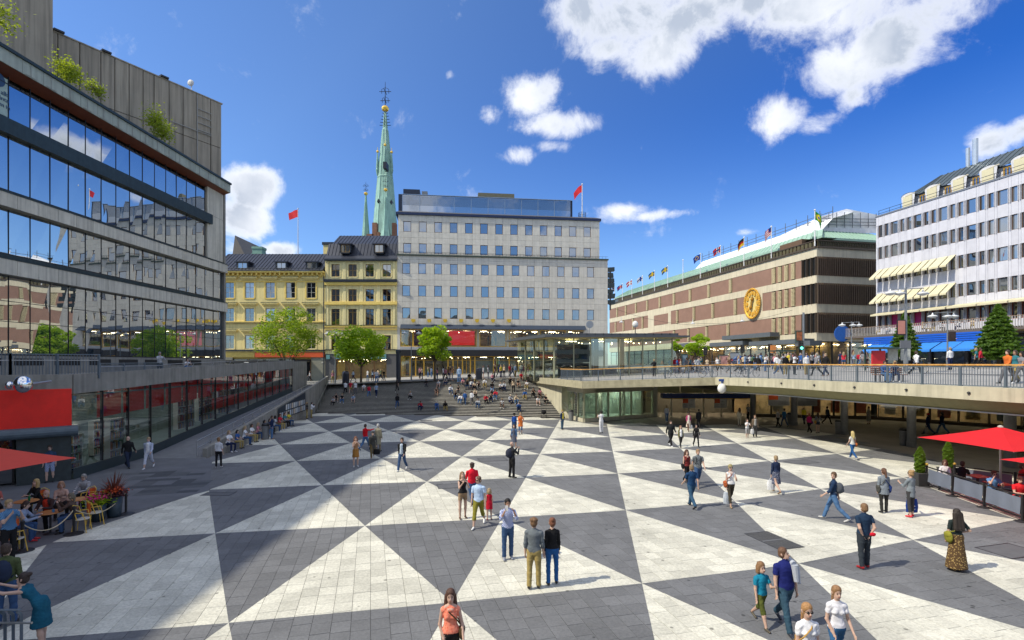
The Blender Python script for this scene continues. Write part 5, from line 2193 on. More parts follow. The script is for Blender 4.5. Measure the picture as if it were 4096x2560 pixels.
M_grn=mat('pale_green_copper',(.30,.45,.36),.65,var=.10,vscale=.5)
ze=az(405)+.1
zg1=az(345)+.8
def slope(fac,s0,s1,d0,z0,d1,z1,m,name,seam=0,e0=0,e1=0):
 mb=MB()
 mb.face([fac.p(s0,z0,d0),fac.p(s1,z0,d0),fac.p(s1-e1,z1,d1),fac.p(s0+e0,z1,d1)])
 mb.face([fac.p(s0,z0-.35,d0),fac.p(s1,z0-.35,d0),fac.p(s1,z0,d0),fac.p(s0,z0,d0)])
 mb.face([fac.p(s0,z0-.35,d0),fac.p(s0,z0-.35,d0-3),fac.p(s1,z0-.35,d0-3),fac.p(s1,z0-.35,d0)])
 if seam:
  k=s0+seam
  while k<s1-.3:
   f_=(k-s0)/(s1-s0)
   mb.bar(fac.p(k,z0+.03,d0),fac.p(s0+e0+(s1-e1-s0-e0)*f_,z1+.03,d1),.07,.1)
   k+=seam
 return mb.build(name,m,ah)
slope(AF,0,AL-.6,-1.6,ze,-6,zg1+.6,M_grn,'copper_roof',seam=1.1,e1=4.4)
slope(AR,.6,ARL,-1.6,ze,-6,zg1+.6,M_grn,'copper_roof',seam=.9,e0=4.4)
M_tarp=mat('white_scaffold_sheet',(.80,.80,.82),.6,var=.12,vscale=.8,bump=.8,bscale=2)
def at_roof(x,y,d=-6.0):
 f_=Facade(tuple(AF.p(0,0,d)[:2]),tuple(AF.d))
 return f_.at(2400+.463*x,750+.463*y)
mb=MB()
s_l,z_l=at_roof(820,655)
s_r,z_r=at_roof(1905,250)
zt1=zg1+.6
mb.face([AF.p(s_l,zt1,-6),AF.p(AL-5,zt1,-6),AF.p(AL-5,z_r-.3,-8.0),AF.p(s_l,z_r-.3,-8.0)])
mb.face([AF.p(s_l,z_r-.3,-8.0),AF.p(AL-5,z_r-.3,-8.0),AF.p(AL-5,z_r+1.5,-14),AF.p(s_l,z_r+1.5,-14)])
mb.build('scaffold_sheeting',M_tarp,ah)
# gable tent on the right part
c0=AR.at(2400+.463*1905,750+.463*250)[0]
ARb=Facade(tuple(AR.p(0,0,-7)[:2]),tuple(AR.d))
def rp_(x,y):
 s,z=ARb.at(2400+.463*x,750+.463*y)
 return ARb.p(s,z,0)
mb=MB()
P_=[rp_(1890,395),rp_(1905,250),rp_(2130,185),rp_(2376,232),rp_(2500,262),rp_(2500,395)]
mb.face(P_)
back=[p+Vector((0,14,0))for p in P_]
for i in range(1,4):
 mb.face([P_[i],P_[i+1],back[i+1],back[i]])
mb.face([P_[0],P_[1],back[1],back[0]])
mb.build('scaffold_tent',M_tarp,ah)
mb=MB()
for k,x in enumerate(range(1900,2400,68)):
 p=rp_(x,350)
 mb.tube(p+Vector((0,-.3,0)),rp_(x,225+abs(x-2130)*.05-8)+Vector((0,-.3,0)),.06,n=5)
for y in(272,300,326):
 mb.tube(rp_(1900,y)+Vector((0,-.35,0)),rp_(2500,y+8)+Vector((0,-.35,0)),.06,n=5)
n_=14
for k in range(n_+1):
 s=s_l+(AL-5-s_l)*k/n_
 mb.tube(AF.p(s,z_r-.3,-8),AF.p(s,z_r+1.7,-8),.06,n=5)
 if k<n_:
  s2=s_l+(AL-5-s_l)*(k+1)/n_
  mb.tube(AF.p(s,z_r+.9,-8),AF.p(s2,z_r+.9,-8),.05,n=4)
  mb.tube(AF.p(s,z_r+.3,-8),AF.p(s2,z_r+.3,-8),.05,n=4)
mb.build('scaffold_tubes',mat('scaffold_steel',(.13,.14,.16),.4,metal=.5),ah)
# clock
sc_,zc_=AF.at(2400+.463*1328,750+.463*1003)
rad=(122*.463)*(AF.p(sc_,0).y)/F
ck=thing('store_clock',tuple(AF.p(sc_,zc_,.5)),'large round gilded clock with twelve discs on the brick store wall','clock')
M_goldc=mat('clock_gilding',(.85,.48,.07),.4,metal=.45,var=.1)
CKX=.76
def circ(s,z,r,d0,d1,n_=32,mi=0):
 mb=MB()
 vs=[AF.p(s+CKX*r*math.cos(2*PI*k/n_),z+r*math.sin(2*PI*k/n_),d)for d in(d0,d1)for k in range(n_)]
 mb.raw(vs,[tuple(range(n_,2*n_))]+[(k,(k+1)%n_,n_+(k+1)%n_,n_+k)for k in range(n_)])
 return mb
circ(sc_,zc_,rad*.97,0,.25).build('dial',mat('clock_cream',(.66,.52,.20),.6),ck)
mb=MB()
for k in range(40):
 a=2*PI*k/40
 b=2*PI*(k+1)/40
 mb.tube(AF.p(sc_+CKX*rad*math.cos(a),zc_+rad*math.sin(a),.35),AF.p(sc_+CKX*rad*math.cos(b),zc_+rad*math.sin(b),.35),.16,n=6)
 mb.ball(AF.p(sc_+CKX*rad*1.03*math.cos(a),zc_+rad*1.03*math.sin(a),.42),.2,5)
mb.build('rim',M_goldc,ck)
for k in range(12):
 a=2*PI*k/12
 mb=circ(sc_+CKX*rad*.74*math.cos(a),zc_+rad*.74*math.sin(a),rad*.145,.25,.45,14)
 mb.build('hour_disc',M_goldc,ck)
for(ang,l_,nm)in((PI*.42,.5,'minute_hand'),(PI*1.42,.48,'hour_hand')):
 mb=MB()
 mb.bar(AF.p(sc_-.1*math.cos(ang),zc_-.1,.55),AF.p(sc_+rad*l_*math.cos(ang),zc_+rad*l_*math.sin(ang),.55),.12,.32)
 mb.ball(AF.p(sc_+rad*l_*.6*math.cos(ang),zc_+rad*l_*.6*math.sin(ang),.55),.3,6)
 mb.build(nm,mat('dark_gilding',(.42,.22,.03),.4,metal=.4),ck)
 # ground floor of the store: canopies, lit shop windows
mb=MB()
AF.box(mb,0,AL-.3,2,ZB,-3,-2.8)
AR.box(mb,-.3,ARL,5.4,ZB,-3,-2.8)
mb.build('shop_interior',mat('warm_shop_interior',(.22,.15,.06),.8,var=.5,vscale=.5),ah)
for fac,L_,n_ in((AF,AL,20),(AR,ARL,5)):
 for k in range(n_):
  a=L_*k/n_
  add_window(ah,fac,(a,a+L_/n_,5.3 if fac is AR else 5.0,ZB),M_black,M_gl_thin,dep=-.5,fr=.14,trans=(.78,),name='shop_window')
lights(ah,AF,AL-45,AL-1,ZB-.5,-1,40,6)
lights(ah,AR,1,ARL,ZB-.5,-1,14,7)
def apx(px,py,d):
 f_=Facade(tuple(AF.p(0,0,d)[:2]),tuple(AF.d))
 return f_.at(px,py)
for(xa,xb,py,py2)in((2888,3080,1352,1360),(2995,3215,1376,1384),(2838,2970,1380,1387),(2700,2760,1384,1388),(3180,3240,1376,1384)):
 s0_,z0_=apx(xa,py2,2.0)
 s1_,_=apx(xb,py2,2.0)
 s1_=min(s1_,AL+1.0)
 mb=MB()
 AF.box(mb,s0_,s1_,z0_,z0_+.75,-.2,2.0)
 mb.build('canopy',mat('grey_canopy',(.10,.115,.13),.5),ah)
 mb=MB()
 AF.box(mb,s0_+.2,s1_-.2,z0_-.06,z0_-.01,0,1.9)
 mb.build('canopy_soffit',mat('cream_soffit',(.5,.42,.2),.6),ah)
 # flags in a row on the roof ledge
FL=[(130,985,862,'ring',[(.02,.03,.12),(.8,.8,.8),(.7,.02,.02)],'farthest flagpole with a small folded dark flag'),(198,952,835,'dcross',[(.02,.05,.25),(.8,.8,.8),(.6,.02,.02)],'roof flagpole with blue flag bearing white edged red cross'),(280,930,800,'cross',[(.60,.015,.02),(.8,.8,.8)],'roof flagpole with red flag bearing a white cross'),(373,900,765,'cross',[(.8,.8,.8),(.01,.05,.3)],'roof flagpole with white flag bearing a blue cross'),(476,905,722,'cross',[(.01,.11,.28),(.75,.5,.02)],'farther of two roof flagpoles with blue and yellow cross flag'),(590,835,682,'cross',[(.01,.11,.28),(.75,.5,.02)],'nearer of two roof flagpoles with blue and yellow cross flag'),(722,830,630,None,None,'bare flagpole without a flag in the roof row'),(873,755,575,'ring',[(.01,.04,.30),(.75,.5,.02)],'roof flagpole with blue flag bearing a ring of yellow stars'),(1046,715,508,'dcross',[(.60,.015,.02),(.8,.8,.8),(.01,.03,.2)],'roof flagpole with red flag bearing white edged blue cross'),(1250,625,435,'h3',[(.015,.015,.015),(.5,.01,.01),(.8,.5,.02)],'roof flagpole with black red and gold flag hanging limp'),(1487,575,342,'stripes',[(.6,.02,.03),(.8,.8,.8),(.01,.03,.2)],'roof flagpole with red and white striped flag'),(1876,510,195,'disc',[(.03,.38,.05),(.8,.6,.02),(.01,.05,.35)],'tallest nearest flagpole at the store corner with green and yellow flag')]
for k,(x,yb_,yt,pat,cols,lb)in enumerate(FL):
 s,zb_=AF.at(2400+.463*x,750+.463*yb_)
 s=min(s,AL-.2)
 b=AF.p(s,ZT+.3,.15)
 zt_=AF.at(2400+.463*x,750+.463*yt)[1]
 dist=b.y
 flag_pole(b,zt_-ZT-.3,cols,lb,(-1,-.1)if k!=11 else(1,.2),1.7 if k<9 else 1.35,1.15 if k<9 else 1.35,r=.10,pat=pat or 'plain',droop=.6 if k<9 else 1.1)
 # ------------------------------------------------------------------ white office block on the right
WC=Vector((51.4,72.0))
WF=Facade(tuple(WC),(.202,-.979))
WL=27.0
wb=thing('white_office_block',(51.4,72,5.5),'white panelled office block with brown windows, cream awnings and arched roof dormers','building')
def wz(y):
 return WF.at(3505.5,550+.628*y)[1]
def ws(x):
 return WF.at(3400+.628*x,1000)[0]
M_wp=rand_tone('white_wall_panel',(.60,.60,.65),.035,rough=.5,stain=.06,bump=.05)
ztw=wz(510)
xsw=[(183,212),(222,250),(260,306),(320,350),(362,392),(402,455),(470,500),(515,550),(562,620),(638,675),(690,727),(742,808),(825,868),(885,930),(943,1022),(1040,1088)]
base=ws(260)
P3,w_n,w_w=3.21,.67,1.1
g_=(P3-2*w_n-w_w)/3
cols=[]
for k in range(10):
 b0=base+k*P3
 cols+=[(b0-2*(w_n+g_),b0-2*(w_n+g_)+w_n),(b0-(w_n+g_),b0-g_),(b0,b0+w_w)]
cols=[(a,b)for a,b in cols if a>.2 and b<WL-.3]
rws=[(wz(642),wz(567)),(wz(780),wz(705)),(wz(925),wz(855)),(wz(1077),wz(1008)),(wz(1218),wz(1138))]
zt_r=wz(1228)
holes=[(round(a,3),round(b,3),round(r0,3),round(r1,3))for(a,b)in cols for(r0,r1)in rws]
mb=MB()
WF.box(mb,0,WL,4,ztw,-14,-.45)
mb.build('core',mat('white_core',(.3,.3,.32),.8),wb)
# panels: piers between windows and spandrels
Zs=[zt_r-.6]
for(r0,r1)in sorted(rws):
 Zs+=[r0,r1]
Zs.append(ztw)
Ss=[0]
for a,b in cols:
 Ss+=[a,b]
Ss.append(WL)
cells=[]
for i in range(len(Ss)-1):
 for j in range(len(Zs)-1):
  if i%2==1 and j%2==1:
   continue
  cells.append((WF.p((Ss[i]+Ss[i+1])/2,0).y,Ss[i],Ss[i+1],Zs[j],Zs[j+1]))
cells.sort(reverse=True)
cells.sort(key=lambda c:abs(c[0]-58))
rest=MB()
for k,(_,a,b,c,d)in enumerate(cells):
 if c>d-.01:
  continue
 mb=MB()if k<290 else rest
 WF.box(mb,a+.010,b-.010,c+.010,d-.010,-.3,0)
 if k<290:
  mb.build('wall_panel',M_wp,wb)
if rest.v:
 rest.build('wall_panel',M_wp,wb,kind='stuff')
for h in holes:
 low_row=h[2]<wz(1150)
 fm=M_brown if not low_row else mat('rust_red_frame',(.30,.07,.02),.5)
 pink=low_row and(abs(h[0]-base)<.1 or abs(h[0]-base-P3)<.1)
 gm=mat('magenta_film',(.50,.02,.16),.4)if pink else(M_gl_cur if(int(h[0]*7)+int(h[2]*3))%5<2 and not low_row else(M_gl_sky if not low_row else M_gl_dark))
 add_window(wb,WF,h,fm,gm,dep=-.12,fr=.05,tilt=1)
 for s_ in(h[0]-.07,h[1]+.02):
  mb=MB()
  WF.box(mb,s_,s_+.05,h[2],h[3],0.0,.14)
  mb.build('window_rail',mat('pale_grey_rail',(.55,.55,.58),.4),wb)
M_awn=mat('cream_awning',(.62,.57,.38),.8,var=.06)
def awning(s0,s1,zt_,zb_,out,parent,m,name='awning'):
 mb=MB()
 p=[WF.p(s0,zt_,.05),WF.p(s1,zt_,.05),WF.p(s1,zb_,out),WF.p(s0,zb_,out)]
 mb.face(p)
 mb.face([q-Vector((0,0,.03))for q in reversed(p)])
 mb.face([p[3],p[2],p[2]-Vector((0,0,.22)),p[3]-Vector((0,0,.22))])
 o=mb.build(name,m,parent)
 return o
for row,(r0,r1)in enumerate((rws[2],rws[3])):
 for(a,b)in cols:
  if a<ws(640)+.5:
   awning(a-.05,b+.05,r1+.2,r0+.45,1.55,wb,M_awn)
rp0=[(ws(178),ws(340)),(ws(345),ws(492)),(ws(497),ws(660)),(ws(668),ws(858)),(ws(864),ws(1062)),(ws(1068),ws(1068)+4.6),(ws(1068)+4.8,ws(1068)+9.6)]
for(a,b)in rp0:
 awning(a,b,rws[4][1]+.42,rws[4][1]+.12,1.3,wb,M_awn,'long_awning')
 # attic: recessed, arched dormers, seamed roof
za0=ztw
mb=MB()
WF.box(mb,2.9,WL,za0,WF.at(3400+.628*332,550+.628*374)[1],-12,-1.6)
mb.build('attic_wall',mat('white_attic',(.60,.60,.62),.6),wb)
mb=MB()
for k in range(17):
 s=.3+k*1.6
 mb.tube(WF.p(s,za0,-.15),WF.p(s,za0+.85,-.15),.03,n=4)
for hh in(.45,.85):
 mb.tube(WF.p(.2,za0+hh,-.15),WF.p(WL,za0+hh,-.15),.03,n=5)
mb.build('roof_railing',MATS['navy_cladding'],wb)
mb=MB()
WF.box(mb,-.1,WL,za0+.003,za0+.2,-2,.08)
mb.build('parapet_cap',mat('grey_cap',(.18,.2,.24),.5),wb)
zat=WF.at(3400+.628*332,550+.628*374)[1]
M_wroof=mat('grey_seamed_roof',(.10,.125,.14),.45,metal=.3,var=.15)
mb=MB()
mb.face([WF.p(2.6,zat,-1.2),WF.p(WL,zat,-1.2),WF.p(WL,zat+2.5,-4.4),WF.p(5.5,zat+2.5,-4.4)])
mb.face([WF.p(2.6,zat,-1.2),WF.p(5.5,zat+2.5,-4.4),WF.p(2.6,zat,-10)])
k=3.4
while k<WL:
 mb.bar(WF.p(k,zat+.03,-1.2),WF.p(max(k,5.5),zat+2.53,-4.4),.06,.1)
 k+=.75
mb.build('roof',M_wroof,wb)
dcx=[ws(332),ws(480),ws(645),ws(832),ws(1045)]
pd_=(dcx[-1]-dcx[0])/4
for k in range(9):
 s=dcx[0]+k*pd_
 if s>WL-2:
  break
 mb=MB()
 n_=10
 hw=.95
 z0_=za0+.2
 arch=[WF.p(s-hw,zat+.1,-.9)]+[WF.p(s-hw*math.cos(PI*i/n_),zat+.1+.42*math.sin(PI*i/n_),-.9)for i in range(1,n_)]+[WF.p(s+hw,zat+.1,-.9)]
 n3=Vector((WF.n.x,WF.n.y,0))*-4.5
 mv_=MB()
 for i in range(n_):
  mv_.face([arch[i],arch[i+1],arch[i+1]+n3,arch[i]+n3])
 mv_.build('dormer_vault',M_wroof,wb)
 mb.face([WF.p(s-hw+.2,z0_,-.95),WF.p(s+hw-.2,z0_,-.95)]+[p+Vector((WF.n.x,WF.n.y,0))*-.05 for p in reversed(arch)])
 d_=mb.build('arched_dormer',mat('white_dormer',(.62,.62,.64),.5),wb)
 mb=MB()
 WF.box(mb,s-.62,s+.6,z0_,zat+.12,-.92,-.86)
 mb.build('cream_blind',M_awn,d_)
 a,b=s+hw+.25,s+pd_-hw-.2
 add_window(wb,WF,(a,b,z0_+.1,zat-.15),mat('mustard_frame',(.34,.20,.04),.5),M_gl_sky,dep=-1.4,fr=.16,mull=(.5,),name='attic_window')
 mb=MB()
 mb.bar(WF.p(a-.3,zat-.35,.5),WF.p(b+.1,zat-.25,.5),.1,.1)
 mb.build('awning_box',mat('pale_awning_box',(.6,.55,.42),.5),wb)
s,z=WF.at(3400+.628*612,550+.628*245)
for k,(ds,hh,r_)in enumerate(((0,4.6,.30),(-.85,3.8,.22))):
 mb=MB()
 c=WF.p(s+ds,zat+1.0,-4.5)
 mb.tube(c,c+Vector((0,0,hh)),r_,n=12)
 mb.build('steel_flue',mat('pale_steel_flue',(.5,.55,.6),.3,metal=.4),wb)
 # shop floor with terrace above
zt0=wz(1280)
mb=MB()
WF.box(mb,-3.0,WL,zt0,wz(1268),-.3,3.2)
mb.build('terrace_slab',mat('terrace_edge',(.12,.10,.09),.7),wb)
tz=wz(1268)
fm_=MB()
s=-3.0
while s<WL:
 WF.box(fm_,s,s+.05,tz,tz+1.15,3.05,3.12)
 s+=.24
fm_.build('terrace_baluster',mat('pale_railing',(.45,.42,.40),.5),wb,kind='stuff')
mb=MB()
mb.bar(WF.p(-3,tz+1.17,3.08),WF.p(WL,tz+1.17,3.08),.06,.07)
mb.bar(WF.p(-3,tz+1.17,3.08),WF.p(-3,tz+1.17,-.2),.06,.07)
mb.build('terrace_rail',mat('brown_rail',(.22,.15,.10),.5),wb)
M_blue=mat('bright_blue_fascia',(.012,.10,.50),.4,var=.08)
for(xa,xb)in((92,283),(415,620),(672,845)):
 f3_=Facade(tuple(WF.p(0,0,3.2)[:2]),tuple(WF.d))
 a,b=f3_.at(3400+.628*xa,1300)[0],f3_.at(3400+.628*xb,1300)[0]
 mb=MB()
 for k in range(4):
  WF.box(mb,a,b,zt0-.95+k*.25,zt0-.95+k*.25+.2,3.0,3.3)
 mb.build('blue_fascia',M_blue,wb)
for(xa,xb)in((92,200),(200,283),(420,540),(545,680),(680,825)):
 f3_=Facade(tuple(WF.p(0,0,4.2)[:2]),tuple(WF.d))
 a,b=f3_.at(3400+.628*xa,1300)[0],f3_.at(3400+.628*xb,1300)[0]
 mb=MB()
 p=[WF.p(a+.05,zt0-1.0,3.2),WF.p(b-.05,zt0-1.0,3.2),WF.p(b-.05,zt0-1.9,4.9),WF.p(a+.05,zt0-1.9,4.9)]
 mb.face(p)
 mb.face([p[3],p[2],p[2]-Vector((0,0,.25)),p[3]-Vector((0,0,.25))])
 mb.build('blue_awning',mat('blue_awning_cloth',(.03,.20,.62),.7,var=.08),wb)
mb=MB()
WF.box(mb,-2.6,WL,5.4,zt0,-6,-5.8)
WF.box(mb,-2.6,WL,zt0-.05,zt0-.01,-6,3)
mb.build('shop_interior',mat('bright_shop_interior',(.30,.22,.10),.8,var=.6,vscale=.6),wb)
kinds_=[('poster_panel',3.2),('shop_window',3.4),('shop_door',2.4),('shop_window',4.0),('poster_panel',3.0),('shop_window',3.6),('shop_door',2.2),('shop_window',4.2),('shop_window',4),('shop_window',4),('shop_window',4)]
s=-2.4
cols_p=[(.42,.02,.04),(.02,.22,.12),(.62,.35,.03),(.03,.12,.32),(.45,.05,.2)]
for k,(nm,w_)in enumerate(kinds_):
 add_window(wb,WF,(s,s+w_,5.45,zt0-.3),M_black,M_gl_thin,dep=-.2,fr=.10,name='shop_window' if nm!='shop_door' else 'shop_door')
 if nm!='shop_door':
  rq=random.Random(k)
  for q in range(5):
   mb=MB()
   a=s+.3+rq.random()*(w_-1.2)
   z=5.7+rq.random()*1.2
   WF.box(mb,a,a+rq.uniform(.4,1.1),z,z+rq.uniform(.5,1.5),-1.2-q*.12,-1.15-q*.12)
   mb.build('display_panel',mat('display_%d'%((k+q)%5),cols_p[(k+q)%5],.6),wb)
 s+=w_+.35
 mb=MB()
 WF.box(mb,s-.35,s,5.4,zt0,-.5,0)
 mb.build('pier',MATS['grey_stone_pier'],wb)
lights(wb,WF,-1,WL,zt0-.5,-1,50,12)
# cafe guests' chairs on the terrace read as a jumble of small pale chairs
# round blue sign at the terrace corner
c=WF.p(-2.2,tz+.5,3.5)
t=thing('round_blue_sign',tuple(c),'round blue disc sign at the corner of the white block terrace','sign')
mb=MB()
mb.tube(c,c+Vector((0,-.12,0)),1.15,n=28)
mb.build('disc',mat('blue_sign_disc',(.02,.10,.38),.5),t)
mb=MB()
mb.tube(c+Vector((0,.1,0)),c+Vector((1.6,.1,-.2)),.07)
mb.build('arm',M_black,t)
# ------------------------------------------------------------------ glass pavilion on the street deck
gp=thing('glass_pavilion',(8,57,4.0),'low glass pavilion with flat dark roof standing above the steps','pavilion')
PF=Facade((4.7,57.0),(1,0))
PL=13.2
PS=Facade((.7,66.0),(4.0,-9.0))
PSL=math.hypot(4,9)
zp=3.98
zpt=EYE+(HZ-1352)/F*57
M_pfr=mat('grey_green_frame',(.30,.31,.21),.5,var=.1)
def pane(fac,a,b,z0,z1,parent,m=M_gl_pav,fr=.06):
 mb=MB()
 mb.face([fac.p(a+fr,z0,0),fac.p(b-fr,z0,0),fac.p(b-fr,z1,0),fac.p(a+fr,z1,0)])
 mb.build('glass_pane',m,parent)
 mb=MB()
 fac.box(mb,b-fr,b+fr,z0,z1,-.1,.08)
 mb.build('mullion',M_pfr,parent)
for a,b in zip([0,2.2,4.1,5.6,7.2,8.4,9.9,11.4],[2.2,4.1,5.6,7.2,8.4,9.9,11.4,PL]):
 pane(PF,a,b,zp,zpt,gp)
for k in range(4):
 pane(PS,PSL*k/4,PSL*(k+1)/4,zp-.2,zpt,gp)
mb=MB()
mb.box(4.64,4.8,56.92,57.08,zp-.1,zpt)
mb.build('corner_post',M_pfr,gp)
rf_=thing('roof_holder',(0,0,0),'x','x')
bpy.data.objects.remove(rf_)
roofp=[(3.6,55.6),(19.4,55.6),(19.4,64),(12,70),(-.9,67.5)]
mb=MB()
mb.prism(roofp,zpt+.02,zpt+.22)
mb.prism([(4.4,56.6),(18.4,56.6),(18.4,63),(11.5,69),(.2,66.8)],zpt+.22,zpt+.50)
mb.build('roof',mat('slate_grey_roof_edge',(.085,.095,.11),.5,metal=.2,var=.1),gp)
mb=MB()
mb.prism([(3.8,55.8),(19.2,55.8),(19.2,63.8),(11.9,69.8),(-.6,67.3)],zpt-.03,zpt+.015)
mb.build('soffit',mat('cream_soffit',(.5,.42,.2),.6),gp)
mb=MB()
for k in range(16):
 x=4.6+k*.92
 mb.box(x,x+.05,56.55,56.6,zpt+.24,zpt+.52)
mb.build('roof_joints',M_black,gp)
mb=MB()
PF.box(mb,.5,4.0,zp,zp+1.9,-.9,-.5)
mb.build('black_counter',M_black,gp)
mb=MB()
PF.box(mb,.4,4.1,zp+2.0,zp+4.0,-1.2,-1.0)
mb.build('dark_screen',mat('dark_screen_panel',(.03,.045,.07),.3),gp)
mb=MB()
for(a,b,c_,d_)in((4.6,5.1,0,4.8),(7.6,8.0,0,4.8),(4.3,4.5,0,4.8)):
 PF.box(mb,a,b,zp,zp+d_,-1.2,-.7)
PF.box(mb,5.2,7.4,zp,zp+1.3,-2.5,-2.0)
PF.box(mb,8.4,12.6,zp,zp+1.2,-4,-3.5)
lights(gp,PF,.6,PL-1,zpt-.4,-1,14,31)  # lamps added to brighten the inside of the pavilion
mb.build('inner_furniture',mat('dark_wood',(.11,.075,.04),.6,var=.3),gp)
mb=MB()
mb.prism([(5,58.5),(17.6,58.5),(17.6,63),(11.5,68.5),(1.5,66.2)],zp+.02,zp+.06)
mb.build('floor',mat('pavilion_floor',(.10,.10,.09),.5),gp)
for(px,txt)in((2060+2*165,'CERVERA'),):
 pass
 # white globe lamps (one on the pavilion roof, one hanging at the corner)
def globe(c,r_,lb,post=None,arm=None):
 t=thing('globe_lamp',tuple(c),lb,'lamp')
 mb=MB()
 mb.ball(c,r_,20,sy=.7,sz=1.15)
 mb.build('globe',mat('opal_globe',(.78,.78,.76),.35,var=0),t,smooth=True)
 mb=MB()
 if post:
  mb.tube(c,c-Vector((0,0,post)),.05)
 if arm:
  mb.tube(c+Vector((0,0,r_)),c+Vector((0,0,r_+.25)),.05)
  mb.box(c.x-.25,c.x+1.4,c.y-.05,c.y+.05,c.z+r_+.22,c.z+r_+.42)
 mb.build('bracket',mat('royal_blue_bracket',(.02,.07,.30),.5)if arm else M_black,t)
s_=57.5
globe(Vector(((2541-2048)/F*s_,s_,EYE+(HZ-1297)/F*s_)),.33,'white disc shaped lamp on a short post on the pavilion roof',post=1.5)
s_=43.6
globe(Vector(((2876-2048)/F*s_,s_-.6,EYE+(HZ-1552)/F*s_)),.36,'white globe hanging from a blue bracket at the deck corner',arm=True)
mb=MB()
c=Vector(((2360-2048)/F*58,58.2,zpt+.5))
mb.tube(c,c+Vector((0,0,.9)),.04)
mb.tube(c+Vector((0,-.05,1.1)),c+Vector((0,.05,1.1)),.42,n=20)
tag(mb.build('dish_antenna',M_stainless),'small round dish antenna on the pavilion roof before the shop','antenna')
# ------------------------------------------------------------------ glass room under the deck
up=thing('metro_entrance',(15,53,0),'glazed hall and station entrance under the street deck with blue lintel','entrance')
LP=[(5.95,54.5),(7.1,50.4),(15.4,55.8)]
zt_=3.12
for A,B,n_ in((LP[0],LP[1],3),(LP[1],LP[2],6)):
 fa=Facade(A,(B[0]-A[0],B[1]-A[1]))
 L_=math.hypot(B[0]-A[0],B[1]-A[1])
 for k in range(n_):
  a,b=L_*k/n_,L_*(k+1)/n_
  pane(fa,a,b,.38,zt_-.25,up,M_gl_pav,.05)
 mb=MB()
 fa.box(mb,0,L_,.003,.38,-.15,.1)
 mb.build('plinth',M_conc_l,up)
 mb=MB()
 fa.box(mb,0,L_,zt_-.25,zt_+.55,-.12,.06)
 mb.build('lintel',mat('pale_metal_lintel',(.36,.34,.27),.5),up)
mb=MB()
mb.prism([(7.4,51.6),(14.6,56.2),(14.6,59),(6.8,59)],.02,.05)
mb.box(7.5,15,58.8,59,0,3.5)
mb.build('hall_back',mat('pale_teal_hall',(.30,.36,.34),.7,var=.2),up)
mb=MB()
for x,y in((9.5,55),(12.4,56.8)):
 mb.tube((x,y,0),(x,y,3.1),.22,n=14)
mb.build('hall_columns',mat('pale_column',(.5,.5,.46),.6),up)
mb=MB()
for x,y in((8.6,54),(10.2,55.4),(12,56.6),(13.6,57.6),(9.4,57),(11.4,58)):
 mb.box(x,x+1.1,y,y+.4,3.0,3.05)
mb.build('ceiling_light',mat('hall_ceiling_light',(1,1,.95),.5,var=0,emit=(.9,1,.9,16)),up,kind='stuff')
EF=Facade((15.4,55.9),(1,-.01))
EL=10.8
mb=MB()
EF.box(mb,0,.5,.003,3.4,-.5,.15)
mb.build('pier',MATS['pale_metal_lintel'],up)
for k in range(4):
 mb=MB()
 a=.5+k*2.5
 EF.box(mb,a+.05,a+2.45,2.62,3.35,-.1,0)
 mb.build('transom_panel',mat('olive_transom',(.27,.26,.12),.4),up)
mb=MB()
EF.box(mb,.9,EL-.3,2.08,2.58,-.1,.9)
mb.build('blue_lintel_sign',mat('navy_lintel',(.008,.03,.15),.4),up)
mb=MB()
EF.box(mb,.9,EL-.3,2.02,2.075,.8,.92)
mb.build('yellow_strip',M_yfr,up)
M_paper=mat('white_notice',(.68,.68,.66),.6,var=.05)
for k,(px,w_)in enumerate(((2690,1.7),(2820,1.7))):
 s,_=EF.at(px,1600)
 for q in(s-.2,s+w_+.05):
  mb=MB()
  EF.box(mb,q,q+.12,.003,2.05,-.1,.05)
  mb.build('door_post',MATS['pale_metal_lintel'],up)
for(px,k)in((2729,0),(2856,1)):
 s,z=EF.at(px,1622)
 t=thing('notice_sheet',tuple(EF.p(s,1.1,.1)),('left one of two white timetable sheets with red corner at the station doors','right one of two white timetable sheets with red corner at the station doors')[k],'notice','timetable sheets at the station doors')
 mb=MB()
 EF.box(mb,s,s+1.38,.95,1.98,.04,.07)
 mb.build('sheet',M_paper,t)
 mb=MB()
 EF.box(mb,s+.03,s+.62,1.5,1.95,.072,.078)
 mb.build('red_corner',mat('orange_red_print',(.75,.12,.03),.6),t)
 mb=MB()
 rq=random.Random(k)
 for q in range(9):
  z=1.40-q*.048
  EF.box(mb,s+.06,s+.06+rq.uniform(.3,.6),z,z+.018,.072,.076)
  EF.box(mb,s+.72,s+.72+rq.uniform(.3,.6),z,z+.018,.072,.076)
 for q in range(4):
  a0_=Vector((rq.uniform(.7,1.3),rq.uniform(1.5,1.9)))
  a1_=Vector((rq.uniform(.7,1.3),rq.uniform(1.5,1.9)))
  mb.bar(EF.p(s+a0_.x,a0_.y,.075),EF.p(s+a1_.x,a1_.y,.075),.01,.015)
 mb.build('printed_lines',mat('grey_print',(.16,.17,.19),.7),t)
mb=MB()
EF.box(mb,.5,EL,0.01,3.4,-5.2,-5)
mb.build('dark_hall',mat('station_hall_wall',(.14,.13,.11),.8),up)
lights(up,EF,1,EL,2.9,-2,10,5)
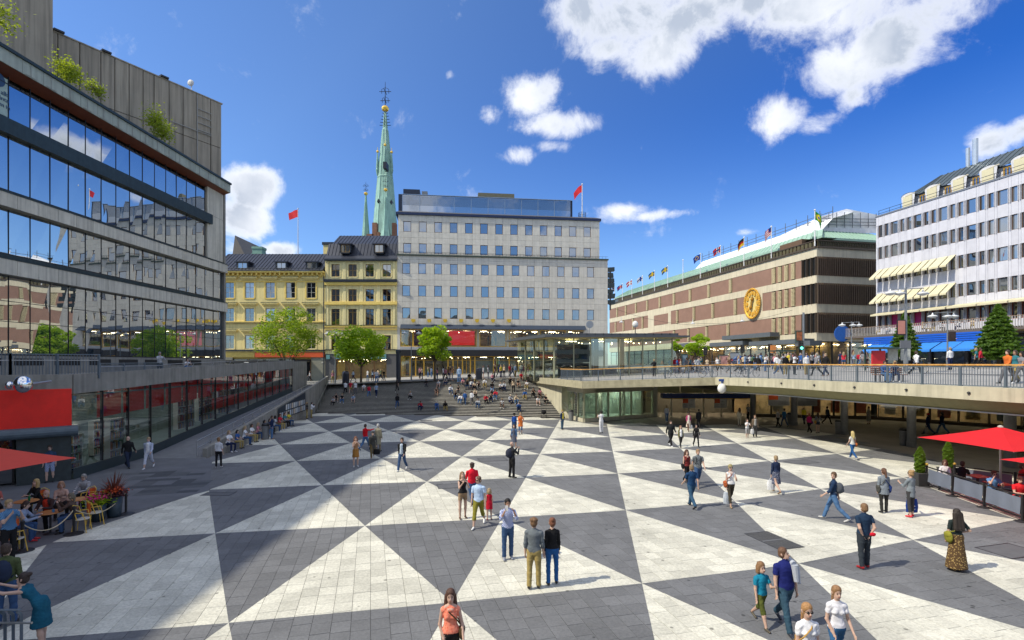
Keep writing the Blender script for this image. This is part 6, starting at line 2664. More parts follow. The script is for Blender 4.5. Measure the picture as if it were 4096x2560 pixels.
# shop fronts behind the columns
wl_pts=[(26.2,55.8),(38.0,53.0),(45.0,45.0),(50.5,33.0),(52,20)]
uf=thing('underpass_shops',(38,53,0),'row of glazed shop fronts in the shade under the bridge','shop')
for i,(A,B)in enumerate(zip(wl_pts[:-1],wl_pts[1:])):
 fa=Facade(A,(B[0]-A[0],B[1]-A[1]))
 L_=math.hypot(B[0]-A[0],B[1]-A[1])
 n_=max(2,int(L_/2.0))
 for k in range(n_):
  a,b=L_*k/n_,L_*(k+1)/n_
  add_window(uf,fa,(a,b-.02,.25,3.6),M_black,M_gl_thin,dep=-.05,fr=.08,name='shop_window')
  rq=random.Random(i*10+k)
  if rq.random()<.75:
   mb=MB()
   q0=a+rq.uniform(.1,.5)
   fa.box(mb,q0,q0+rq.uniform(.6,1.2),.5,rq.uniform(1.6,2.8),-1.4,-1.3)
   mb.build('display_panel',mat('under_display_%d'%rq.randrange(4),((.35,.08,.03),(.42,.30,.10),(.10,.16,.17),(.35,.33,.28))[rq.randrange(4)],.6),uf)
 mb=MB()
 fa.box(mb,0,L_,.003,.25,-.2,.05)
 fa.box(mb,0,L_,3.6,4.4,-.2,.05)
 mb.build('shop_surround',mat('dark_bronze_surround',(.07,.05,.03),.5),uf)
 mb=MB()
 fa.box(mb,-1,L_+1,0,4.2,-4.2,-4)
 mb.build('shop_interior',mat('warm_dark_interior',(.40,.30,.17),.8,var=.6,vscale=.6),uf)
 lights(uf,fa,0,L_,3.3,-.8,8,20+i)
 # big timetable panels under the bridge
for(px,Yd,lb)in((3115,52.5,'grey notice panel with red corner behind the left column'),(3225,52,'pale notice panel behind the second column'),(3900,46.5,'long white notice panel behind the glass above the umbrella')):
 x=(px-2048)/F*Yd
 z=3.0
 t=thing('notice_board',(x,Yd,z-1.5),lb,'notice')
 mb=MB()
 mb.box(x-1.1,x+1.1,Yd-.05,Yd,1.5,2.7)
 mb.build('panel',mat('grey_notice',(.34,.35,.36),.6),t)
 if px==3115:
  mb=MB()
  mb.box(x-1.05,x-.1,Yd-.07,Yd-.052,2.1,2.65)
  mb.build('red_corner',MATS['orange_red_print'],t)
 mb=MB()
 for q in range(6):
  mb.box(x-.9,x+.9-.1*(q%3),Yd-.06,Yd-.053,1.6+q*.07,1.62+q*.07)
 mb.build('printed_lines',MATS['grey_print'],t)
 # ================================================================== trees and plants
def leaf_mat(name,c,tr):
 m=bpy.data.materials.new(name)
 MATS[name]=m
 m.use_nodes=True
 nt=m.node_tree
 b=nt.nodes['Principled BSDF']
 b.inputs['Roughness'].default_value=.55
 g_=nt.nodes.new('ShaderNodeNewGeometry')
 cr=nt.nodes.new('ShaderNodeValToRGB')
 cr.color_ramp.elements[0].color=(c[0]*.55,c[1]*.6,c[2]*.6,1)
 cr.color_ramp.elements[1].color=(c[0]*1.5,c[1]*1.25,c[2]*1.1,1)
 nt.links.new(g_.outputs['Random Per Island'],cr.inputs[0])
 nt.links.new(cr.outputs[0],b.inputs['Base Color'])
 t=nt.nodes.new('ShaderNodeBsdfTranslucent')
 t.inputs['Color'].default_value=(*tr,1)
 mx=nt.nodes.new('ShaderNodeMixShader')
 mx.inputs[0].default_value=.42
 out=nt.nodes['Material Output']
 nt.links.new(b.outputs[0],mx.inputs[1])
 nt.links.new(t.outputs[0],mx.inputs[2])
 nt.links.new(mx.outputs[0],out.inputs[0])
 return m
M_leaf=leaf_mat('maple_leaf',(.22,.38,.014),(.60,.80,.02))
M_leafd=leaf_mat('darker_maple_leaf',(.14,.25,.014),(.45,.60,.02))
M_conif=leaf_mat('conifer_needle',(.075,.165,.02),(.2,.34,.03))
M_leafy=leaf_mat('yellow_green_leaf',(.22,.32,.02),(.5,.6,.04))
M_bark=mat('grey_brown_bark',(.09,.07,.05),.9,var=.3,vscale=5,bump=.5)
def leaves(cent,size,rng,name,m,parent,flat=.35):
 """cent: (n,3) leaf centres -> one mesh of small pointed leaves"""
 n=len(cent)
 a=rng.normal(size=(n,3))
 a[:,2]*=flat
 a/=np.linalg.norm(a,axis=1)[:,None]
 b=rng.normal(size=(n,3))
 b=np.cross(a,b)
 b/=np.linalg.norm(b,axis=1)[:,None]
 s=size*rng.uniform(.6,1.25,(n,1))
 off=np.array(WLOC[parent.name])
 c=cent-off
 v=np.stack([c-a*s,c+b*s*.6,c+a*s,c-b*s*.6],1).reshape(-1,3)
 me=bpy.data.meshes.new(name)
 f=np.arange(4*n).reshape(-1,4)
 me.from_pydata(v.tolist(),[],f.tolist())
 me.materials.append(m)
 o=bpy.data.objects.new(name,me)
 COL.objects.link(o)
 o.parent=parent
 return o
def tree(base,h,trunk_h,rx,rz,label,seed,m=M_leaf,n=5200,clumps=38,size=.17,open_=.0,name='tree',group=None,lean=0.0):
 rng=np.random.default_rng(seed)
 base=Vector(base)
 t=thing(name,tuple(base),label,'tree',group)
 cz=base.z+h-rz
 cc=np.array([base.x+lean,base.y,cz])
 d=rng.normal(size=(clumps,3))
 d/=np.linalg.norm(d,axis=1)[:,None]
 rad=rng.uniform(.45,1.0,(clumps,1))**.6
 cen=cc+d*rad*np.array([rx,rx*.8,rz])*(.86+.2*rng.random((clumps,1)))
 mb=MB()
 top=Vector((base.x+lean*.5,base.y,base.z+trunk_h))
 mb.tube(base,top,.17,.12,8)
 fork=[top+Vector((rng.normal()*.2,rng.normal()*.2,0))for _ in range(1)]
 for k in range(7):
  a=2*PI*k/7+rng.random()
  mid=top+Vector((math.cos(a)*rx*.38,math.sin(a)*rx*.3,rz*(.35+.6*rng.random())))
  mb.tube(top-Vector((0,0,.15)),mid,.085,.05,6)
  near_=sorted(range(clumps),key=lambda i:(Vector(cen[i])-mid).length)[:4]
  for i in near_:
   mb.tube(mid,Vector(cen[i]),.04,.015,5)
 mb.build('trunk',M_bark,t)
 cr=rng.uniform(.75,1.3,clumps)*rx*(.30 if open_ else.34)
 idx=rng.integers(0,clumps,n)
 q=rng.normal(size=(n,3))
 q/=np.linalg.norm(q,axis=1)[:,None]
 pts=cen[idx]+q*(cr[idx]*rng.uniform(.5,1.0,n)**.5)[:,None]*np.array([1,1,.62])
 leaves(pts,size,rng,'crown',m,t)
 return t
def pos_at(px,Y,z=None):
 x=(px-2048)/F*Y
 return(x,Y,deckz(x,Y)if z is None else z)
def hz_(py,Y):
 return EYE+(HZ-py)/F*Y
b=pos_at(1146,80)
tree(b,hz_(1240,80)-b[2],2.6,4.6,3.7,'loose crowned maple with dark branches before the left yellow building',3,M_leafd,8200,60,.17,open_=1)
b=gdeck(1444,1531)
tree(b,hz_(1308,b.y)-b.z,2.3,3.6,2.45,'broad bright green maple standing left of the steps top',5,M_leaf,9500,50,.16)
b=gdeck(1739,1523)
tree(b,hz_(1300,b.y)-b.z,2.4,2.15,2.35,'compact round maple in front of the grey block shop windows',8,M_leaf,6800,36,.15)
b=pos_at(2712,76)
tree(b,hz_(1338,76)-b[2],1.6,.85,1.5,'slim young tree just right of the glass pavilion',11,M_leaf,1500,14,.14)
b=pos_at(2787,78)
tree(b,hz_(1332,78)-b[2],1.4,1.75,1.75,'small light green street tree before the brick store',12,M_leaf,3400,24,.14)
def conifer(base,h,r,label,seed,n=5000,m=M_conif,size=.12,trunk=1.0,cat='tree',name='conifer_tree'):
 rng=np.random.default_rng(seed)
 base=Vector(base)
 t=thing(name,tuple(base),label,cat)
 mb=MB()
 mb.tube(base,base+Vector((0,0,h*.9)),r*.06+.02,.02,7)
 mb.build('trunk',M_bark,t)
 u=rng.random(n)**.75
 z=trunk+(h-trunk)*(1-u)
 prof=r*np.clip(u*(1.25 if cat=='tree' else 3.2),0,1)**.8*np.where(u>.85,1-(u-.85)*2.2,1)
 a=rng.random(n)*2*PI
 nb=max(5,int(h*2.6))
 lay=.84+(.16 if cat=='tree' else.05)*np.sin(u*nb*2*PI+1.3*np.sin(a*2))+.12*np.sin(a*5+u*40)+.08*np.sin(a*9-u*25)
 rr0=prof*lay*rng.uniform(.55,1.0,n)**.4
 pts=np.stack([base.x+rr0*np.cos(a),base.y+rr0*np.sin(a),base.z+z-rr0*.12],1)
 leaves(pts,size,rng,'foliage',m,t,.6)
 return t
b=pos_at(3619,50,5.5)
conifer(b,hz_(1250,50)-5.5,1.25,'dense clipped conifer behind the tall lamp before the blue awnings',1,7000,size=.13,trunk=1.1)
b=pos_at(3993,44,5.4)
conifer(b,hz_(1216,44)-5.4,1.65,'large dense conifer at the right before the white block',2,9000,size=.14,trunk=.9)
# planting on the culture house roof
for k,(px,py,w_,n)in enumerate(((12,50,1.3,700),(285,275,1.0,600),(308,295,.9,600),(395,348,.8,260),(418,368,.6,200),(640,480,1.15,900),(672,530,1.1,800))):
 s,z=KF.at(px,py)
 p=KF.p(s,z,-.5)
 t=thing('roof_shrub',tuple(p),('shrub at the top left corner of the photo on the roof','left half of a yellow green bush on the roof edge','right half of a yellow green bush on the roof edge','upper of two low tufts hanging over the roof edge','lower of two low tufts hanging over the roof edge','upper part of the big yellow green bush before the concrete wall','lower part of the big yellow green bush trailing down the roof edge')[k],'shrub','shrubs along the roof edge')
 rng=np.random.default_rng(40+k)
 q=rng.normal(size=(n,3))*np.array([.35,.5,.45])*w_
 q[:,2]+=.25*np.sin(q[:,1]*4)*w_
 leaves(np.array(p)+q,.11,rng,'foliage',M_leafy,t)
 mb=MB()
 for a in range(4):
  mb.tube(Vector(p)-Vector((0,0,.5)),Vector(p)+Vector((.1*a-.15,.25*a-.4,.5*w_)),.025,n=4)
 mb.build('stem',M_bark,t)
 # ================================================================== street lamps
M_lamp=mat('grey_lamp_post',(.24,.26,.28),.4,metal=.4)
M_shade=mat('lamp_shade_white',(.62,.64,.66),.35)
def street_lamp(base,h,heads,label,r=.07):
 b=Vector(base)
 t=thing('street_lamp',tuple(b),label,'street lamp','grey street lamps with dish shaped heads')
 mb=MB()
 mb.tube(b,b+Vector((0,0,1.1)),r*1.5,n=10)
 mb.tube(b+Vector((0,0,1.1)),b+Vector((0,0,h)),r,r*.7,10)
 mb.build('post',M_lamp,t)
 x0,x1=min(heads),max(heads)
 mb=MB()
 mb.tube(b+Vector((min(0,x0),0,h-.15)),b+Vector((max(0,x1),0,h-.05)),.035,n=6)
 mb.build('arm',M_lamp,t)
 for x in heads:
  c=b+Vector((x,.1*(x>0),h-.45))
  mb=MB()
  mb.lathe(c,[(.02,-.16),(.18,-.12),(.40,0),(.30,.09),(.08,.15),(.03,.34)],16)
  mb.build('lamp_head',M_shade,t,smooth=True)
 return t
b=pos_at(1341,70)
street_lamp(b,hz_(1322,70)-b[2],(-1.1,.15,1.0),'street lamp with three dish heads at the left tree beside the steps')
b=pos_at(1645,70)
street_lamp(b,hz_(1320,70)-b[2],(-.95,1.0),'street lamp with two heads before the grey block left of the round maple')
street_lamp(pos_at(3406,60,5.4),hz_(1286,60)-5.4,(-1.1,.25,.95),'farthest of the three right street lamps beside the round blue sign')
t=street_lamp(pos_at(3623,38,5.2),hz_(1150,38)-5.2,(-1.15,-.45,1.35),'tallest street lamp carrying a pink poster before the white block',.10)
street_lamp(pos_at(3790,46,5.45),hz_(1246,46)-5.45,(-1.35,.1,.65),'street lamp right of the tall one before the blue awnings')
p=pos_at(3606,37.9,0)
mb=MB()
mb.box(p[0]-.33,p[0]+.28,p[1]-.04,p[1]+.04,hz_(1341,37.9),hz_(1279,37.9))
o=mb.build('banner',M_black,t)
mb=MB()
mb.box(p[0]-.29,p[0]+.24,p[1]-.05,p[1]-.042,hz_(1336,37.9),hz_(1283,37.9))
mb.build('pink_print',mat('salmon_print',(.55,.24,.19),.6),o)
mb=MB()
mb.box(p[0]-.1,p[0]+.68,p[1]-.04,p[1]+.04,hz_(1393,37.9),hz_(1362,37.9))
mb.build('sign_plate',mat('grey_sign_back',(.15,.16,.18),.5),t)
p=pos_at(3809,45.8,0)
mb=MB()
mb.box(p[0]-.3,p[0]+.3,p[1]-.04,p[1]+.04,hz_(1366,45.8),hz_(1326,45.8))
tag(mb.build('street_banner',mat('dark_brown_banner',(.05,.035,.035),.6,var=.5,vscale=6)),'dark square banner hung beside the right lamp post','banner')
# ================================================================== vehicles, cycles, street furniture
M_tyre=mat('rubber',(.015,.015,.015),.8)
M_cglass=glass_mat('car_glass',(.01,.012,.015),.25,wave=0)
def car(loc,rz,col,label,van=False):
 t=thing('parked_car' if not van else 'van',(0,0,0),label,'van' if van else 'car')
 m=mat('car_paint_%s'%('dark_blue' if col[2]>.05 else 'black'),col,.25,coat=.8,var=0)
 H=1.95 if van else 1.45
 prof=[(-2.1,.35),(-2.15,.75),(-1.95,1.0),(-1.55,H-.05),(-.3,H),(.55,H-.12),(1.25,.98),(2.0,.85),(2.15,.6),(2.1,.32)]
 if van:
  prof=[(-2.3,.35),(-2.35,1.0),(-2.25,H),(.9,H),(1.6,1.15),(2.2,1.0),(2.3,.6),(2.25,.32)]
 mb=MB()
 for z0,w0 in((0,.88),):
  vs=[]
  n=len(prof)
  for s_ in(-1,1):
   for(x,z)in prof:
    w=.88 if z<1.05 else.88-(z-1.05)*.38
    vs.append((x,s_*w,z))
  mb.raw(vs,[tuple(reversed(range(n))),tuple(range(n,2*n))]+[(i,n+i,n+(i+1)%n,(i+1)%n)for i in range(n)][::1])
 mb.build('body',m,t)
 for s_ in(-1,1):
  mb=MB()
  w=.88
  q=[(-1.6,1.02),(-1.35,H-.14),(.45,H-.2),(1.05,1.0)]if not van else[(-.4,1.15),(-.4,H-.2),(.85,H-.2),(1.4,1.18)]
  mb.face([(x,s_*(w-(z-1.05)*.38+.012 if z>1.05 else w+.012),z)for x,z in q])
  mb.build('side_window',M_cglass,t)
 mb=MB()
 mb.face([(-1.99,-.7,1.05),(-1.99,.7,1.05),(-1.62,.62,H-.12),(-1.62,-.62,H-.12)]if not van else[(-2.34,-.7,1.1),(-2.34,.7,1.1),(-2.28,.62,H-.15),(-2.28,-.62,H-.15)])
 mb.build('rear_window',M_cglass,t)
 for x in(-1.35,1.35):
  for s_ in(-1,1):
   mb=MB()
   mb.tube((x,s_*.70,.32),(x,s_*.90,.32),.32,n=18)
   o=mb.build('wheel',M_tyre,t)
   mb=MB()
   mb.tube((x,s_*.90,.32),(x,s_*.915,.32),.20,n=12)
   mb.build('rim',M_stainless,o)
 for s_ in(-1,1):
  mb=MB()
  mb.box(-2.17,-2.12,s_*.72-.12,s_*.72+.12,.72,.9)
  mb.build('tail_light',mat('red_lens',(.45,.01,.01),.3),t)
  mb=MB()
  mb.box(2.1,2.17,s_*.62-.15,s_*.62+.15,.62,.74)
  mb.build('headlight',M_stainless,t)
 t.location=loc
 t.rotation_euler=(0,0,rz)
 WLOC[t.name]=tuple(loc)
 return t
car(pos_at(2998,70,5.47),R(10),(.012,.02,.07),'dark blue hatchback before the store canopy')
car(pos_at(2935,73,5.45),R(70),(.012,.014,.018),'dark van seen from behind, left of the blue hatchback',True)
def bicycle(label):
 t=thing('bicycle',(0,0,0),label,'bicycle','bicycles standing on the street deck')
 for x in(-.52,.52):
  mb=MB()
  pts=[Vector((x+.34*math.cos(2*PI*k/18),0,.34+.34*math.sin(2*PI*k/18)))for k in range(19)]
  mb.path(pts,.017,5)
  for k in range(0,18,2):
   mb.tube((x,0,.34),pts[k],.003,n=3,caps=False)
  mb.build('wheel',M_tyre,t)
 mb=MB()
 for a,b in(((-.52,0,.34),(-.08,0,.30)),((-.08,0,.30),(-.20,0,.82)),((-.52,0,.34),(-.18,0,.76)),((-.08,0,.30),(.36,0,.78)),((-.17,0,.72),(.36,0,.78)),((.36,0,.86),(.52,0,.34))):
  mb.tube(a,b,.016,n=5)
 mb.build('frame',mat('bike_blue_paint',(.05,.09,.16),.4),t)
 mb=MB()
 mb.path([(.30,-.26,.98),(.38,-.1,1.0),(.36,0,.98),(.38,.1,1.0),(.30,.26,.98)],.014,5)
 mb.tube((.36,0,.84),(.36,0,.98),.014,n=5)
 mb.build('handlebar',M_stainless,t)
 mb=MB()
 mb.ball((-.22,0,.90),.12,8,sx=1,sy=.6,sz=.35)
 mb.tube((-.2,0,.8),(-.22,0,.88),.013,n=5)
 mb.build('saddle',M_black,t)
 mb=MB()
 mb.box(-.86,-.48,-.06,.06,.70,.715)
 mb.build('luggage_rack',M_black,t)
 return t
bike0=bicycle('dark ladies bicycle leaning at the railing nearest the pavilion')
rb_=random.Random(4)
BK_=[(2692,1512,0,'dark ladies bicycle leaning at the railing nearest the pavilion'),(2832,1510,0,'bicycle parked parallel to the railing left of the deck corner'),(2812,1492,.3,'bicycle standing behind the pair at the deck corner'),(2968,1508,.5,'first bicycle right of the deck corner behind the bars'),(3004,1508,.2,'second bicycle right of the deck corner behind the bars'),(2884,1500,1.2,'bicycle seen end on at the deck corner')]
for k,(px,py,rz,lb)in enumerate(BK_):
 p=gdeck(px,py)
 if k==0:
  bike0.location=p
  bike0['label']=lb
 else:
  copy_thing(bike0,p,rz,lb,'bicycles standing on the street deck')
for k in range(16):
 p=pos_at(2850+k*10+rb_.uniform(-3,3),66+rb_.uniform(-1.2,1.2))
 copy_thing(bike0,p,1.1+rb_.uniform(-.3,.3),'one of the bicycles packed in the rack by the street tree','bicycles packed in the rack by the street tree')
t=copy_thing(bike0,pos_at(3665,36,5.1),0,'bicycle ridden by the person passing the bus shelter')
def shelter(px0,px1,Y,z,ztop_py,label,red=False):
 x0,x1=(px0-2048)/F*Y,(px1-2048)/F*Y
 zt_=hz_(ztop_py,Y)
 t=thing('bus_shelter',((x0+x1)/2,Y,z),label,'bus shelter')
 mb=MB()
 mb.box(x0-.5,x1+.4,Y-.8,Y+.8,zt_,zt_+.14)
 mb.build('roof',mat('shelter_green',(.04,.075,.06),.4),t)
 for x in(x0,(x0+x1)/2,x1):
  mb=MB()
  mb.box(x-.05,x+.05,Y+.5,Y+.6,z-.1,zt_)
  mb.build('post',MATS['shelter_green'],t)
 mb=MB()
 mb.face([(x0,Y+.55,z+.3),(x1,Y+.55,z+.3),(x1,Y+.55,zt_-.1),(x0,Y+.55,zt_-.1)])
 mb.build('glass_pane',M_gl_thin,t)
 if red:
  mb=MB()
  mb.box(x0-.1,x0+1.0,Y-.5,Y-.35,z+.2,zt_-.15)
  mb.build('red_poster_case',mat('scarlet_poster',(.55,.02,.03),.4),t)
  for q in(1.9,3.0):
   mb=MB()
   mb.box(x0+q,x0+q+.85,Y+.4,Y+.45,z+.8,z+1.9)
   mb.build('map_sheet',mat('map_print',(.50,.52,.48),.6,var=.25,vscale=5),t)
 return t
shelter(3478,3600,44,5.3,1396,'bus shelter with red poster case and maps before the white block',True)
shelter(3106,3156,60,5.2,1406,'green framed bus shelter among the crowd left of the store corner')
def board(px0,px1,Y,py0,py1,c,label,nm='poster_case'):
 x0,x1=(px0-2048)/F*Y,(px1-2048)/F*Y
 z0,z1=hz_(py1,Y),hz_(py0,Y)
 t=thing(nm,((x0+x1)/2,Y,z0),label,'poster case')
 mb=MB()
 mb.box(x0,x1,Y,Y+.15,z0,z1)
 mb.build('case',MATS['shelter_green'],t)
 mb=MB()
 mb.box(x0+.1,x1-.1,Y-.02,Y-.004,z0+.15,z1-.12)
 mb.build('poster',c,t)
board(2874,2921,60,1419,1468,mat('pink_green_poster',(.42,.22,.20),.5,var=.7,vscale=1.6),'poster case with pink and green print right of the bicycle rack')
board(2726,2752,64,1416,1468,mat('pale_blue_poster',(.18,.25,.30),.5,var=.5,vscale=2),'pale blue poster case behind the people in red')
board(3183,3212,56,1322,1367,mat('fire_poster',(.30,.10,.04),.5,var=.8,vscale=2),'dark poster box with fiery print on a post by the store corner')
mb=MB()
p=pos_at(3214,56,5.3)
mb.tube(p,(p[0],p[1],hz_(1250,56)),.11,n=8)
tag(mb.build('signal_mast',M_lamp),'tall grey mast beside the fiery poster box','mast')
def signal(px,Y,py,lit,label):
 x,_,z=pos_at(px,Y)
 zt_=hz_(py,Y)
 t=thing('traffic_light',(x,Y,z),label,'traffic light','traffic lights on the far street')
 mb=MB()
 mb.tube((x,Y,z),(x,Y,zt_+1.0),.06,n=6)
 mb.build('post',M_black,t)
 mb=MB()
 mb.box(x-.22,x+.22,Y-.25,Y,zt_,zt_+1.0)
 mb.build('housing',M_black,t)
 for k in range(3):
  mb=MB()
  mb.tube((x,Y-.25,zt_+.84-k*.32),(x,Y-.32,zt_+.84-k*.32),.13,n=10)
  on=lit==k
  mb.build('lens',mat('lit_green_lens',(.02,.6,.35),.4,var=0,emit=(.1,1,.7,4))if on and k==2 else mat('lit_red_lens',(.6,.05,.02),.4,var=0,emit=(1,.08,.03,4))if on else mat('dark_lens',(.05,.05,.05),.3),t)
signal(2968,62,1412,9,'traffic light with grey back ring before the store canopy')
signal(2820,66,1420,9,'traffic light in front of the light green street tree')
signal(3201,55,1400,2,'traffic light with lit lamp beside the fiery poster box')
signal(3078,64,1408,9,'traffic light left of the orange sign under the store canopy')
mb=MB()
x=(3092-2048)/F*63
mb.box(x-.33,x+.33,62.9,63.0,hz_(1412,63),hz_(1381,63))
mb.tube((x,63.1,5.2),(x,63.1,hz_(1381,63)),.05)
tag(mb.build('orange_sign',mat('orange_sign',(.68,.25,.07),.5)),'orange rectangular traffic sign under the store canopy','sign')
# dark pillars and cabinets at the top of the steps
def cabinet(px,py0,py1,wpx,label,nm='street_cabinet',round_=False):
 p=gdeck(px,py1)
 z1=hz_(py0,p.y)
 w=wpx*p.y/F
 t=thing(nm,tuple(p),label,'column' if round_ else 'cabinet')
 mb=MB()
 if round_:
  mb.lathe(p,[(w*.5,0),(w*.5,z1-p.z-.5),(w*.58,z1-p.z-.48),(w*.58,z1-p.z-.1),(w*.4,z1-p.z)],16)
 else:
  mb.lathe(p,[(w*.5,0),(w*.52,z1-p.z-.35),(w*.45,z1-p.z-.1),(w*.3,z1-p.z)],12,sq=.6)
 mb.build('body',mat('glossy_black_steel',(.018,.022,.035),.3,coat=.3),t)
 mb=MB()
 mb.lathe(p,[(w*.56,0),(w*.56,.12)],16,sq=1 if round_ else.65)
 mb.build('foot',M_iron,t)
cabinet(1594,1398,1528,19,'tall dark advertising column left of the lamp before the grey block','advertising_column',True)
cabinet(1383,1484,1534,28,'black street cabinet at the top left of the steps')
cabinet(1916,1472,1520,25,'black street cabinet at the top of the steps right of centre')
p=step_pt(2202,1618)
mb=MB()
mb.box(6.0,6.6,58.0,58.6,1.2,3.35)
t=thing('utility_box',(6.3,58.3,1.2),'cream utility cabinet with notices beside the right stair rail','cabinet')
mb.build('case',mat('cream_cabinet',(.55,.52,.36),.6),t)
mb=MB()
mb.box(5.985,5.995,58.05,58.5,2.2,3.1)
mb.box(6.05,6.4,57.985,57.995,2.3,3.0)
mb.build('notice',M_paper,t)
def bin_(px,py,h,w,label):
 p=gz(px,py)
 t=thing('litter_bin',tuple(p),label,'bin','dark litter bins on the plaza')
 mb=MB()
 mb.lathe(p,[(w*.42,0),(w*.46,.05),(w*.5,h*.8),(w*.5,h*.82)],18)
 mb.build('body',M_col,t)
 mb=MB()
 mb.lathe(p+Vector((0,0,h*.84)),[(w*.52,0),(w*.52,h*.06),(w*.40,h*.14),(w*.1,h*.16)],18)
 mb.build('lid',M_black,t)
bin_(2284,1684,1.15,.52,'black litter bin beside the glass hall at the foot of the steps')
bin_(3355,1736,1.2,.55,'litter bin left of the third column under the bridge')
bin_(3617,1782,1.25,.58,'litter bin left of the nearest column under the bridge')
bin_(3160,1698,1.15,.5,'litter bin left of the second column under the bridge')
bin_(1062,1757,1.25,.55,'black litter bin at the ramp wall beside the seated group')
bin_(1252,1640+14,1.1,.5,'black litter bin at the corner of the ramp wall and the steps')
# bench behind the bridge railing
p=gdeck(3568,1528)
t=thing('park_bench',tuple(p),'brown slatted bench with iron feet behind the bridge railing','bench')
for k in range(4):
 mb=MB()
 mb.box(p.x-.95,p.x+.95,p.y-.02+k*.11,p.y+.07+k*.11,p.z+.42,p.z+.46)
 mb.build('seat_slat',mat('brown_bench_wood',(.22,.09,.045),.6,var=.2),t)
for k in range(3):
 mb=MB()
 mb.box(p.x-.95,p.x+.95,p.y+.44,p.y+.48,p.z+.52+k*.12,p.z+.61+k*.12)
 mb.build('back_slat',MATS['brown_bench_wood'],t)
for s_ in(-.7,.7):
 mb=MB()
 mb.box(p.x+s_-.03,p.x+s_+.03,p.y,p.y+.06,p.z,p.z+.42)
 mb.box(p.x+s_-.03,p.x+s_+.03,p.y+.36,p.y+.44,p.z,p.z+.85)
 mb.build('leg',M_iron,t)
 # ================================================================== cafes
def umbrella(c,u,v,z_edge,z_top,m,label):
 c=Vector((*c,0))
 t=thing('parasol',(c.x,c.y,0),label,'parasol','square parasols of the two cafes')
 u,v=Vector((*u,0)),Vector((*v,0))
 corners=[c+u,c+v,c-u,c-v]
 top=c+Vector((0,0,z_top))
 for k in range(4):
  a,b=corners[k],corners[(k+1)%4]
  mb=MB()
  N=6
  grid={}
  for i in range(N+1):
   for j in range(N+1-i):
    wa,wb=i/N,j/N
    wt_=1-wa-wb
    p=a*wa+b*wb+Vector((c.x,c.y,0))*wt_
    r_=wa+wb
    sag=-.10*(4*wa*wb)-.07*r_*(1-r_)*2
    p=Vector((p.x,p.y,z_top+(z_edge-z_top)*r_+sag+.12*(4*wa*wb)))
    grid[i,j]=p
  for i in range(N):
   for j in range(N-i):
    mb.face([grid[i,j],grid[i+1,j],grid[i,j+1]])
    if i+j<N-1:
     mb.face([grid[i+1,j],grid[i+1,j+1],grid[i,j+1]])
  mb.build('canopy_panel',m,t,smooth=True)
 mb=MB()
 mb.tube((c.x,c.y,0),(c.x,c.y,z_top-.05),.04,n=10)
 mb.build('pole',M_stainless,t)
 mb=MB()
 for q in corners:
  mb.tube(top-Vector((0,0,.12)),Vector((q.x,q.y,z_edge-.03)),.014,n=5)
 mb.build('ribs',M_stainless,t)
 mb=MB()
 mb.lathe(top-Vector((0,0,.02)),[(.10,0),(.09,.05),(.02,.08)],12)
 mb.build('cap',M_white_fr,t)
 mb=MB()
 mb.box(c.x-.4,c.x+.4,c.y-.4,c.y+.4,0.01,.09)
 mb.build('foot',M_iron,t)
def cloth_red(name,c):
 m=mat(name,c,.8,var=.05,vscale=2)
 nt=m.node_tree
 b=nt.nodes['Principled BSDF']
 tr_=nt.nodes.new('ShaderNodeBsdfTranslucent')
 tr_.inputs['Color'].default_value=(*c,1)
 mx=nt.nodes.new('ShaderNodeMixShader')
 mx.inputs[0].default_value=.35
 out=nt.nodes['Material Output']
 nt.links.new(b.outputs[0],mx.inputs[1])
 nt.links.new(tr_.outputs[0],mx.inputs[2])
 nt.links.new(mx.outputs[0],out.inputs[0])
 return m
M_par=cloth_red('scarlet_parasol_cloth',(.82,.022,.03))
M_par2=cloth_red('coral_parasol_cloth',(.82,.10,.07))
umbrella((20.4,21.3),(-2.2,1.6),(-1.6,-2.2),2.5,3.17,M_par,'large bright red square parasol over the fenced cafe at right')
umbrella((19.3,16.3),(-2.2,1.6),(-1.6,-2.2),2.45,3.12,M_par,'second red parasol cut by the right edge of the photo')
umbrella((-17.6,16.2),(2.3,1.7),(1.7,-2.3),2.5,3.35,M_par2,'coral red parasol at the left edge over the rope fenced cafe')
M_panel=mat('slate_blue_fence_cloth',(.16,.185,.24),.75,var=.06,vscale=2)
def cafe_fence(pts,label):
 t=thing('cafe_fence',(pts[0][0],pts[0][1],0),label,'fence')
 for k,(x,y)in enumerate(pts):
  mb=MB()
  mb.box(x-.035,x+.035,y-.035,y+.035,.02,1.0)
  mb.build('post',M_black,t)
  mb=MB()
  mb.lathe((x,y,.0),[(.24,0),(.24,.015),(.06,.05)],16)
  mb.build('foot_plate',M_iron,t)
  if k==0:
   mb=MB()
   mb.ball((x,y,1.05),.065,10)
   mb.build('brass_knob',M_gold,t)
  if k<len(pts)-1:
   a,b=Vector((x,y,0)),Vector((*pts[k+1],0))
   d=(b-a).normalized()
   a2,b2=a+d*.06,b-d*.06
   for zz in(.16,.94):
    mb=MB()
    mb.bar(a2+Vector((0,0,zz)),b2+Vector((0,0,zz)),.05,.05)
    mb.build('rail',M_black,t)
   mb=MB()
   n=10
   nn=Vector((d.y,-d.x,0))
   for i in range(n):
    q=[]
    for ii in(i,i+1):
     for zz in(.24,.86):
      w=.02*math.sin(ii*1.3+zz*5)
      q.append(a2.lerp(b2,.02+.96*ii/n)+nn*w+Vector((0,0,zz)))
    mb.face([q[0],q[2],q[3],q[1]])
   mb.build('cloth_panel',M_panel,t,smooth=True)
P1,P2,P3_,P4=gz(3707,1946),gz(3810,1984),gz(3937,2030),gz(4090,2087)
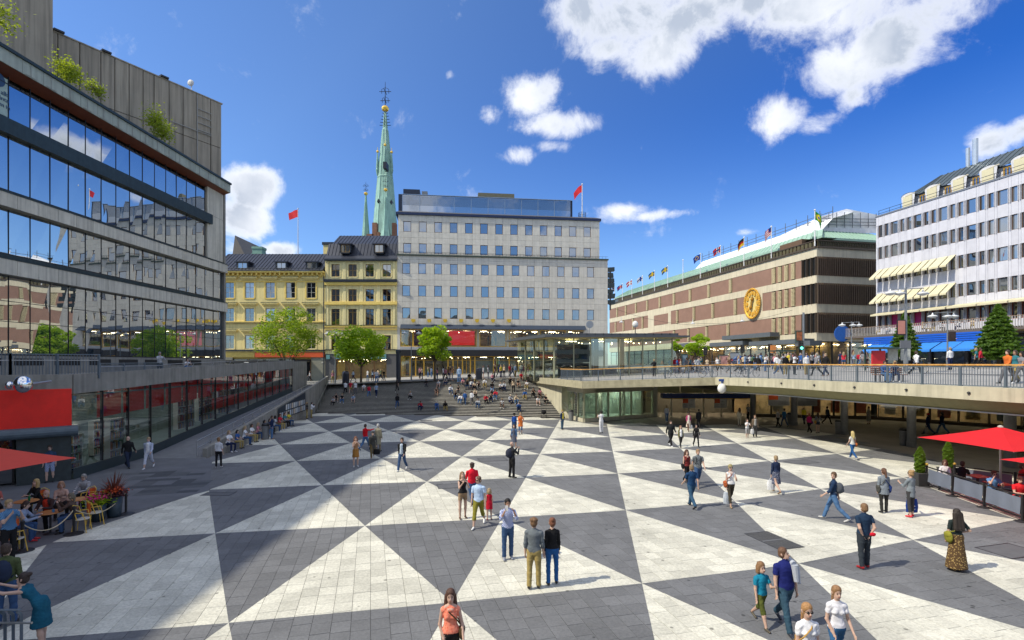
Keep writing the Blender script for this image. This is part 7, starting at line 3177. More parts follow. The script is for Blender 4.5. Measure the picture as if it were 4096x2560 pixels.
cafe_fence([tuple(P1[:2]),tuple(P2[:2]),tuple(P3_[:2]),tuple(P4[:2]),(P4.x+1.0,P4.y-2.0)],'black framed grey cloth fence along the front of the right cafe')
cafe_fence([(21.0,24.2),(22.3,22.6),(23.8,20.8)],'grey cloth fence at the back of the right cafe')
M_pot=mat('dark_square_planter',(.055,.055,.055),.6)
def planter_cone(px,py,h,r,label):
 p=gz(px,py)
 t=thing('planter',tuple(p),'dark tapered square planter of '+label,'planter','square planters by the right cafe fence')
 mb=MB()
 vs=[(p.x+a*w,p.y+b*w,z)for(w,z)in((.24,0),(.33,.62))for a,b in((-1,-1),(1,-1),(1,1),(-1,1))]
 mb.raw(vs,[(3,2,1,0),(4,5,6,7)]+[(i,(i+1)%4,4+(i+1)%4,4+i)for i in range(4)])
 mb.build('pot',M_pot,t)
 conifer((p.x,p.y,.6),h-.6,r,'slim bright green cone shrub, '+label,int(px),2600,leaf_mat('cypress_%d'%px,(.11,.22,.02),(.3,.42,.03)),.06,.02,'shrub','cone_shrub')
planter_cone(3680,1942,1.85,.21,'the one left of the fence post')
p_=gz(3793,1925)
planter_cone(3793,1922,1.95,.21,'the one behind the seated woman')
# furniture
M_cane=mat('yellow_cane',(.62,.40,.06),.5)
M_oseat=mat('orange_woven_seat',(.70,.13,.03),.7)
def cane_chair(label):
 t=thing('cafe_chair',(0,0,0),label,'chair','cane cafe chairs of the left cafe')
 mb=MB()
 mb.lathe((0,0,.44),[(.21,0),(.23,.015),(.21,.03)],14)
 mb.build('seat',M_white_fr,t)
 for sx_ in(-1,1):
  for sy_ in(-1,1):
   mb=MB()
   mb.tube((sx_*.17,sy_*.16,.44),(sx_*.21,sy_*.21,0),.014,n=6)
   mb.build('leg',M_cane,t)
 mb=MB()
 arc=[Vector((.24*math.cos(a),.22*math.sin(a),.70))for a in[(-.15+.13*k)*PI for k in range(11)]]
 mb.path(arc,.014,5)
 for a,b in((arc[0],(.18,-.17,.44)),(arc[-1],(-.18,-.17,.44))):
  mb.tube(a,b,.013,n=5)
 mb.path([Vector((.22,.05,.46)),Vector((.2,.16,.85)),Vector((0,.25,.93)),Vector((-.2,.16,.85)),Vector((-.22,.05,.46))],.014,5)
 mb.build('cane_frame',M_cane,t)
 mb=MB()
 b_=[(.17,.17),(.09,.22),(0,.235),(-.09,.22),(-.17,.17)]
 for i in range(4):
  mb.face([(b_[i][0],b_[i][1],.48),(b_[i+1][0],b_[i+1][1],.48),(b_[i+1][0],b_[i+1][1],.88-.03*abs(i-1)),(b_[i][0],b_[i][1],.88-.03*abs(i-2))])
 mb.build('backrest',M_oseat,t)
 return t
def round_table(p,label):
 t=thing('cafe_table',tuple(p),label,'table','round wooden cafe tables of the left cafe')
 mb=MB()
 mb.lathe((p[0],p[1],.72),[(.34,0),(.36,.012),(.35,.03)],22)
 mb.build('tabletop',mat('warm_wood_top',(.45,.20,.06),.4,var=.15,vscale=6),t)
 mb=MB()
 mb.tube((p[0],p[1],.03),(p[0],p[1],.72),.03)
 mb.lathe((p[0],p[1],0),[(.2,0),(.2,.02),(.04,.05)],12)
 mb.build('pedestal',M_iron,t)
TBL=[(-15.75,17.4),(-16.2,19.1),(-17.9,18.8)]
for p,lb in zip(TBL,('round table with blue cup before the man in light shirt','round wooden table behind the man in brown jacket','round table with bottle before the blonde woman')):
 round_table((p[0],p[1],0),lb)
def small(nm,p,prof,m,label,cat,n=12):
 mb=MB()
 mb.lathe(p,prof,n)
 tag(mb.build(nm,m),label,cat)
small('blue_cup',(-15.6,17.35,.755),[(.035,0),(.042,.09)],mat('blue_ceramic',(.05,.25,.5),.3),'blue cup on the nearest round cafe table','cup')
small('green_bottle',(-17.75,18.75,.755),[(.035,0),(.037,.15),(.014,.2),(.013,.27)],mat('green_glass',(.02,.18,.06),.1),'green bottle on the table before the blonde woman','bottle')
ch0=cane_chair('cane chair beside the flower pots, empty')
CH=[(-15.0,18.35,2.5,'empty white seated cane chair beside the flower pots'),(-16.05,16.55,3.3,'cane chair under the man in light shirt'),(-14.85,17.6,1.9,'cane chair under the man in brown jacket'),(-15.8,20.0,.2,'farther empty chair with orange back by the planters'),(-16.7,20.1,-.2,'nearer of two empty orange backed chairs behind the brown jacket'),(-17.0,17.3,3.0,'cane chair at the left table, partly hidden'),(-18.3,19.8,.3,'cane chair under the blonde woman'),(-15.2,15.6,2.8,'cane chair cut off behind the man in blue plaid shirt')]
for k,(x,y,rz,lb)in enumerate(CH):
 if k==0:
  ch0.location=(x,y,0)
  ch0.rotation_euler=(0,0,rz)
  ch0['label']=lb
 else:
  copy_thing(ch0,(x,y,.0),rz,lb)
  # rope posts
RPST=[gz(504,2056),gz(296,2136),gz(90,2205)]
for k,p in enumerate(RPST):
 t=thing('rope_post',tuple(p),('rope post beside the tall planter','middle rope post before the seated men','rope post beside the standing man in plaid')[k],'rope post','dark rope posts round the left cafe')
 mb=MB()
 mb.lathe(p,[(.29,0),(.28,.02),(.09,.07),(.045,.09)],20)
 mb.build('foot',M_iron,t)
 mb=MB()
 mb.lathe(p,[(.04,.08),(.045,.85),(.055,.86),(.055,.93),(.02,.96)],10)
 mb.build('post',M_black,t)
for k in range(2):
 a,b=RPST[k]+Vector((0,0,.84)),RPST[k+1]+Vector((0,0,.84))
 mb=MB()
 mb.path([a.lerp(b,i/14)-Vector((0,0,.42*4*(i/14)*(1-i/14)))for i in range(15)],.016,6)
 tag(mb.build('barrier_rope',mat('natural_rope',(.5,.42,.28),.9)),('rope hanging between the planter post and the middle post','rope hanging between the middle post and the plaid man')[k],'rope','ropes round the left cafe')
 # round pots with flowers
def blossom(p,h,r,label,seed,fl,grassy=False):
 t=thing('flower_pot',tuple(p),label,'planter','dark tall pots of the left cafe')
 mb=MB()
 mb.lathe(p,[(.20,0),(.23,.1),(.28,h),(.25,h),(.24,h-.06)],22)
 mb.build('pot',mat('blue_black_pot',(.02,.035,.05),.35),t,smooth=True)
 rng=np.random.default_rng(seed)
 q=rng.normal(size=(700,3))*np.array([r,r,r*.55])*.5+np.array([p[0],p[1],h+.14])
 leaves(q,.05,rng,'foliage',M_leaf if not grassy else leaf_mat('purple_leaf',(.10,.035,.05),(.2,.06,.06)),t)
 q=rng.normal(size=(260,3))*np.array([r,r,r*.35])*.48+np.array([p[0],p[1]-.05,h+.26])
 leaves(q,.045,rng,'blossoms',mat(*fl),t)
 if grassy:
  mb=MB()
  for k in range(90):
   a=rng.uniform(0,2*PI)
   L_=rng.uniform(.55,1.05)
   el=rng.uniform(.25,1.45)
   d=Vector((math.cos(a)*math.cos(el),math.sin(a)*math.cos(el),math.sin(el)))
   s_=d.cross(Vector((0,0,1))).normalized()*.02
   b0=Vector((p[0],p[1],h+.05))
   m1_=b0+d*L_*.6
   e_=b0+d*L_-Vector((0,0,.25*L_*(1.2-math.sin(el))))
   mb.face([b0-s_,b0+s_,m1_+s_,m1_-s_])
   mb.face([m1_-s_,m1_+s_,e_])
  mb.build('spiky_leaves',leaf_mat('red_spiky_leaf',(.13,.045,.035),(.25,.08,.05)),t)
blossom(gz(391,2083),.62,.34,'round pot with bright magenta flowers before the spiky plant',1,('magenta_petal',(.62,.02,.22),.6))
blossom(gz(456,2067),.78,.36,'taller pot with dark red spiky grass and orange blooms',2,('orange_petal',(.55,.08,.02),.6),True)
# red cafe tables at right
for k,(x,y)in enumerate(((21.0,23.0),(20.6,21.6),(20.5,19.3),(22.2,21.4))):
 t=thing('cafe_table',(x,y,0),('red table beside the man in black shirt','red table in front of the man in light blue polo','red table before the man in red shirt at the edge','red table under the parasol by the man in red')[k],'table','square red tables of the right cafe')
 mb=MB()
 mb.box(x-.36,x+.36,y-.36,y+.36,.72,.75)
 mb.build('tabletop',mat('glossy_red_top',(.60,.03,.03),.3),t)
 for a in(-.3,.3):
  for b in(-.3,.3):
   mb=MB()
   mb.box(x+a-.02,x+a+.02,y+b-.02,y+b+.02,0,.72)
   mb.build('leg',M_iron,t)
   # curved bar railing in the lower left corner
t=thing('stair_railing',(-9.9,10.0,0),'curved flat bar railing with steel tube in the lower left corner','railing')
for k in range(9):
 x=-10.9+k*.16
 mb=MB()
 pts=[(x,10.0,0),(x,10.0,.75),(x+.02,9.97,.9),(x+.01,9.9,1.0)]
 for a,b in zip(pts[:-1],pts[1:]):
  mb.bar(a,b,.012,.06,up=(0,1,0))
 mb.build('baluster',M_steel,t)
mb=MB()
mb.bar((-11,9.9,1.02),(-9.55,9.9,1.02),.07,.015)
mb.build('top_rail',M_steel,t)
mb=MB()
mb.tube((-11,9.88,.78),(-9.3,9.88,.78),.022)
mb.build('tube_rail',M_stainless,t)
# catenary wires and hanging street lights on the far street
mb=MB()
for(a,b,s_)in(((3250,1275),(3470,1258),.3),((2700,1285),(3170,1240),1.0),((2460,1235),(2960,1290),1.2)):
 A=Vector(((a[0]-2048)/F*74,74,hz_(a[1],74)))
 B=Vector(((b[0]-2048)/F*74,74,hz_(b[1],74)))
 mb.path([A.lerp(B,i/8)-Vector((0,0,s_*4*(i/8)*(1-i/8)))for i in range(9)],.018,4)
tag(mb.build('overhead_wires',M_black,kind='stuff'),'thin overhead wires strung across the far street','wires')
for k,(px,py)in enumerate(((2969,1284),(2771,1293),(2485,1288))):
 c=Vector(((px-2048)/F*74,74,hz_(py,74)))
 mb=MB()
 mb.lathe(c,[(.30,-.06),(.28,.02),(.06,.14),(.02,.7)],12)
 tag(mb.build('hanging_lamp',M_shade),('hanging street lamp below the big clock','hanging street lamp left of the clock on the wire','dark hanging lamp near the grey block corner')[k],'lamp','lamps hanging on wires over the far street')
 # building blocks behind the camera that the windows mirror
for k,(x0,x1,y0,y1,h)in enumerate(((-60,-20,-75,-60,24),(-12,30,-95,-80,30),(38,75,-70,-55,26))):
 t=thing('office_block',((x0+x1)/2,(y0+y1)/2,0),('plain block behind the viewer at the left','plain block straight behind the viewer','plain block behind the viewer at the right')[k],'building')
 mb=MB()
 mb.box(x0,x1,y0,y1,0,h)
 mb.build('wall',M_conc_l,t)
 for f_ in range(int(h/3.6)-1):
  mb=MB()
  mb.box(x0+1,x1-1,y1-.1,y1+.04,4+f_*3.6,5.9+f_*3.6)
  mb.build('window_band',M_gl_dark,t)
  # ================================================================== people: one continuous skin per body, grown from a posed skeleton
def surf(prims,vox):
 """smooth union of tapered capsules -> vertices, quads, slot per quad (surface nets)"""
 P0=np.array([p[0]for p in prims],float)
 P1=np.array([p[2]for p in prims],float)
 RR=np.array([max(p[1],p[3])for p in prims])
 lo=np.minimum(P0,P1).min(0)-RR.max()-3*vox
 hi=np.maximum(P0,P1).max(0)+RR.max()+3*vox
 n=np.ceil((hi-lo)/vox).astype(int)+1
 Fd=np.full(n,.2,np.float32)
 B=np.full(n,9.,np.float32)
 ID=np.zeros(n,np.uint8)
 for p in prims:
  a,r0,b,r1,slot=p[:5]
  fl=p[5]if len(p)>5 else None
  a,b=np.array(a,float),np.array(b,float)
  r=max(r0,r1)+.05
  i0=np.maximum(((np.minimum(a,b)-r-lo)/vox).astype(int),0)
  i1=np.minimum(((np.maximum(a,b)+r-lo)/vox).astype(int)+2,n)
  g_=[lo[k]+vox*np.arange(i0[k],i1[k])for k in range(3)]
  X=np.stack(np.meshgrid(*g_,indexing='ij'),-1)
  q=X-a
  d=b-a
  if fl is not None:
   nv,kf=np.array(fl[0],float),fl[1]
   nv=nv/np.linalg.norm(nv)
   q=q+(kf-1)*(q@nv)[...,None]*nv
   d=d+(kf-1)*(d@nv)*nv
  t=np.clip((q@d)/max(d@d,1e-9),0,1)
  dist=np.linalg.norm(q-t[...,None]*d,axis=-1)-(r0+(r1-r0)*t)
  sl=tuple(slice(i0[k],i1[k])for k in range(3))
  if len(p)>6 and p[6]is not None:
   dist=np.maximum(dist,p[6]-X[...,2])
  clean=dist
  if p[4]in(1,2,4)and vox<.021:
   dist=dist+.0045*(np.sin(X[...,2]*61+3*np.sin(X[...,0]*23)+p[4])*np.sin(X[...,0]*37+X[...,1]*29+2*np.sin(X[...,2]*17)))
  f=Fd[sl]
  kk=.022
  h=np.clip(.5+.5*(f-dist)/kk,0,1)
  Fd[sl]=f*(1-h)+dist*h-kk*h*(1-h)
  if len(p)>7:
   clean=np.where(X[...,2]>p[7],clean-.03,9)
  elif p[4]==4:
   clean=clean-.05
  m=clean<B[sl]
  B[sl]=np.where(m,clean,B[sl])
  ID[sl]=np.where(m,slot,ID[sl])
 S=Fd<0
 c=np.zeros(n-1,np.uint8)
 for i in(0,1):
  for j in(0,1):
   for k in(0,1):
    c+=S[i:n[0]-1+i,j:n[1]-1+j,k:n[2]-1+k]
 act=np.argwhere((c>0)&(c<8))
 vid=np.full(n,-1,np.int32)
 vid[act[:,0],act[:,1],act[:,2]]=np.arange(len(act))
 cor=np.array([(i,j,k)for i in(0,1)for j in(0,1)for k in(0,1)])
 V=np.stack([Fd[act[:,0]+o[0],act[:,1]+o[1],act[:,2]+o[2]]for o in cor],1)
 acc=np.zeros((len(act),3))
 cnt=np.zeros(len(act))
 for e0 in range(8):
  for e1 in range(e0+1,8):
   if np.abs(cor[e0]-cor[e1]).sum()!=1:
    continue
   m=(V[:,e0]<0)!=(V[:,e1]<0)
   t=np.where(m,V[:,e0]/np.where(m,V[:,e0]-V[:,e1],1),0)
   acc+=np.where(m,1,0)[:,None]*(cor[e0]+t[:,None]*(cor[e1]-cor[e0]))
   cnt+=m
 verts=lo+vox*(act+acc/cnt[:,None])
 vs=ID[act[:,0],act[:,1],act[:,2]]
 quads=[]
 for ax in range(3):
  o=[0,0,0]
  o[ax]=1
  A=S[:n[0]-o[0],:n[1]-o[1],:n[2]-o[2]]
  Bq=S[o[0]:,o[1]:,o[2]:]
  u,w=(ax+1)%3,(ax+2)%3
  for sgn in(True,False):
   E=np.argwhere((A&~Bq)if sgn else(~A&Bq))
   du,dw=np.eye(3,dtype=int)[u],np.eye(3,dtype=int)[w]
   c4=[E-du-dw,E-dw,E,E-du]
   q=np.stack([vid[x[:,0],x[:,1],x[:,2]]for x in c4],1)
   if not sgn:
    q=q[:,::-1]
   quads.append(q[(q>=0).all(1)])
 q=np.concatenate(quads)
 return verts,q,vs[q[:,0]]
def cloth(c):
 if isinstance(c,str):
  if c in MATS:
   return MATS[c]
  kind,_,rest=c.partition(':')
  cols=[tuple(float(x)for x in s.split(','))for s in rest.split('/')]
  m=mat(c,cols[0],.85,var=0,bump=.5,bscale=9)
  nt=m.node_tree
  tc=nt.nodes.new('ShaderNodeTexCoord')
  if kind=='print':
   tx=nt.nodes.new('ShaderNodeTexVoronoi')
   tx.inputs['Scale'].default_value=22
   val=tx.outputs['Distance']
   nt.links.new(tc.outputs['Object'],tx.inputs['Vector'])
   th=.35
  else:
   tx=nt.nodes.new('ShaderNodeTexChecker')
   tx.inputs['Scale'].default_value=44
   mp=nt.nodes.new('ShaderNodeMapping')
   mp.inputs['Scale'].default_value=(1,0,1)if kind=='plaid' else(0,0,1)
   mp.inputs['Location'].default_value=(.01,.01,.01)
   nt.links.new(tc.outputs['Object'],mp.inputs['Vector'])
   nt.links.new(mp.outputs[0],tx.inputs['Vector'])
   val=tx.outputs['Fac']
   th=.5
  gt=nt.nodes.new('ShaderNodeMath')
  gt.operation='GREATER_THAN'
  gt.inputs[1].default_value=th
  nt.links.new(val,gt.inputs[0])
  mx=nt.nodes.new('ShaderNodeMix')
  mx.data_type='RGBA'
  mx.inputs['A'].default_value=(*cols[0],1)
  mx.inputs['B'].default_value=(*cols[1],1)
  nt.links.new(gt.outputs[0],mx.inputs['Factor'])
  nt.links.new(mx.outputs['Result'],nt.nodes['Principled BSDF'].inputs['Base Color'])
  return m
 return mat('cloth_%d_%d_%d'%tuple(int(v*1000)for v in c),c,.88,var=.16,vscale=9,bump=.7,bscale=9,spec=.2)
SK,SKT,SKD=(.50,.33,.26),(.36,.21,.145),(.12,.06,.04)
BLOND,BROWN,RED,BLK,GREY,AUB=(.46,.31,.14),(.075,.042,.026),(.28,.085,.03),(.015,.012,.01),(.34,.33,.32),(.13,.05,.028)
NAVY,JEAN,JEAN2,BLACK,WHITE,KHAKI,LBLUE,TAN=(.012,.022,.07),(.035,.075,.17),(.07,.15,.30),(.014,.014,.016),(.66,.67,.70),(.34,.26,.10),(.28,.40,.60),(.32,.22,.13)
LEGS={'stand':((3,2,3),(-3,4,3)),'walk':((24,6,1),(-20,26,1)),'walk2':((-19,24,1),(25,8,1)),'sit':((88,88,9),(86,92,9)),'step':((112,104,9),(104,98,12)),'cross':((92,95,-4),(84,70,6)),'floor':((100,60,10),(108,95,10))}
ARMS={'down':((4,7,10,0),(-3,7,12,0)),'swing':((-24,6,20,0),(22,6,28,0)),'swing2':((22,6,28,0),(-24,6,20,0)),'phone':((48,8,105,28),(50,8,100,28)),'photo':((62,10,95,24),(60,10,100,24)),'table':((26,9,66,30),(30,9,72,30)),'lap':((30,8,45,22),(32,8,50,22)),'chin':((62,12,115,30),(40,10,75,35)),'hips':((-12,35,70,45),(4,7,14,0)),'bag':((5,6,8,0),(28,10,88,22)),'point':((85,5,12,0),(4,7,12,0)),'behind':((-25,4,35,30),(-25,4,35,30)),'lean':((75,8,18,4),(78,8,20,4)),'side':((0,10,25,20),(5,14,30,0))}
PCACHE={}
def skeleton(h,legs,arms,lean,f,sleeve,leglen,skirt,sex,hyaw,hpitch,slim,shoes_on=True):
 """posed capsules for body and anchor points; slots: 0 skin 1 top 2 bottom 3 shoes 4 inner"""
 k=h/1.75
 child=h<1.45
 V3=lambda x,y,z:np.array([x,y,z],float)
 pr=[]
 hips=V3(0,0,0)
 wd=(1.0 if sex=='m' else.93)*slim
 hw=.085 if sex=='m' else.09
 foot_low=9
 ank=[]
 if skirt>0:
  leglen=max(leglen,.42)
 for sx_,(a,kn,ab)in zip((-1,1),LEGS[legs]):
  a,kn,ab=R(a),R(kn),R(ab)
  hp=V3(sx_*hw,0,-.02)
  tv=V3(sx_*math.sin(ab),-math.sin(a),-math.cos(a))
  kne=hp+tv/np.linalg.norm(tv)*.43
  sv=V3(sx_*math.sin(ab)*.1,-math.sin(a-kn),-math.cos(a-kn))
  an=kne+sv/np.linalg.norm(sv)*.42
  tr=leglen
  # thigh and calf, split where the cloth ends (leglen: 0 hip .. 1 knee .. 2 ankle)
  loose=.012 if tr>0 and slim>.9 and sex=='m' else.004
  def seg(p,q,ra,rb,t0,t1):
   if t1<=tr:
    pr.append((p,ra+loose,q,rb+loose,2))
   elif t0>=tr:
    pr.append((p,ra,q,rb,0))
   else:
    w=(tr-t0)/(t1-t0)
    m_=p+(q-p)*w
    rm=ra+(rb-ra)*w
    pr.append((p,ra+loose,m_,rm+loose+.006,2))
    pr.append((m_,rm,q,rb,0))
  mid=hp+(kne-hp)*.5
  seg(hp,mid,.088*wd,.074*wd,0,.5)
  seg(mid,kne,.074*wd,.054,.5,1)
  mc=kne+(an-kne)*.35
  seg(kne,mc,.052,.054,1,1.35)
  seg(mc,an,.054,.036+(.012 if tr>=2 else 0),1.35,2)
  pit=max(0,-(a-kn))*.8
  fd=V3(sx_*.12,-math.cos(pit),-math.sin(pit))
  heel=an+V3(0,.035,-.045)
  toe=an+fd*.15+V3(0,0,-.055)
  pr.append((heel,.038,toe,.034,3 if shoes_on else 0,(V3(0,0,1),1.15)))
  ank.append(an)
  foot_low=min(foot_low,heel[2]-.036,toe[2]-.032)
 L=R(lean)
 up,fw=V3(0,-math.sin(L),math.cos(L)),V3(0,-math.cos(L),-math.sin(L))
 sx_v=V3(1,0,0)
 T=lambda x,y,z:sx_v*x-fw*y+up*z
 fl=(fw,1.42)
 hipr=(.160 if sex=='m' else.168)*wd
 pr.append((T(-.02,0,-.01),hipr,T(.02,0,.03),hipr*.98,2 if skirt<=0 or True else 2,fl))
 wr=(.148 if sex=='m' else.122)*wd
 hz0=(-.045 if sex=='m' else.0)if skirt<=0 else.07
 pr.append((T(0,0,.05),hipr*.96,T(0,0,.2),wr,1,fl,None,hz0))
 pr.append((T(0,0,.2),wr,T(0,.0,.37),(.172 if sex=='m' else.148)*wd,1,fl,None,hz0))
 sw=(.145 if sex=='m' else.122)*wd
 pr.append((T(-sw,.0,.435),.066,T(sw,.0,.435),.066,1))
 pr.append((T(-sw*.5,.01,.48),.055,T(sw*.5,.01,.48),.055,1))
 if sex=='f':
  for s_ in(-1,1):
   pr.append((T(s_*.058,-.052,.325),.062,T(s_*.05,-.045,.37),.052,1))
 if f.get('inner'):
  pr.append((T(0,-.082,.06),.052,T(0,-.088,.44),.048,4))
 pr.append((T(0,.005,.49),.056,T(0,.0,.58),.05,0))
 if sleeve==0 and sex=='f':
  pr.append((T(-.07,-.02,.49),.05,T(.07,-.02,.49),.05,0))
  pr.append((T(-.03,-.075,.455),.032,T(.03,-.075,.455),.032,0))
  # head
 nk=T(0,0,.56)
 cy,sy=math.cos(R(hyaw)),math.sin(R(hyaw))
 cp,sp=math.cos(R(hpitch)+L*.5),math.sin(R(hpitch)+L*.5)
 hs=1.0 if not child else 1.22
 def H(x,y,z):
  y,z=y*hs,z*hs
  x=x*hs
  y2,z2=y*cp-z*sp,z*cp+y*sp
  return nk+V3(x*cy-y2*sy,x*sy+y2*cy,z2)
 pr.append((H(0,-.012,.075),.072*hs,H(0,.012,.165),.094*hs,0,(H(1,0,0)-H(0,0,0),1.16)))
 pr.append((H(0,-.048,.055),.040*hs,H(0,-.045,.07),.045*hs,0))
 pr.append((H(0,-.098,.118),.011*hs,H(0,-.112,.10),.014*hs,0))
 for s_ in(-1,1):
  pr.append((H(s_*.082,.012,.10),.014*hs,H(s_*.085,.016,.135),.017*hs,0))
 if skirt>0:
  zt_=.04
  hem=-skirt
  sit=legs in('sit','step','cross')
  if not sit:
   pr.append((V3(0,0,zt_),.155*wd,V3(0,0,hem+.02),.17*wd+skirt*.12,2,(V3(0,1,0),1.2),hem))
 if f.get('coat',0)>0:
  pr.append((T(0,0,.1),.155*wd,V3(0,0,-f['coat']+.02),.165*wd+f['coat']*.07,1,(V3(0,1,0),1.3),-f['coat']))
 hands=[]
 for sx_,(fl_,ab,el,inw)in zip((-1,1),ARMS[arms]):
  fl_,ab,el,inw=R(fl_),R(ab),R(el),R(inw)
  fl_+=L*.4
  sh=T(sx_*(sw+.035),.0,.435)
  u=V3(sx_*math.sin(ab),-math.sin(fl_)*math.cos(ab),-math.cos(fl_)*math.cos(ab))
  elb=sh+u*.285
  d=V3(-sx_*math.sin(inw)+sx_*math.sin(ab)*.4,-math.sin(fl_+el)*math.cos(inw),-math.cos(fl_+el)*math.cos(inw))
  d/=np.linalg.norm(d)
  wr_=elb+d*.25
  def aseg(p,q,ra,rb,t0,t1):
   if t1<=sleeve:
    pr.append((p,ra+.012,q,rb+.012,1))
   elif t0>=sleeve:
    pr.append((p,ra,q,rb,0))
   else:
    w=(sleeve-t0)/(t1-t0)
    m_=p+(q-p)*w
    pr.append((p,ra+.012,m_,ra+(rb-ra)*w+.016,1))
    pr.append((m_,ra+(rb-ra)*w,q,rb,0))
  th=1.0 if sex=='m' else.86
  aseg(sh,elb,.050*th,.038*th,0,1)
  aseg(elb,wr_,.038*th,.026*th,1,2)
  side=np.cross(d,V3(sx_,0,0)if abs(d[0])<.8 else V3(0,1,0))
  side/=np.linalg.norm(side)
  nrm_=np.cross(side,d)
  pr.append((wr_+d*.015,.026,wr_+d*.075,.032,0,(nrm_,1.6)))
  hands.append((wr_,d,side,nrm_,sx_))
 zoff=-foot_low
 mv=lambda p:(p+V3(0,0,zoff))*k
 pr=[(mv(p[0]),p[1]*k,mv(p[2]),p[3]*k)+tuple(p[4:6])+tuple(None if v is None else(v+zoff)*k for v in p[6:])for p in pr]
 info=dict(k=k,H=lambda x,y,z:mv(H(x,y,z)),T=lambda x,y,z:mv(T(x,y,z)),hands=[(mv(w),d,s_,n_,sx_)for w,d,s_,n_,sx_ in hands],hs=hs,ank=[mv(a)for a in ank])
 return pr,info
def hair_prims(style,I):
 H,k=I['H'],I['k']*I['hs']
 pr=[(H(0,.028,.115),.088*k,H(0,.012,.185),.090*k,0)]
 if style=='bald':
  return[]
 if style in('long','curly'):
  w=.05 if style=='long' else.062
  for s_ in(-1,1):
   pr.append((H(s_*.068,.03,.12),w*k,H(s_*.085,.045,-.06),w*.95*k,0))
  pr.append((H(0,.07,.12),.07*k,H(0,.10,-.10),.06*k,0))
  pr.append((H(0,.10,-.10),.065*k,H(0,.10,-.20),.04*k,0))
 if style=='verylong':
  for s_ in(-1,0,1):
   pr.append((H(s_*.07,.05,.12),.06*k,H(s_*.09,.11,-.30),.06*k,0))
 if style=='bob':
  for s_ in(-1,1):
   pr.append((H(s_*.06,.02,.13),.052*k,H(s_*.07,.02,.04),.05*k,0))
  pr.append((H(0,.07,.12),.07*k,H(0,.07,.04),.06*k,0))
 if style=='pony':
  pr.append((H(0,.12,.16),.035*k,H(0,.15,-.08),.03*k,0))
 if style=='bun':
  pr.append((H(0,.09,.22),.045*k,H(0,.1,.235),.045*k,0))
 if style=='curls':
  pr+=[(H(.07*math.cos(a),.02+.07*math.sin(a),.2),.035*k,H(.075*math.cos(a),.02+.075*math.sin(a),.205),.035*k,0)for a in(0,1,2,3,4,5)]
 return pr
def np_mesh(name,verts,quads,mats,slots=None):
 me=bpy.data.meshes.new(name)
 me.vertices.add(len(verts))
 me.vertices.foreach_set('co',np.asarray(verts,np.float32).ravel())
 me.loops.add(len(quads)*4)
 me.loops.foreach_set('vertex_index',np.asarray(quads,np.int32).ravel())
 me.polygons.add(len(quads))
 me.polygons.foreach_set('loop_start',np.arange(0,4*len(quads),4,dtype=np.int32))
 me.polygons.foreach_set('use_smooth',np.ones(len(quads),bool))
 if slots is not None:
  me.polygons.foreach_set('material_index',np.asarray(slots,np.int32))
 for m in mats:
  me.materials.append(m)
 me.update(calc_edges=True)
 return me
NP_=0
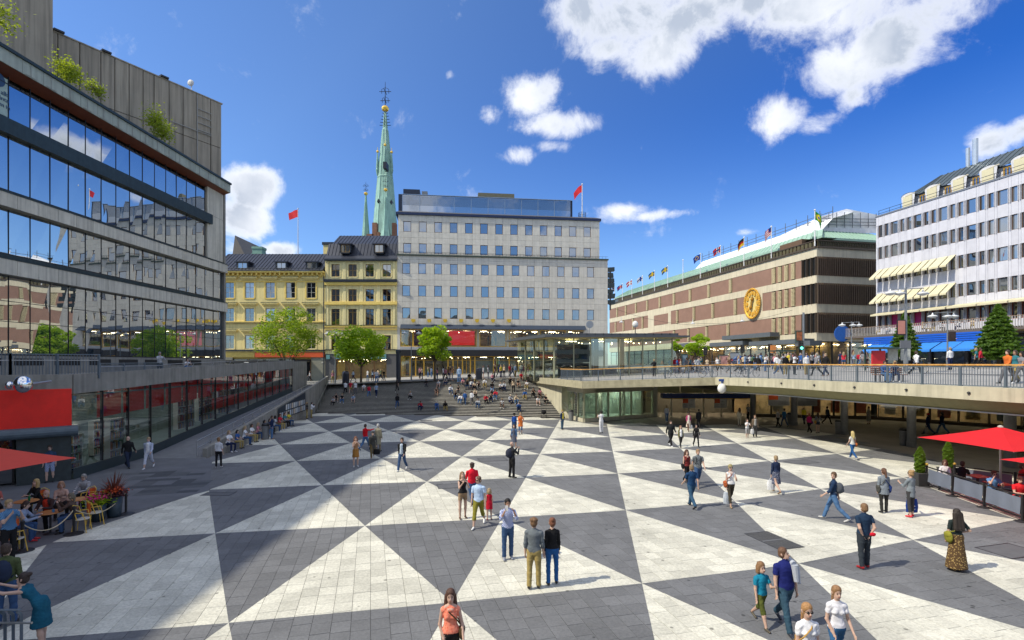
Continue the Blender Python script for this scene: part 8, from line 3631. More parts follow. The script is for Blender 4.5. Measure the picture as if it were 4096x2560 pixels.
def person(loc,yaw,label,top=WHITE,bot=JEAN,shoe=BLACK,hair=BROWN,style='short',skin=SK,legs='stand',arms='down',h=1.75,sex='m',lean=0,sleeve=.45,leglen=2,skirt=0,head=0,pitch=0,slim=1.0,vox=.019,group=None,inner=None,coat=0,glasses=False,cap=None,face=False,key=None,fingers=False):
 """yaw 0 faces the camera (-Y); returns the object and its anchor points"""
 global NP_
 g0=sum(hair)/3
 hair=tuple(round(c*.54+g0*.16,3)for c in hair)
 NP_+=1
 kk=key or NP_
 ms=[mat('skin_%d'%int(skin[0]*1000),skin,.55,var=.05,vscale=20),cloth(top),cloth(bot),mat('shoe_%d_%d_%d'%tuple(int(v*1000)for v in shoe),shoe,.5,var=0),cloth(inner or WHITE)]
 if kk not in PCACHE:
  pr,I=skeleton(h,legs,arms,lean,{'inner':inner,'coat':coat},sleeve,leglen,skirt,sex,head,pitch,slim)
  v,q,s=surf(pr,vox*I['k'])
  v,q,s=[v],[q],[s]
  if fingers:
   off=len(v[0])
   for(w,d,sd,nn,sx_)in I['hands']:
    k=I['k']
    for j in range(5):
     if j<4:
      b0=w+d*.085*k+sd*((j-1.5)*.017*k)
      L_=(.062,.072,.068,.052)[j]*k
      d1=d*math.cos(.35)-nn*sx_*math.sin(.35)
      d2=d*math.cos(1.0)-nn*sx_*math.sin(1.0)
     else:
      b0=w+d*.03*k+sd*.022*k
      L_=.055*k
      d1=d*.7+sd*.7
      d2=d*.95+sd*.2
     pts=[b0-d1*.02*k,b0+d1*L_*.55,b0+d1*L_*.55+d2*L_*.5]
     rad=(.0088*k,.008*k,.006*k)
     vs=[]
     for p,r in zip(pts,rad):
      for a in range(6):
       vs.append(p+(sd*math.cos(a*PI/3)+nn*math.sin(a*PI/3))*r)
     qs=[(c*6+a,c*6+(a+1)%6,(c+1)*6+(a+1)%6,(c+1)*6+a)for c in(0,1)for a in range(6)]+[(12,13,14,15),(12,15,16,17)]
     v.append(np.array(vs))
     q.append(np.array(qs)+off)
     s.append(np.zeros(len(qs),int))
     off+=len(vs)
  me=np_mesh('person',np.concatenate(v),np.concatenate(q),ms,np.concatenate(s))
  hm=None
  hp=hair_prims(style,I)
  if hp:
   v2,q2,_=surf(hp,vox*.95)
   hm=np_mesh('hair',v2,q2,[cloth(hair)])
  PCACHE[kk]=(me,hm,I)
 me,hm,I=PCACHE[kk]
 o=bpy.data.objects.new('person',me)
 COL.objects.link(o)
 o.location=loc
 o.rotation_euler=(0,0,R(yaw))
 if key:
  for i,m in enumerate(ms):
   o.material_slots[i].link='OBJECT'
   o.material_slots[i].material=m
 tag(o,label,'person',group)
 if hm:
  ho=bpy.data.objects.new('hair',hm)
  COL.objects.link(ho)
  ho.parent=o
  ho.material_slots[0].link='OBJECT'
  ho.material_slots[0].material=mat('hair_%d_%d'%(int(hair[0]*1000),int(hair[1]*1000)),hair,.6,var=.3,vscale=30,bump=.8,bscale=40)
 def child(nm,mb,m):
  x=bpy.data.objects.new(nm,mb.mesh(nm,m))
  COL.objects.link(x)
  x.parent=o
 H,k=I['H'],I['k']*I['hs']
 if face:
  for s_ in(-1,1):
   if not glasses:
    mb=MB()
    mb.ball(H(s_*.033,-.083,.133),.0095*k,6)
    child('eye',mb,M_black)
   mb=MB()
   mb.tube(H(s_*.018,-.09,.155),H(s_*.05,-.082,.155),.004*k,n=4)
   child('eyebrow',mb,cloth(BROWN))
  mb=MB()
  mb.tube(H(-.022,-.089,.068),H(.022,-.089,.068),.006*k,n=5)
  child('mouth',mb,mat('lip',(.42,.12,.10),.5,var=0))
 if glasses:
  mb=MB()
  for s_ in(-1,1):
   mb.ball(H(s_*.036,-.090,.133),.026*k,8,sy=.4,sz=.8)
   mb.tube(H(s_*.06,-.08,.138),H(s_*.088,.01,.138),.004*k,n=4)
  mb.tube(H(-.02,-.097,.138),H(.02,-.097,.138),.004*k,n=4)
  child('sunglasses',mb,M_black)
 if cap:
  mb=MB()
  c_=Vector(H(0,.012,.19))
  mb.ball(c_,.105*k,12,sz=.72)
  a,b=Vector(H(-.06,-.09,.19)),Vector(H(.06,-.09,.19))
  cc,dd=Vector(H(.05,-.16,.175)),Vector(H(-.05,-.16,.175))
  mb.face([a,b,cc,dd])
  mb.face([dd-Vector((0,0,.006)),cc-Vector((0,0,.006)),b-Vector((0,0,.006)),a-Vector((0,0,.006))])
  child('cap',mb,cloth(cap))
 M=Matrix.Translation(loc)@Matrix.Rotation(R(yaw),4,'Z')
 return o,(lambda p:M@Vector(p)),I
def bag(P,I,kind,c,label,side=0,w=.32,h=.34,txt=None):
 """kind: hand (hangs from a hand) / hip / back"""
 m=cloth(c)
 hnd=I['hands'][side]
 if kind=='hand':
  p=Vector(hnd[0]+hnd[1]*.09)*1.0
  top=P(p)
  t=thing('carrier_bag',tuple(top),label,'bag')
  mb=MB()
  z0=top.z-h-.14
  n=8
  for(wa,wb,za,zb_)in((.9,1,0,.5),(1,.8,.5,1)):
   mb.lathe((top.x,top.y,z0),[(w*.5*wa,h*za),(w*.5*wb,h*zb_)],10,sq=.45)
  mb.build('bag_body',m,t)
  mb=MB()
  mb.path([(top.x-w*.25,top.y,z0+h),(top.x,top.y,top.z),(top.x+w*.25,top.y,z0+h)],.008,5)
  mb.build('handle',m,t)
  if txt:
   text_mesh(txt,h*.42,MATS['off_white_lettering'],(top.x-w*.32,top.y-w*.235,z0+h*.25),Matrix.Rotation(PI/2,4,'X'),t,'bag_lettering',.004)
 elif kind=='hip':
  s_=-1 if side==0 else 1
  q=I['T'](s_*.21,.0,.0)
  c0=P(q)
  t=thing('shoulder_bag',tuple(c0),label,'bag')
  mb=MB()
  mb.ball(q,w*.5,12,sx=.42,sy=.95,sz=h/w)
  mb.ball(Vector(q)+Vector((s_*.02,0,h*.18)),w*.44,12,sx=.42,sy=.98,sz=h/w*.6)
  mb.v=[tuple(P(v))for v in mb.v]
  mb.build('bag_body',m,t,smooth=True)
  mb=MB()
  mb.path([c0+Vector((0,0,h*.4)),P(I['T'](s_*.13,-.12,.28)),P(I['T'](-s_*.02,-.10,.42)),P(I['T'](-s_*.08,.0,.505)),P(I['T'](0,.11,.38)),P(I['T'](s_*.14,.12,.2)),c0+Vector((0,0,h*.4))],.013,5)
  mb.build('strap',m,t)
 else:
  c0=P(I['T'](0,.17,.27))
  t=thing('rucksack',tuple(c0),label,'rucksack')
  mb=MB()
  mb.ball(c0,w*.5,12,sx=.95,sy=.7,sz=h/w)
  mb.ball(P(I['T'](0,.24,.2)),w*.3,10,sy=.6)
  mb.build('bag_body',m,t,smooth=True)
  for s_ in(-1,1):
   mb=MB()
   mb.path([P(I['T'](s_*.08,.12,.40)),P(I['T'](s_*.10,-.01,.51)),P(I['T'](s_*.11,-.13,.40)),P(I['T'](s_*.13,-.11,.2)),P(I['T'](s_*.13,.10,.1))],.016,5)
   mb.build('strap',m,t)
 return t
 # ---- people on the plaza: (px, py of the feet) or explicit place
def zpt(px,py_head,h):
 """ground place of someone whose feet are out of frame, from the head"""
 Y=(EYE-h)*F/(py_head-HZ)
 return Vector(((px-2048)/F*Y,Y,0))
PINKO=(.75,.20,.12)
def pl(px,py,yaw,label,**k):
 p=gz(px,py)
 k.setdefault('face',p.y<30)
 k.setdefault('fingers',p.y<30)
 k.setdefault('vox',.0145 if p.y<16 else.0175 if p.y<30 else.022)
 return person(p,yaw,label,**k)
def near_(px,pyh,h,yaw,label,**k):
 return person(zpt(px,pyh,h),yaw,label,h=h,face=True,fingers=True,vox=.013,**k)
GARNET=(.16,.015,.03)
o,P,I=near_(1802,2350,1.68,5,'long haired woman in coral sleeveless top walking toward the camera at the bottom edge',top='print:.80,.17,.10/.85,.26,.17',bot=BLACK,hair=AUB,style='long',sex='f',sleeve=0,legs='walk',arms='side',slim=1.04)
bag(P,I,'hip',(.06,.04,.02),'brown crossbody bag on the hip of the woman in coral',1,.27,.28)
o,P,I=pl(2031,2237,8,'man in blue checked shirt and jeans taking a photo with his phone',top='plaid:.02,.06,.35/.60,.65,.75',bot=JEAN,shoe=(.25,.27,.32),hair=BLK,sleeve=1.2,arms='photo',skin=SKT,h=1.76)
hp=P(Vector(I['hands'][0][0]+I['hands'][0][1]*.08))
mb=MB()
mb.box(hp.x-.01,hp.x+.08,hp.y-.03,hp.y-.015,hp.z-.02,hp.z+.14)
tag(mb.build('phone',mat('white_phone',(.7,.7,.7),.3,var=0)),'white phone held up by the man in blue checked shirt','phone')
pl(2136,2354,168,'man in grey sweater and khaki trousers seen from behind beside the red haired woman',top=(.13,.15,.17),bot=KHAKI,hair=(.25,.12,.04),sleeve=1.3,h=1.80,style='curls')
pl(2209,2338,186,'woman in black sweater and tight blue jeans with red hair seen from behind',top=BLACK,bot=(.02,.10,.30),hair=RED,style='bun',sleeve=1.8,sex='f',h=1.72)
pl(1851,2074,20,'woman in black tank top and tan shorts looking down at her phone',top=BLACK,bot=TAN,shoe=(.1,.05,.03),hair=(.35,.18,.07),style='long',sex='f',sleeve=0,leglen=.45,arms='phone',h=1.72,pitch=-22)
pl(1888,2016,200,'person in red jacket half hidden behind the couple in shorts',top=(.62,.012,.03),bot=JEAN,hair=BROWN,style='curls',sleeve=2,legs='walk',arms='swing',slim=1.1)
o,P,I=pl(1914,2106,-10,'man in pale blue shirt and olive three quarter trousers',top=(.42,.55,.75),bot=(.22,.20,.03),shoe=(.7,.7,.7),hair=(.2,.11,.05),sleeve=.5,leglen=1.45,legs='walk',arms='down',h=1.82,head=-35,glasses=True)
pl(1957,2080,190,'small child in red dress behind the man in olive trousers',top=(.45,.01,.03),bot=(.45,.01,.03),shoe=GARNET,hair=BLOND,style='bob',h=1.12,sex='f',sleeve=0,leglen=0,skirt=.32)
pl(1423,1868,25,'woman with orange hair in short striped brown dress',top=(.32,.18,.10),bot='stripe:.45,.20,.03/.14,.07,.02',shoe=(.6,.6,.6),hair=RED,style='long',sex='f',sleeve=0,leglen=0,skirt=.38,arms='phone',h=1.68)
pl(1462,1800,150,'man in bright red jacket and jeans pointing beside two men in coats',top=(.60,.01,.02),bot=JEAN2,hair=BROWN,sleeve=2,legs='walk',arms='point',h=1.78)
o,P,I=pl(1490,1829,20,'stooping old man in dark grey coat carrying a black case',top=(.07,.07,.065),bot=(.15,.11,.05),shoe=(.2,.1,.04),hair=(.05,.05,.05),sleeve=2,coat=.35,lean=24,arms='down',h=1.72,legs='walk')
bag(P,I,'hand',BLACK,'black square case carried by the stooping old man',1,.42,.32)
pl(1513,1806,160,'white haired man in long beige trench coat',top=(.27,.25,.18),bot=(.2,.17,.12),hair=(.6,.6,.58),sleeve=2,coat=.5,h=1.80)
pl(1608,1882,-8,'man in open black jacket with pale shirt and jeans walking toward the camera',top=BLACK,inner=(.42,.50,.60),bot=JEAN,shoe=(.6,.6,.6),hair=BROWN,sleeve=2,legs='walk',arms='swing',h=1.82)
pl(2057,1737,175,'person in blue top and dark skirt left of the orange coat',top=(.015,.07,.30),bot=(.01,.04,.12),hair=BLK,cap=BLACK,sleeve=1,sex='f',leglen=2,skirt=.4,h=1.72)
pl(2082,1737,10,'blonde woman in orange coat and rolled jeans',top=(.62,.17,.04),bot=JEAN2,hair=BLOND,style='bob',sleeve=1.6,coat=.32,leglen=1.4,sex='f',arms='phone',slim=1.2,glasses=True,h=1.74)
o,P,I=pl(2056,1800,-15,'woman in denim jacket and grey dress before the man with black rucksack',top=JEAN2,inner=(.09,.10,.14),bot=(.09,.10,.14),hair=BROWN,style='long',sleeve=1.7,leglen=0,skirt=.42,sex='f',h=1.70)
bag(P,I,'hip',(.20,.13,.12),'taupe handbag of the woman in denim jacket',0,.26,.24)
o,P,I=pl(2048,1912,120,'bald man in black clothes with black rucksack',top=(.02,.022,.028),bot=BLACK,hair=(.15,.09,.05),style='bald',sleeve=2,arms='phone',h=1.80,slim=1.12)
bag(P,I,'back',(.03,.035,.06),'black rucksack of the bald man in black',0,.38,.48)
pl(2249,1718,40,'person in navy jacket with yellow hood at the foot of the steps',top=(.02,.04,.09),inner=(.7,.55,.05),bot=(.05,.10,.16),hair=BLOND,cap=(.45,.36,.12),sleeve=2,h=1.72)
o,P,I=pl(2405,1733,200,'man all in white standing before the glass hall',top=WHITE,bot=WHITE,shoe=BLACK,hair=BLK,sleeve=.5,skin=SKT,arms='phone',h=1.85)
bag(P,I,'hip',BLACK,'black shoulder bag of the man in white',0,.26,.28)
pl(2683,1785,10,'heavy man in black sweater walking from the station doors',top=(.02,.022,.025),bot=BLACK,shoe=WHITE,hair=BROWN,sleeve=1.7,legs='walk',arms='swing',h=1.84,slim=1.2)
pl(2723,1790,0,'girl in olive jacket right of the heavy man in black',top=(.15,.14,.05),inner=WHITE,bot=(.03,.03,.03),hair=(.35,.17,.07),style='long',sleeve=2,sex='f',legs='walk',h=1.55)
pl(2785,1787,-5,'girl in black hooded top walking right of the olive jacket',top=BLACK,bot=BLACK,hair=BLK,style='bob',sleeve=2,sex='f',legs='walk2',arms='swing',h=1.60)
o,P,I=pl(2754,1726,0,'woman in cream dress and magenta cardigan with white bag',top=(.42,.05,.16),inner=(.6,.55,.5),bot=(.62,.56,.48),hair=BLK,style='bun',sex='f',sleeve=1.4,leglen=0,skirt=.48,skin=SKD,h=1.70,legs='walk')
bag(P,I,'hand',WHITE,'white plastic bag of the woman in cream dress',1,.28,.32)
o,P,I=pl(2795,1712,185,'person in black hood with black rucksack near the station doors',top=BLACK,bot=BLACK,hair=BLK,sleeve=2,h=1.75,legs='walk')
bag(P,I,'back',BLACK,'rucksack of the person in black hood',0,.36,.45)
pl(2667,1689,170,'blonde woman in white hooded sweater and jeans entering the station',top=(.45,.47,.52),bot=JEAN2,shoe=WHITE,hair=BLOND,style='bob',sleeve=2,sex='f',legs='walk',arms='swing',h=1.70)
o,P,I=pl(2747,1937,10,'woman with curly auburn hair in maroon top',top=(.20,.03,.03),bot=BLACK,hair=AUB,style='curly',sex='f',sleeve=0,h=1.70,legs='walk')
bag(P,I,'hip',BLACK,'black shoulder bag of the woman in maroon',0,.28,.28)
o,P,I=pl(2792,1947,-5,'young man in black printed T shirt and jeans beside the woman in maroon',top='print:.02,.025,.035/.14,.16,.18',bot=JEAN,shoe=(.2,.2,.22),hair=(.42,.24,.09),sleeve=.5,h=1.80,legs='walk',arms='swing')
bag(P,I,'back',BLACK,'dark rucksack of the young man in black T shirt',0,.34,.42)
pl(2766,2029,190,'man in navy shirt and blue trousers walking away in front of the couple',top=(.012,.045,.12),bot=(.03,.08,.15),hair=(.35,.22,.1),sleeve=.6,legs='walk',arms='swing',h=1.76)
o,P,I=pl(2922,2023,-3,'woman in white tank top and dark trousers with headband and bags',top=WHITE,bot=(.05,.042,.03),shoe=TAN,hair=(.45,.38,.12),sex='f',sleeve=0,leglen=1.75,legs='walk',arms='bag',h=1.72,glasses=True)
bag(P,I,'hand',(.50,.55,.62),'pale plastic carrier bag of the woman in white tank top',0,.30,.45)
bag(P,I,'hip',(.36,.09,.03),'rust brown leather shoulder bag under the arm of the woman in white tank top',0,.34,.30)
o,P,I=pl(3103,1970,188,'short haired blonde woman in navy jacket and patterned skirt',top=(.018,.03,.075),bot='print:.32,.34,.42/.06,.07,.12',shoe=(.2,.12,.06),hair=BLOND,sex='f',sleeve=1.8,leglen=0,skirt=.48,legs='walk',h=1.70,slim=1.1)
bag(P,I,'hand',WHITE,'white paper carrier bag of the woman in patterned skirt',1,.38,.42)
pl(2989,1752,5,'boy in white T shirt and checked shorts',top=WHITE,bot='plaid:.55,.55,.55/.10,.10,.13',shoe=(.4,.35,.3),hair=BROWN,h=1.42,sleeve=.6,leglen=1.1,arms='phone')
o,P,I=pl(3020,1748,-10,'youth in brown jacket beside the boy in checked shorts',top=(.15,.11,.08),inner=(.3,.3,.3),bot=(.05,.05,.055),hair=(.3,.16,.06),sleeve=2,h=1.70)
bag(P,I,'hand',WHITE,'white plastic bag between the boy and the youth',0,.30,.36)
pl(2958,1706,180,'woman in cream trousers and top left of the youth',top=(.55,.50,.38),bot=(.55,.50,.38),hair=AUB,style='long',sex='f',sleeve=1.5,leglen=1.7,h=1.68)
pl(3011,1682,170,'woman in light blue top behind the youth in brown',top=(.22,.38,.55),bot=JEAN2,hair=AUB,style='long',sex='f',sleeve=.5,h=1.68)
pl(2992,1684,20,'person in white printed shirt near the leftmost column',top='print:.6,.6,.6/.1,.1,.1',bot=BLACK,hair=BLK,sleeve=.5,h=1.7)
pl(3112,1709,190,'woman in striped top walking near the second column',top='stripe:.55,.55,.55/.03,.03,.04',bot=BLACK,hair=BLOND,style='pony',sex='f',sleeve=.6,legs='walk',h=1.7)
pl(3137,1707,185,'person in blue vest and jeans beside the striped top',top=(.02,.10,.22),bot=JEAN,hair=BROWN,style='bun',sex='f',sleeve=1,legs='walk2',h=1.72)
o,P,I=pl(3237,1731,185,'woman in magenta top with purple bag',top=(.50,.02,.15),bot=BLACK,hair=(.45,.12,.04),style='bob',sex='f',sleeve=1.2,h=1.68,slim=1.2,legs='walk')
bag(P,I,'hip',(.16,.03,.22),'purple shoulder bag of the woman in magenta',0,.32,.30)
o,P,I=pl(3271,1733,180,'woman in grey top and dark shorts with tan bag',top=(.17,.19,.22),bot=(.03,.04,.07),hair=BROWN,style='long',sex='f',sleeve=1.4,leglen=.4,h=1.68,arms='hips')
bag(P,I,'hip',(.50,.27,.08),'tan handbag of the woman in dark shorts',1,.30,.28)
pl(3216,1697,170,'woman in yellow top behind the woman in magenta',top=(.62,.50,.03),bot=(.02,.03,.06),hair=BLOND,style='bob',sex='f',sleeve=1.2,legs='walk',h=1.7)
o,P,I=pl(3310,1697,90,'person in dark clothes pulling a case under the bridge',top=(.02,.03,.05),bot=BLACK,hair=BLK,sleeve=2,legs='walk',h=1.75)
pl(3475,1697,175,'woman in long grey dress under the bridge',top=(.30,.29,.25),bot=(.30,.29,.25),hair=BROWN,sex='f',sleeve=1.2,leglen=0,skirt=.62,h=1.68)
o,P,I=pl(3712,1738,215,'man in navy jacket and red cap under the bridge',top=NAVY,bot=JEAN,hair=BLK,cap=(.6,.01,.02),sleeve=2,legs='walk',h=1.78)
bag(P,I,'hand',(.45,.42,.36),'pale bag of the man in red cap',1,.3,.4)
pl(3768,1735,200,'man in navy sweater right of the man in red cap',top=NAVY,bot=JEAN2,hair=BROWN,sleeve=2,legs='walk2',h=1.78)
o,P,I=pl(3410,1837,185,'long blonde haired woman in white top and tight jeans',top=(.6,.6,.58),bot=(.02,.09,.26),shoe=(.5,.5,.5),hair=(.72,.55,.16),style='long',sex='f',sleeve=.3,h=1.74,slim=.92,legs='walk',arms='side')
bag(P,I,'hip',(.34,.10,.03),'rust brown handbag of the long haired blonde woman',0,.30,.26)
o,P,I=pl(3335,2081,235,'man in navy sweater and jeans striding with a grey rucksack and looking back',top=(.015,.035,.085),bot=JEAN2,shoe=(.5,.5,.5),hair=(.16,.08,.03),sleeve=1.3,legs='walk',arms='swing',h=1.82,head=65)
bag(P,I,'back',(.08,.09,.11),'grey rucksack of the man in navy sweater',0,.32,.42)
o,P,I=pl(3535,2051,175,'woman with ponytail in loose grey top and black leggings',top=(.20,.23,.27),bot=(.03,.03,.028),hair=(.18,.07,.03),style='pony',sex='f',sleeve=1.5,coat=.22,slim=1.18,h=1.70)
bag(P,I,'hip',(.07,.07,.065),'dark grey crossbody bag of the woman in loose grey top',1,.24,.36)
bag(P,I,'hip',(.01,.03,.14),'navy shopping bag behind the woman with ponytail',0,.26,.34)
o,P,I=pl(3643,2068,195,'woman in grey tunic and red shoes carrying a blue shopping bag',top=(.19,.22,.25),bot=(.045,.045,.05),shoe=(.6,.02,.04),hair=(.50,.28,.08),style='bun',sex='f',sleeve=1.4,leglen=1.7,coat=.2,arms='bag',legs='stand',h=1.74,glasses=True)
bag(P,I,'hand',(.01,.04,.22),'large royal blue shopping bag with white letters',0,.48,.50,txt='JC')
o,P,I=pl(3456,2273,183,'man in navy waistcoat with white sleeves and dark jeans seen from behind',top=(.015,.035,.075),bot=(.03,.038,.05),shoe=(.35,.015,.02),hair=(.30,.15,.05),sleeve=.45,arms='behind',h=1.80,slim=1.08,legs='stand')
mb=MB()
c0=P(I['T'](-.12,.17,.02))
mb.ball(c0,.07,8,sx=1.3,sy=.6,sz=.8)
tag(mb.build('red_cloth',cloth((.6,.01,.03))),'bunched red cloth held behind the man in navy waistcoat','cloth')
o,P,I=pl(3826,2282,172,'woman with very long black hair in long patterned gold skirt',top=(.02,.03,.03),bot='print:.36,.25,.09/.09,.05,.02',shoe=(.15,.1,.04),hair=(.045,.03,.022),style='verylong',sex='f',sleeve=.7,leglen=2,skirt=.88,arms='hips',h=1.70,slim=1.05)
bag(P,I,'hip',(.23,.22,.03),'olive shoulder bag of the woman in gold skirt',1,.32,.34)
pl(3044,2500,15,'boy in turquoise polo shirt and green cargo shorts holding his father by the arm',top=(.01,.20,.33),bot=(.075,.09,.02),shoe=(.08,.07,.05),hair=(.36,.17,.05),style='bob',h=1.38,sleeve=.5,leglen=1.15,legs='walk',arms='bag')
o,P,I=pl(3140,2514,5,'man in navy polo shirt and jeans with a grey jacket over his shoulder',top=(.012,.018,.13),bot=(.03,.07,.11),shoe=(.03,.035,.05),hair=(.2,.09,.04),sleeve=.5,legs='walk',arms='down',h=1.80,head=40,pitch=-12,slim=1.1)
mb=MB()
for(a,b,r0,r1)in((I['T'](.12,.08,.54),I['T'](.13,-.10,.50),.06,.07),(I['T'](.13,-.12,.50),I['T'](.15,-.16,.16),.075,.05),(I['T'](.15,.10,.5),I['T'](.2,.14,.2),.07,.06),(I['T'](.19,-.12,.44),I['T'](.24,-.12,.1),.05,.03)):
 mb.tube(P(a),P(b),r0,r1,9)
tag(mb.build('grey_jacket',cloth((.40,.43,.50))),'pale grey jacket slung over the shoulder of the man in navy polo','jacket')
near_(3347,2338,1.64,-5,'girl in white T shirt and jeans walking at the bottom right',top=(.66,.66,.72),bot=(.03,.10,.22),hair=(.42,.20,.06),style='pony',sex='f',sleeve=.4,legs='walk',arms='side',slim=.95)
o,P,I=near_(3229,2422,1.68,0,'woman in white scoop neck top and brown sunglasses cut by the bottom edge',top=(.70,.71,.76),bot=JEAN,hair=(.60,.28,.06),style='pony',sex='f',sleeve=.45,glasses=True,arms='down')
bag(P,I,'hip',(.45,.27,.08),'tan strapped bag of the woman in sunglasses',0,.3,.3)
# left side, in the shade
pl(512,1871,60,'bald man in black sweater striding along the shop front',top=BLACK,bot=(.02,.03,.06),hair=BROWN,style='bald',sleeve=2,legs='walk',arms='swing',h=1.78,head=-40,slim=1.1)
pl(594,1873,15,'man in white three quarter trousers and open pale shirt in the shade',top=(.40,.45,.58),inner=WHITE,bot=(.50,.53,.62),shoe=WHITE,hair=BLOND,sleeve=1.8,leglen=1.5,legs='walk',arms='swing',h=1.76)
pl(875,1871,190,'woman in white lace top and black leggings by the ramp wall',top=(.55,.56,.60),bot=BLACK,shoe=(.5,.5,.5),hair=(.40,.19,.06),style='bun',sex='f',sleeve=.9,legs='stand',h=1.66)
pl(199,1930,30,'man in blue checked shorts standing behind the coral parasol',top=(.03,.06,.12),bot='plaid:.03,.07,.28/.5,.55,.65',hair=BROWN,sleeve=.5,leglen=.85,h=1.78)
pl(36,2250,70,'fair haired man in blue plaid shirt and black trousers beside the rope post',top='plaid:.02,.08,.20/.12,.26,.42',bot=BLACK,hair=(.45,.28,.1),sleeve=.6,arms='phone',h=1.80)
o,P,I=person(Vector((-11.2,11.3,0)),200,'man in green jacket with dark rucksack cut by the left edge',top=(.07,.09,.04),bot=JEAN,hair=BROWN,sleeve=2,h=1.78,vox=.016)
bag(P,I,'back',(.02,.03,.06),'dark blue rucksack of the man in green jacket',0,.40,.50)
o,P,I=person(Vector((-9.55,10.35,0)),-75,'woman in teal dress leaning on the curved railing with hair tied up',top=(.01,.09,.15),bot=(.01,.09,.15),hair=(.06,.035,.03),style='bun',sex='f',sleeve=0,leglen=0,skirt=.45,lean=38,arms='lean',h=1.68,pitch=-30,vox=.015,fingers=True)
# seated guests of the left cafe
def seat(x,y,yaw,label,grp,**k):
 k.setdefault('legs','sit')
 k.setdefault('arms','table')
 k.setdefault('lean',12)
 return person(Vector((x,y,0)),yaw,label,vox=.018,group=grp,face=True,**k)
G1='guests seated at the left cafe'
seat(-16.05,16.5,115,'man in light blue shirt and jeans seated with his back to the plaza',G1,top=(.24,.30,.42),bot=JEAN,shoe=(.45,.02,.03),hair=BROWN,sleeve=2,lean=24)
seat(-15.1,17.7,-60,'man in brown jacket bent over his phone at the round table',G1,top=(.085,.055,.045),bot=JEAN,shoe=BLACK,hair=(.2,.16,.1),style='pony',sleeve=2,lean=22,pitch=-25,arms='phone')
seat(-16.35,18.0,10,'bearded man in red shirt and dark jacket facing the plaza',G1,top=(.05,.03,.03),inner=(.5,.04,.02),bot=BLACK,hair=(.2,.1,.05),style='bald',sleeve=2)
seat(-17.2,20.6,5,'grey haired man in striped shirt, dark vest and sunglasses',G1,top='stripe:.5,.5,.52/.04,.05,.08',bot=BLACK,hair=GREY,sleeve=2,glasses=True,arms='lap')
seat(-18.3,19.7,-10,'blonde woman in black at the table with the green bottle',G1,top=BLACK,bot=BLACK,hair=(.62,.42,.12),style='curly',sex='f',sleeve=1.5,pitch=-20)
seat(-17.05,19.3,40,'strawberry blonde guest between the black dressed woman and the bearded man',G1,top=(.45,.3,.25),bot=BLACK,hair=(.5,.25,.12),style='bob',sex='f',sleeve=.6)
seat(-18.5,18.0,60,'guest in black with a red cap at the left table',G1,top=BLACK,bot=BLACK,hair=BROWN,cap=(.5,.01,.02),sleeve=2)
seat(-19.3,19.0,50,'guest in dusty pink top at the left edge of the cafe',G1,top=(.4,.12,.1),bot=BLACK,hair=BROWN,style='bob',sex='f',sleeve=1)
seat(-15.6,15.5,80,'strawberry blonde guest behind the man in plaid shirt',G1,top=(.3,.2,.2),bot=BLACK,hair=(.5,.25,.12),style='bob',sex='f',sleeve=1)
G2='guests seated at the right cafe'
seat(20.05,23.6,-45,'brown haired woman in white shirt with sunglasses behind the fence',G2,top=(.6,.6,.64),bot=JEAN,hair=(.16,.06,.03),style='bob',sex='f',sleeve=2,glasses=True)
seat(20.35,23.1,120,'man in black shirt with his back turned behind the fence',G2,top=BLACK,bot=JEAN,hair=(.05,.03,.02),sleeve=.6)
seat(19.95,21.2,-15,'man in light blue polo and sunglasses resting his chin on his hands',G2,top=(.10,.25,.50),bot=BLACK,hair=(.12,.06,.03),sleeve=.5,glasses=True,arms='chin')
seat(22.6,22.7,60,'man in red shirt reading under the red parasol',G2,top=(.45,.02,.02),bot=BLACK,hair=(.12,.06,.03),sleeve=.5,arms='phone',pitch=-20)
seat(19.95,20.1,-20,'fair haired man in red T shirt leaning at the right edge',G2,top=(.62,.02,.03),bot=BLACK,hair=(.4,.22,.1),sleeve=.5)
# group sitting by the ramp wall
rg=random.Random(21)
COLS=[BLACK,NAVY,(.40,.42,.46),WHITE,(.45,.02,.04),(.03,.10,.3),(.25,.35,.5),(.12,.12,.13),(.5,.4,.28),(.10,.16,.08),(.03,.16,.2),(.5,.2,.25),(.2,.2,.22),WHITE,(.15,.08,.05),(.55,.45,.05)]
HRS=[(BROWN,'short'),(BLK,'short'),(BLOND,'long'),(BROWN,'long'),(BLOND,'pony'),(GREY,'short'),(AUB,'long'),(BROWN,'bob'),(BLK,'bob')]
NM={BLACK:'black',NAVY:'navy',WHITE:'white'}
def cname(c):
 if c in NM:
  return NM[c]
 r,g,b=c
 for n,v in(('grey',(.4,.42,.46)),('red',(.45,.02,.04)),('blue',(.03,.1,.3)),('light blue',(.25,.35,.5)),('dark grey',(.12,.12,.13)),('beige',(.5,.4,.28)),('dark green',(.1,.16,.08)),('teal',(.03,.16,.2)),('pink',(.5,.2,.25)),('charcoal',(.2,.2,.22)),('brown',(.15,.08,.05)),('yellow',(.55,.45,.05)),('orange',(.6,.15,.03))):
  if sum(abs(a-q)for a,q in zip(c,v))<.08:
   return n
 return 'plain'
SEEN=set()
PROTO={'st':dict(legs='stand',arms='down'),'wk':dict(legs='walk',arms='swing'),'wk2':dict(legs='walk2',arms='swing2'),'ph':dict(legs='stand',arms='phone',lean=4),'si':dict(legs='step',arms='lap',lean=22),'si2':dict(legs='step',arms='phone',lean=30,pitch=-15),'si3':dict(legs='cross',arms='lap',lean=10),'be':dict(legs='sit',arms='lap',lean=8)}
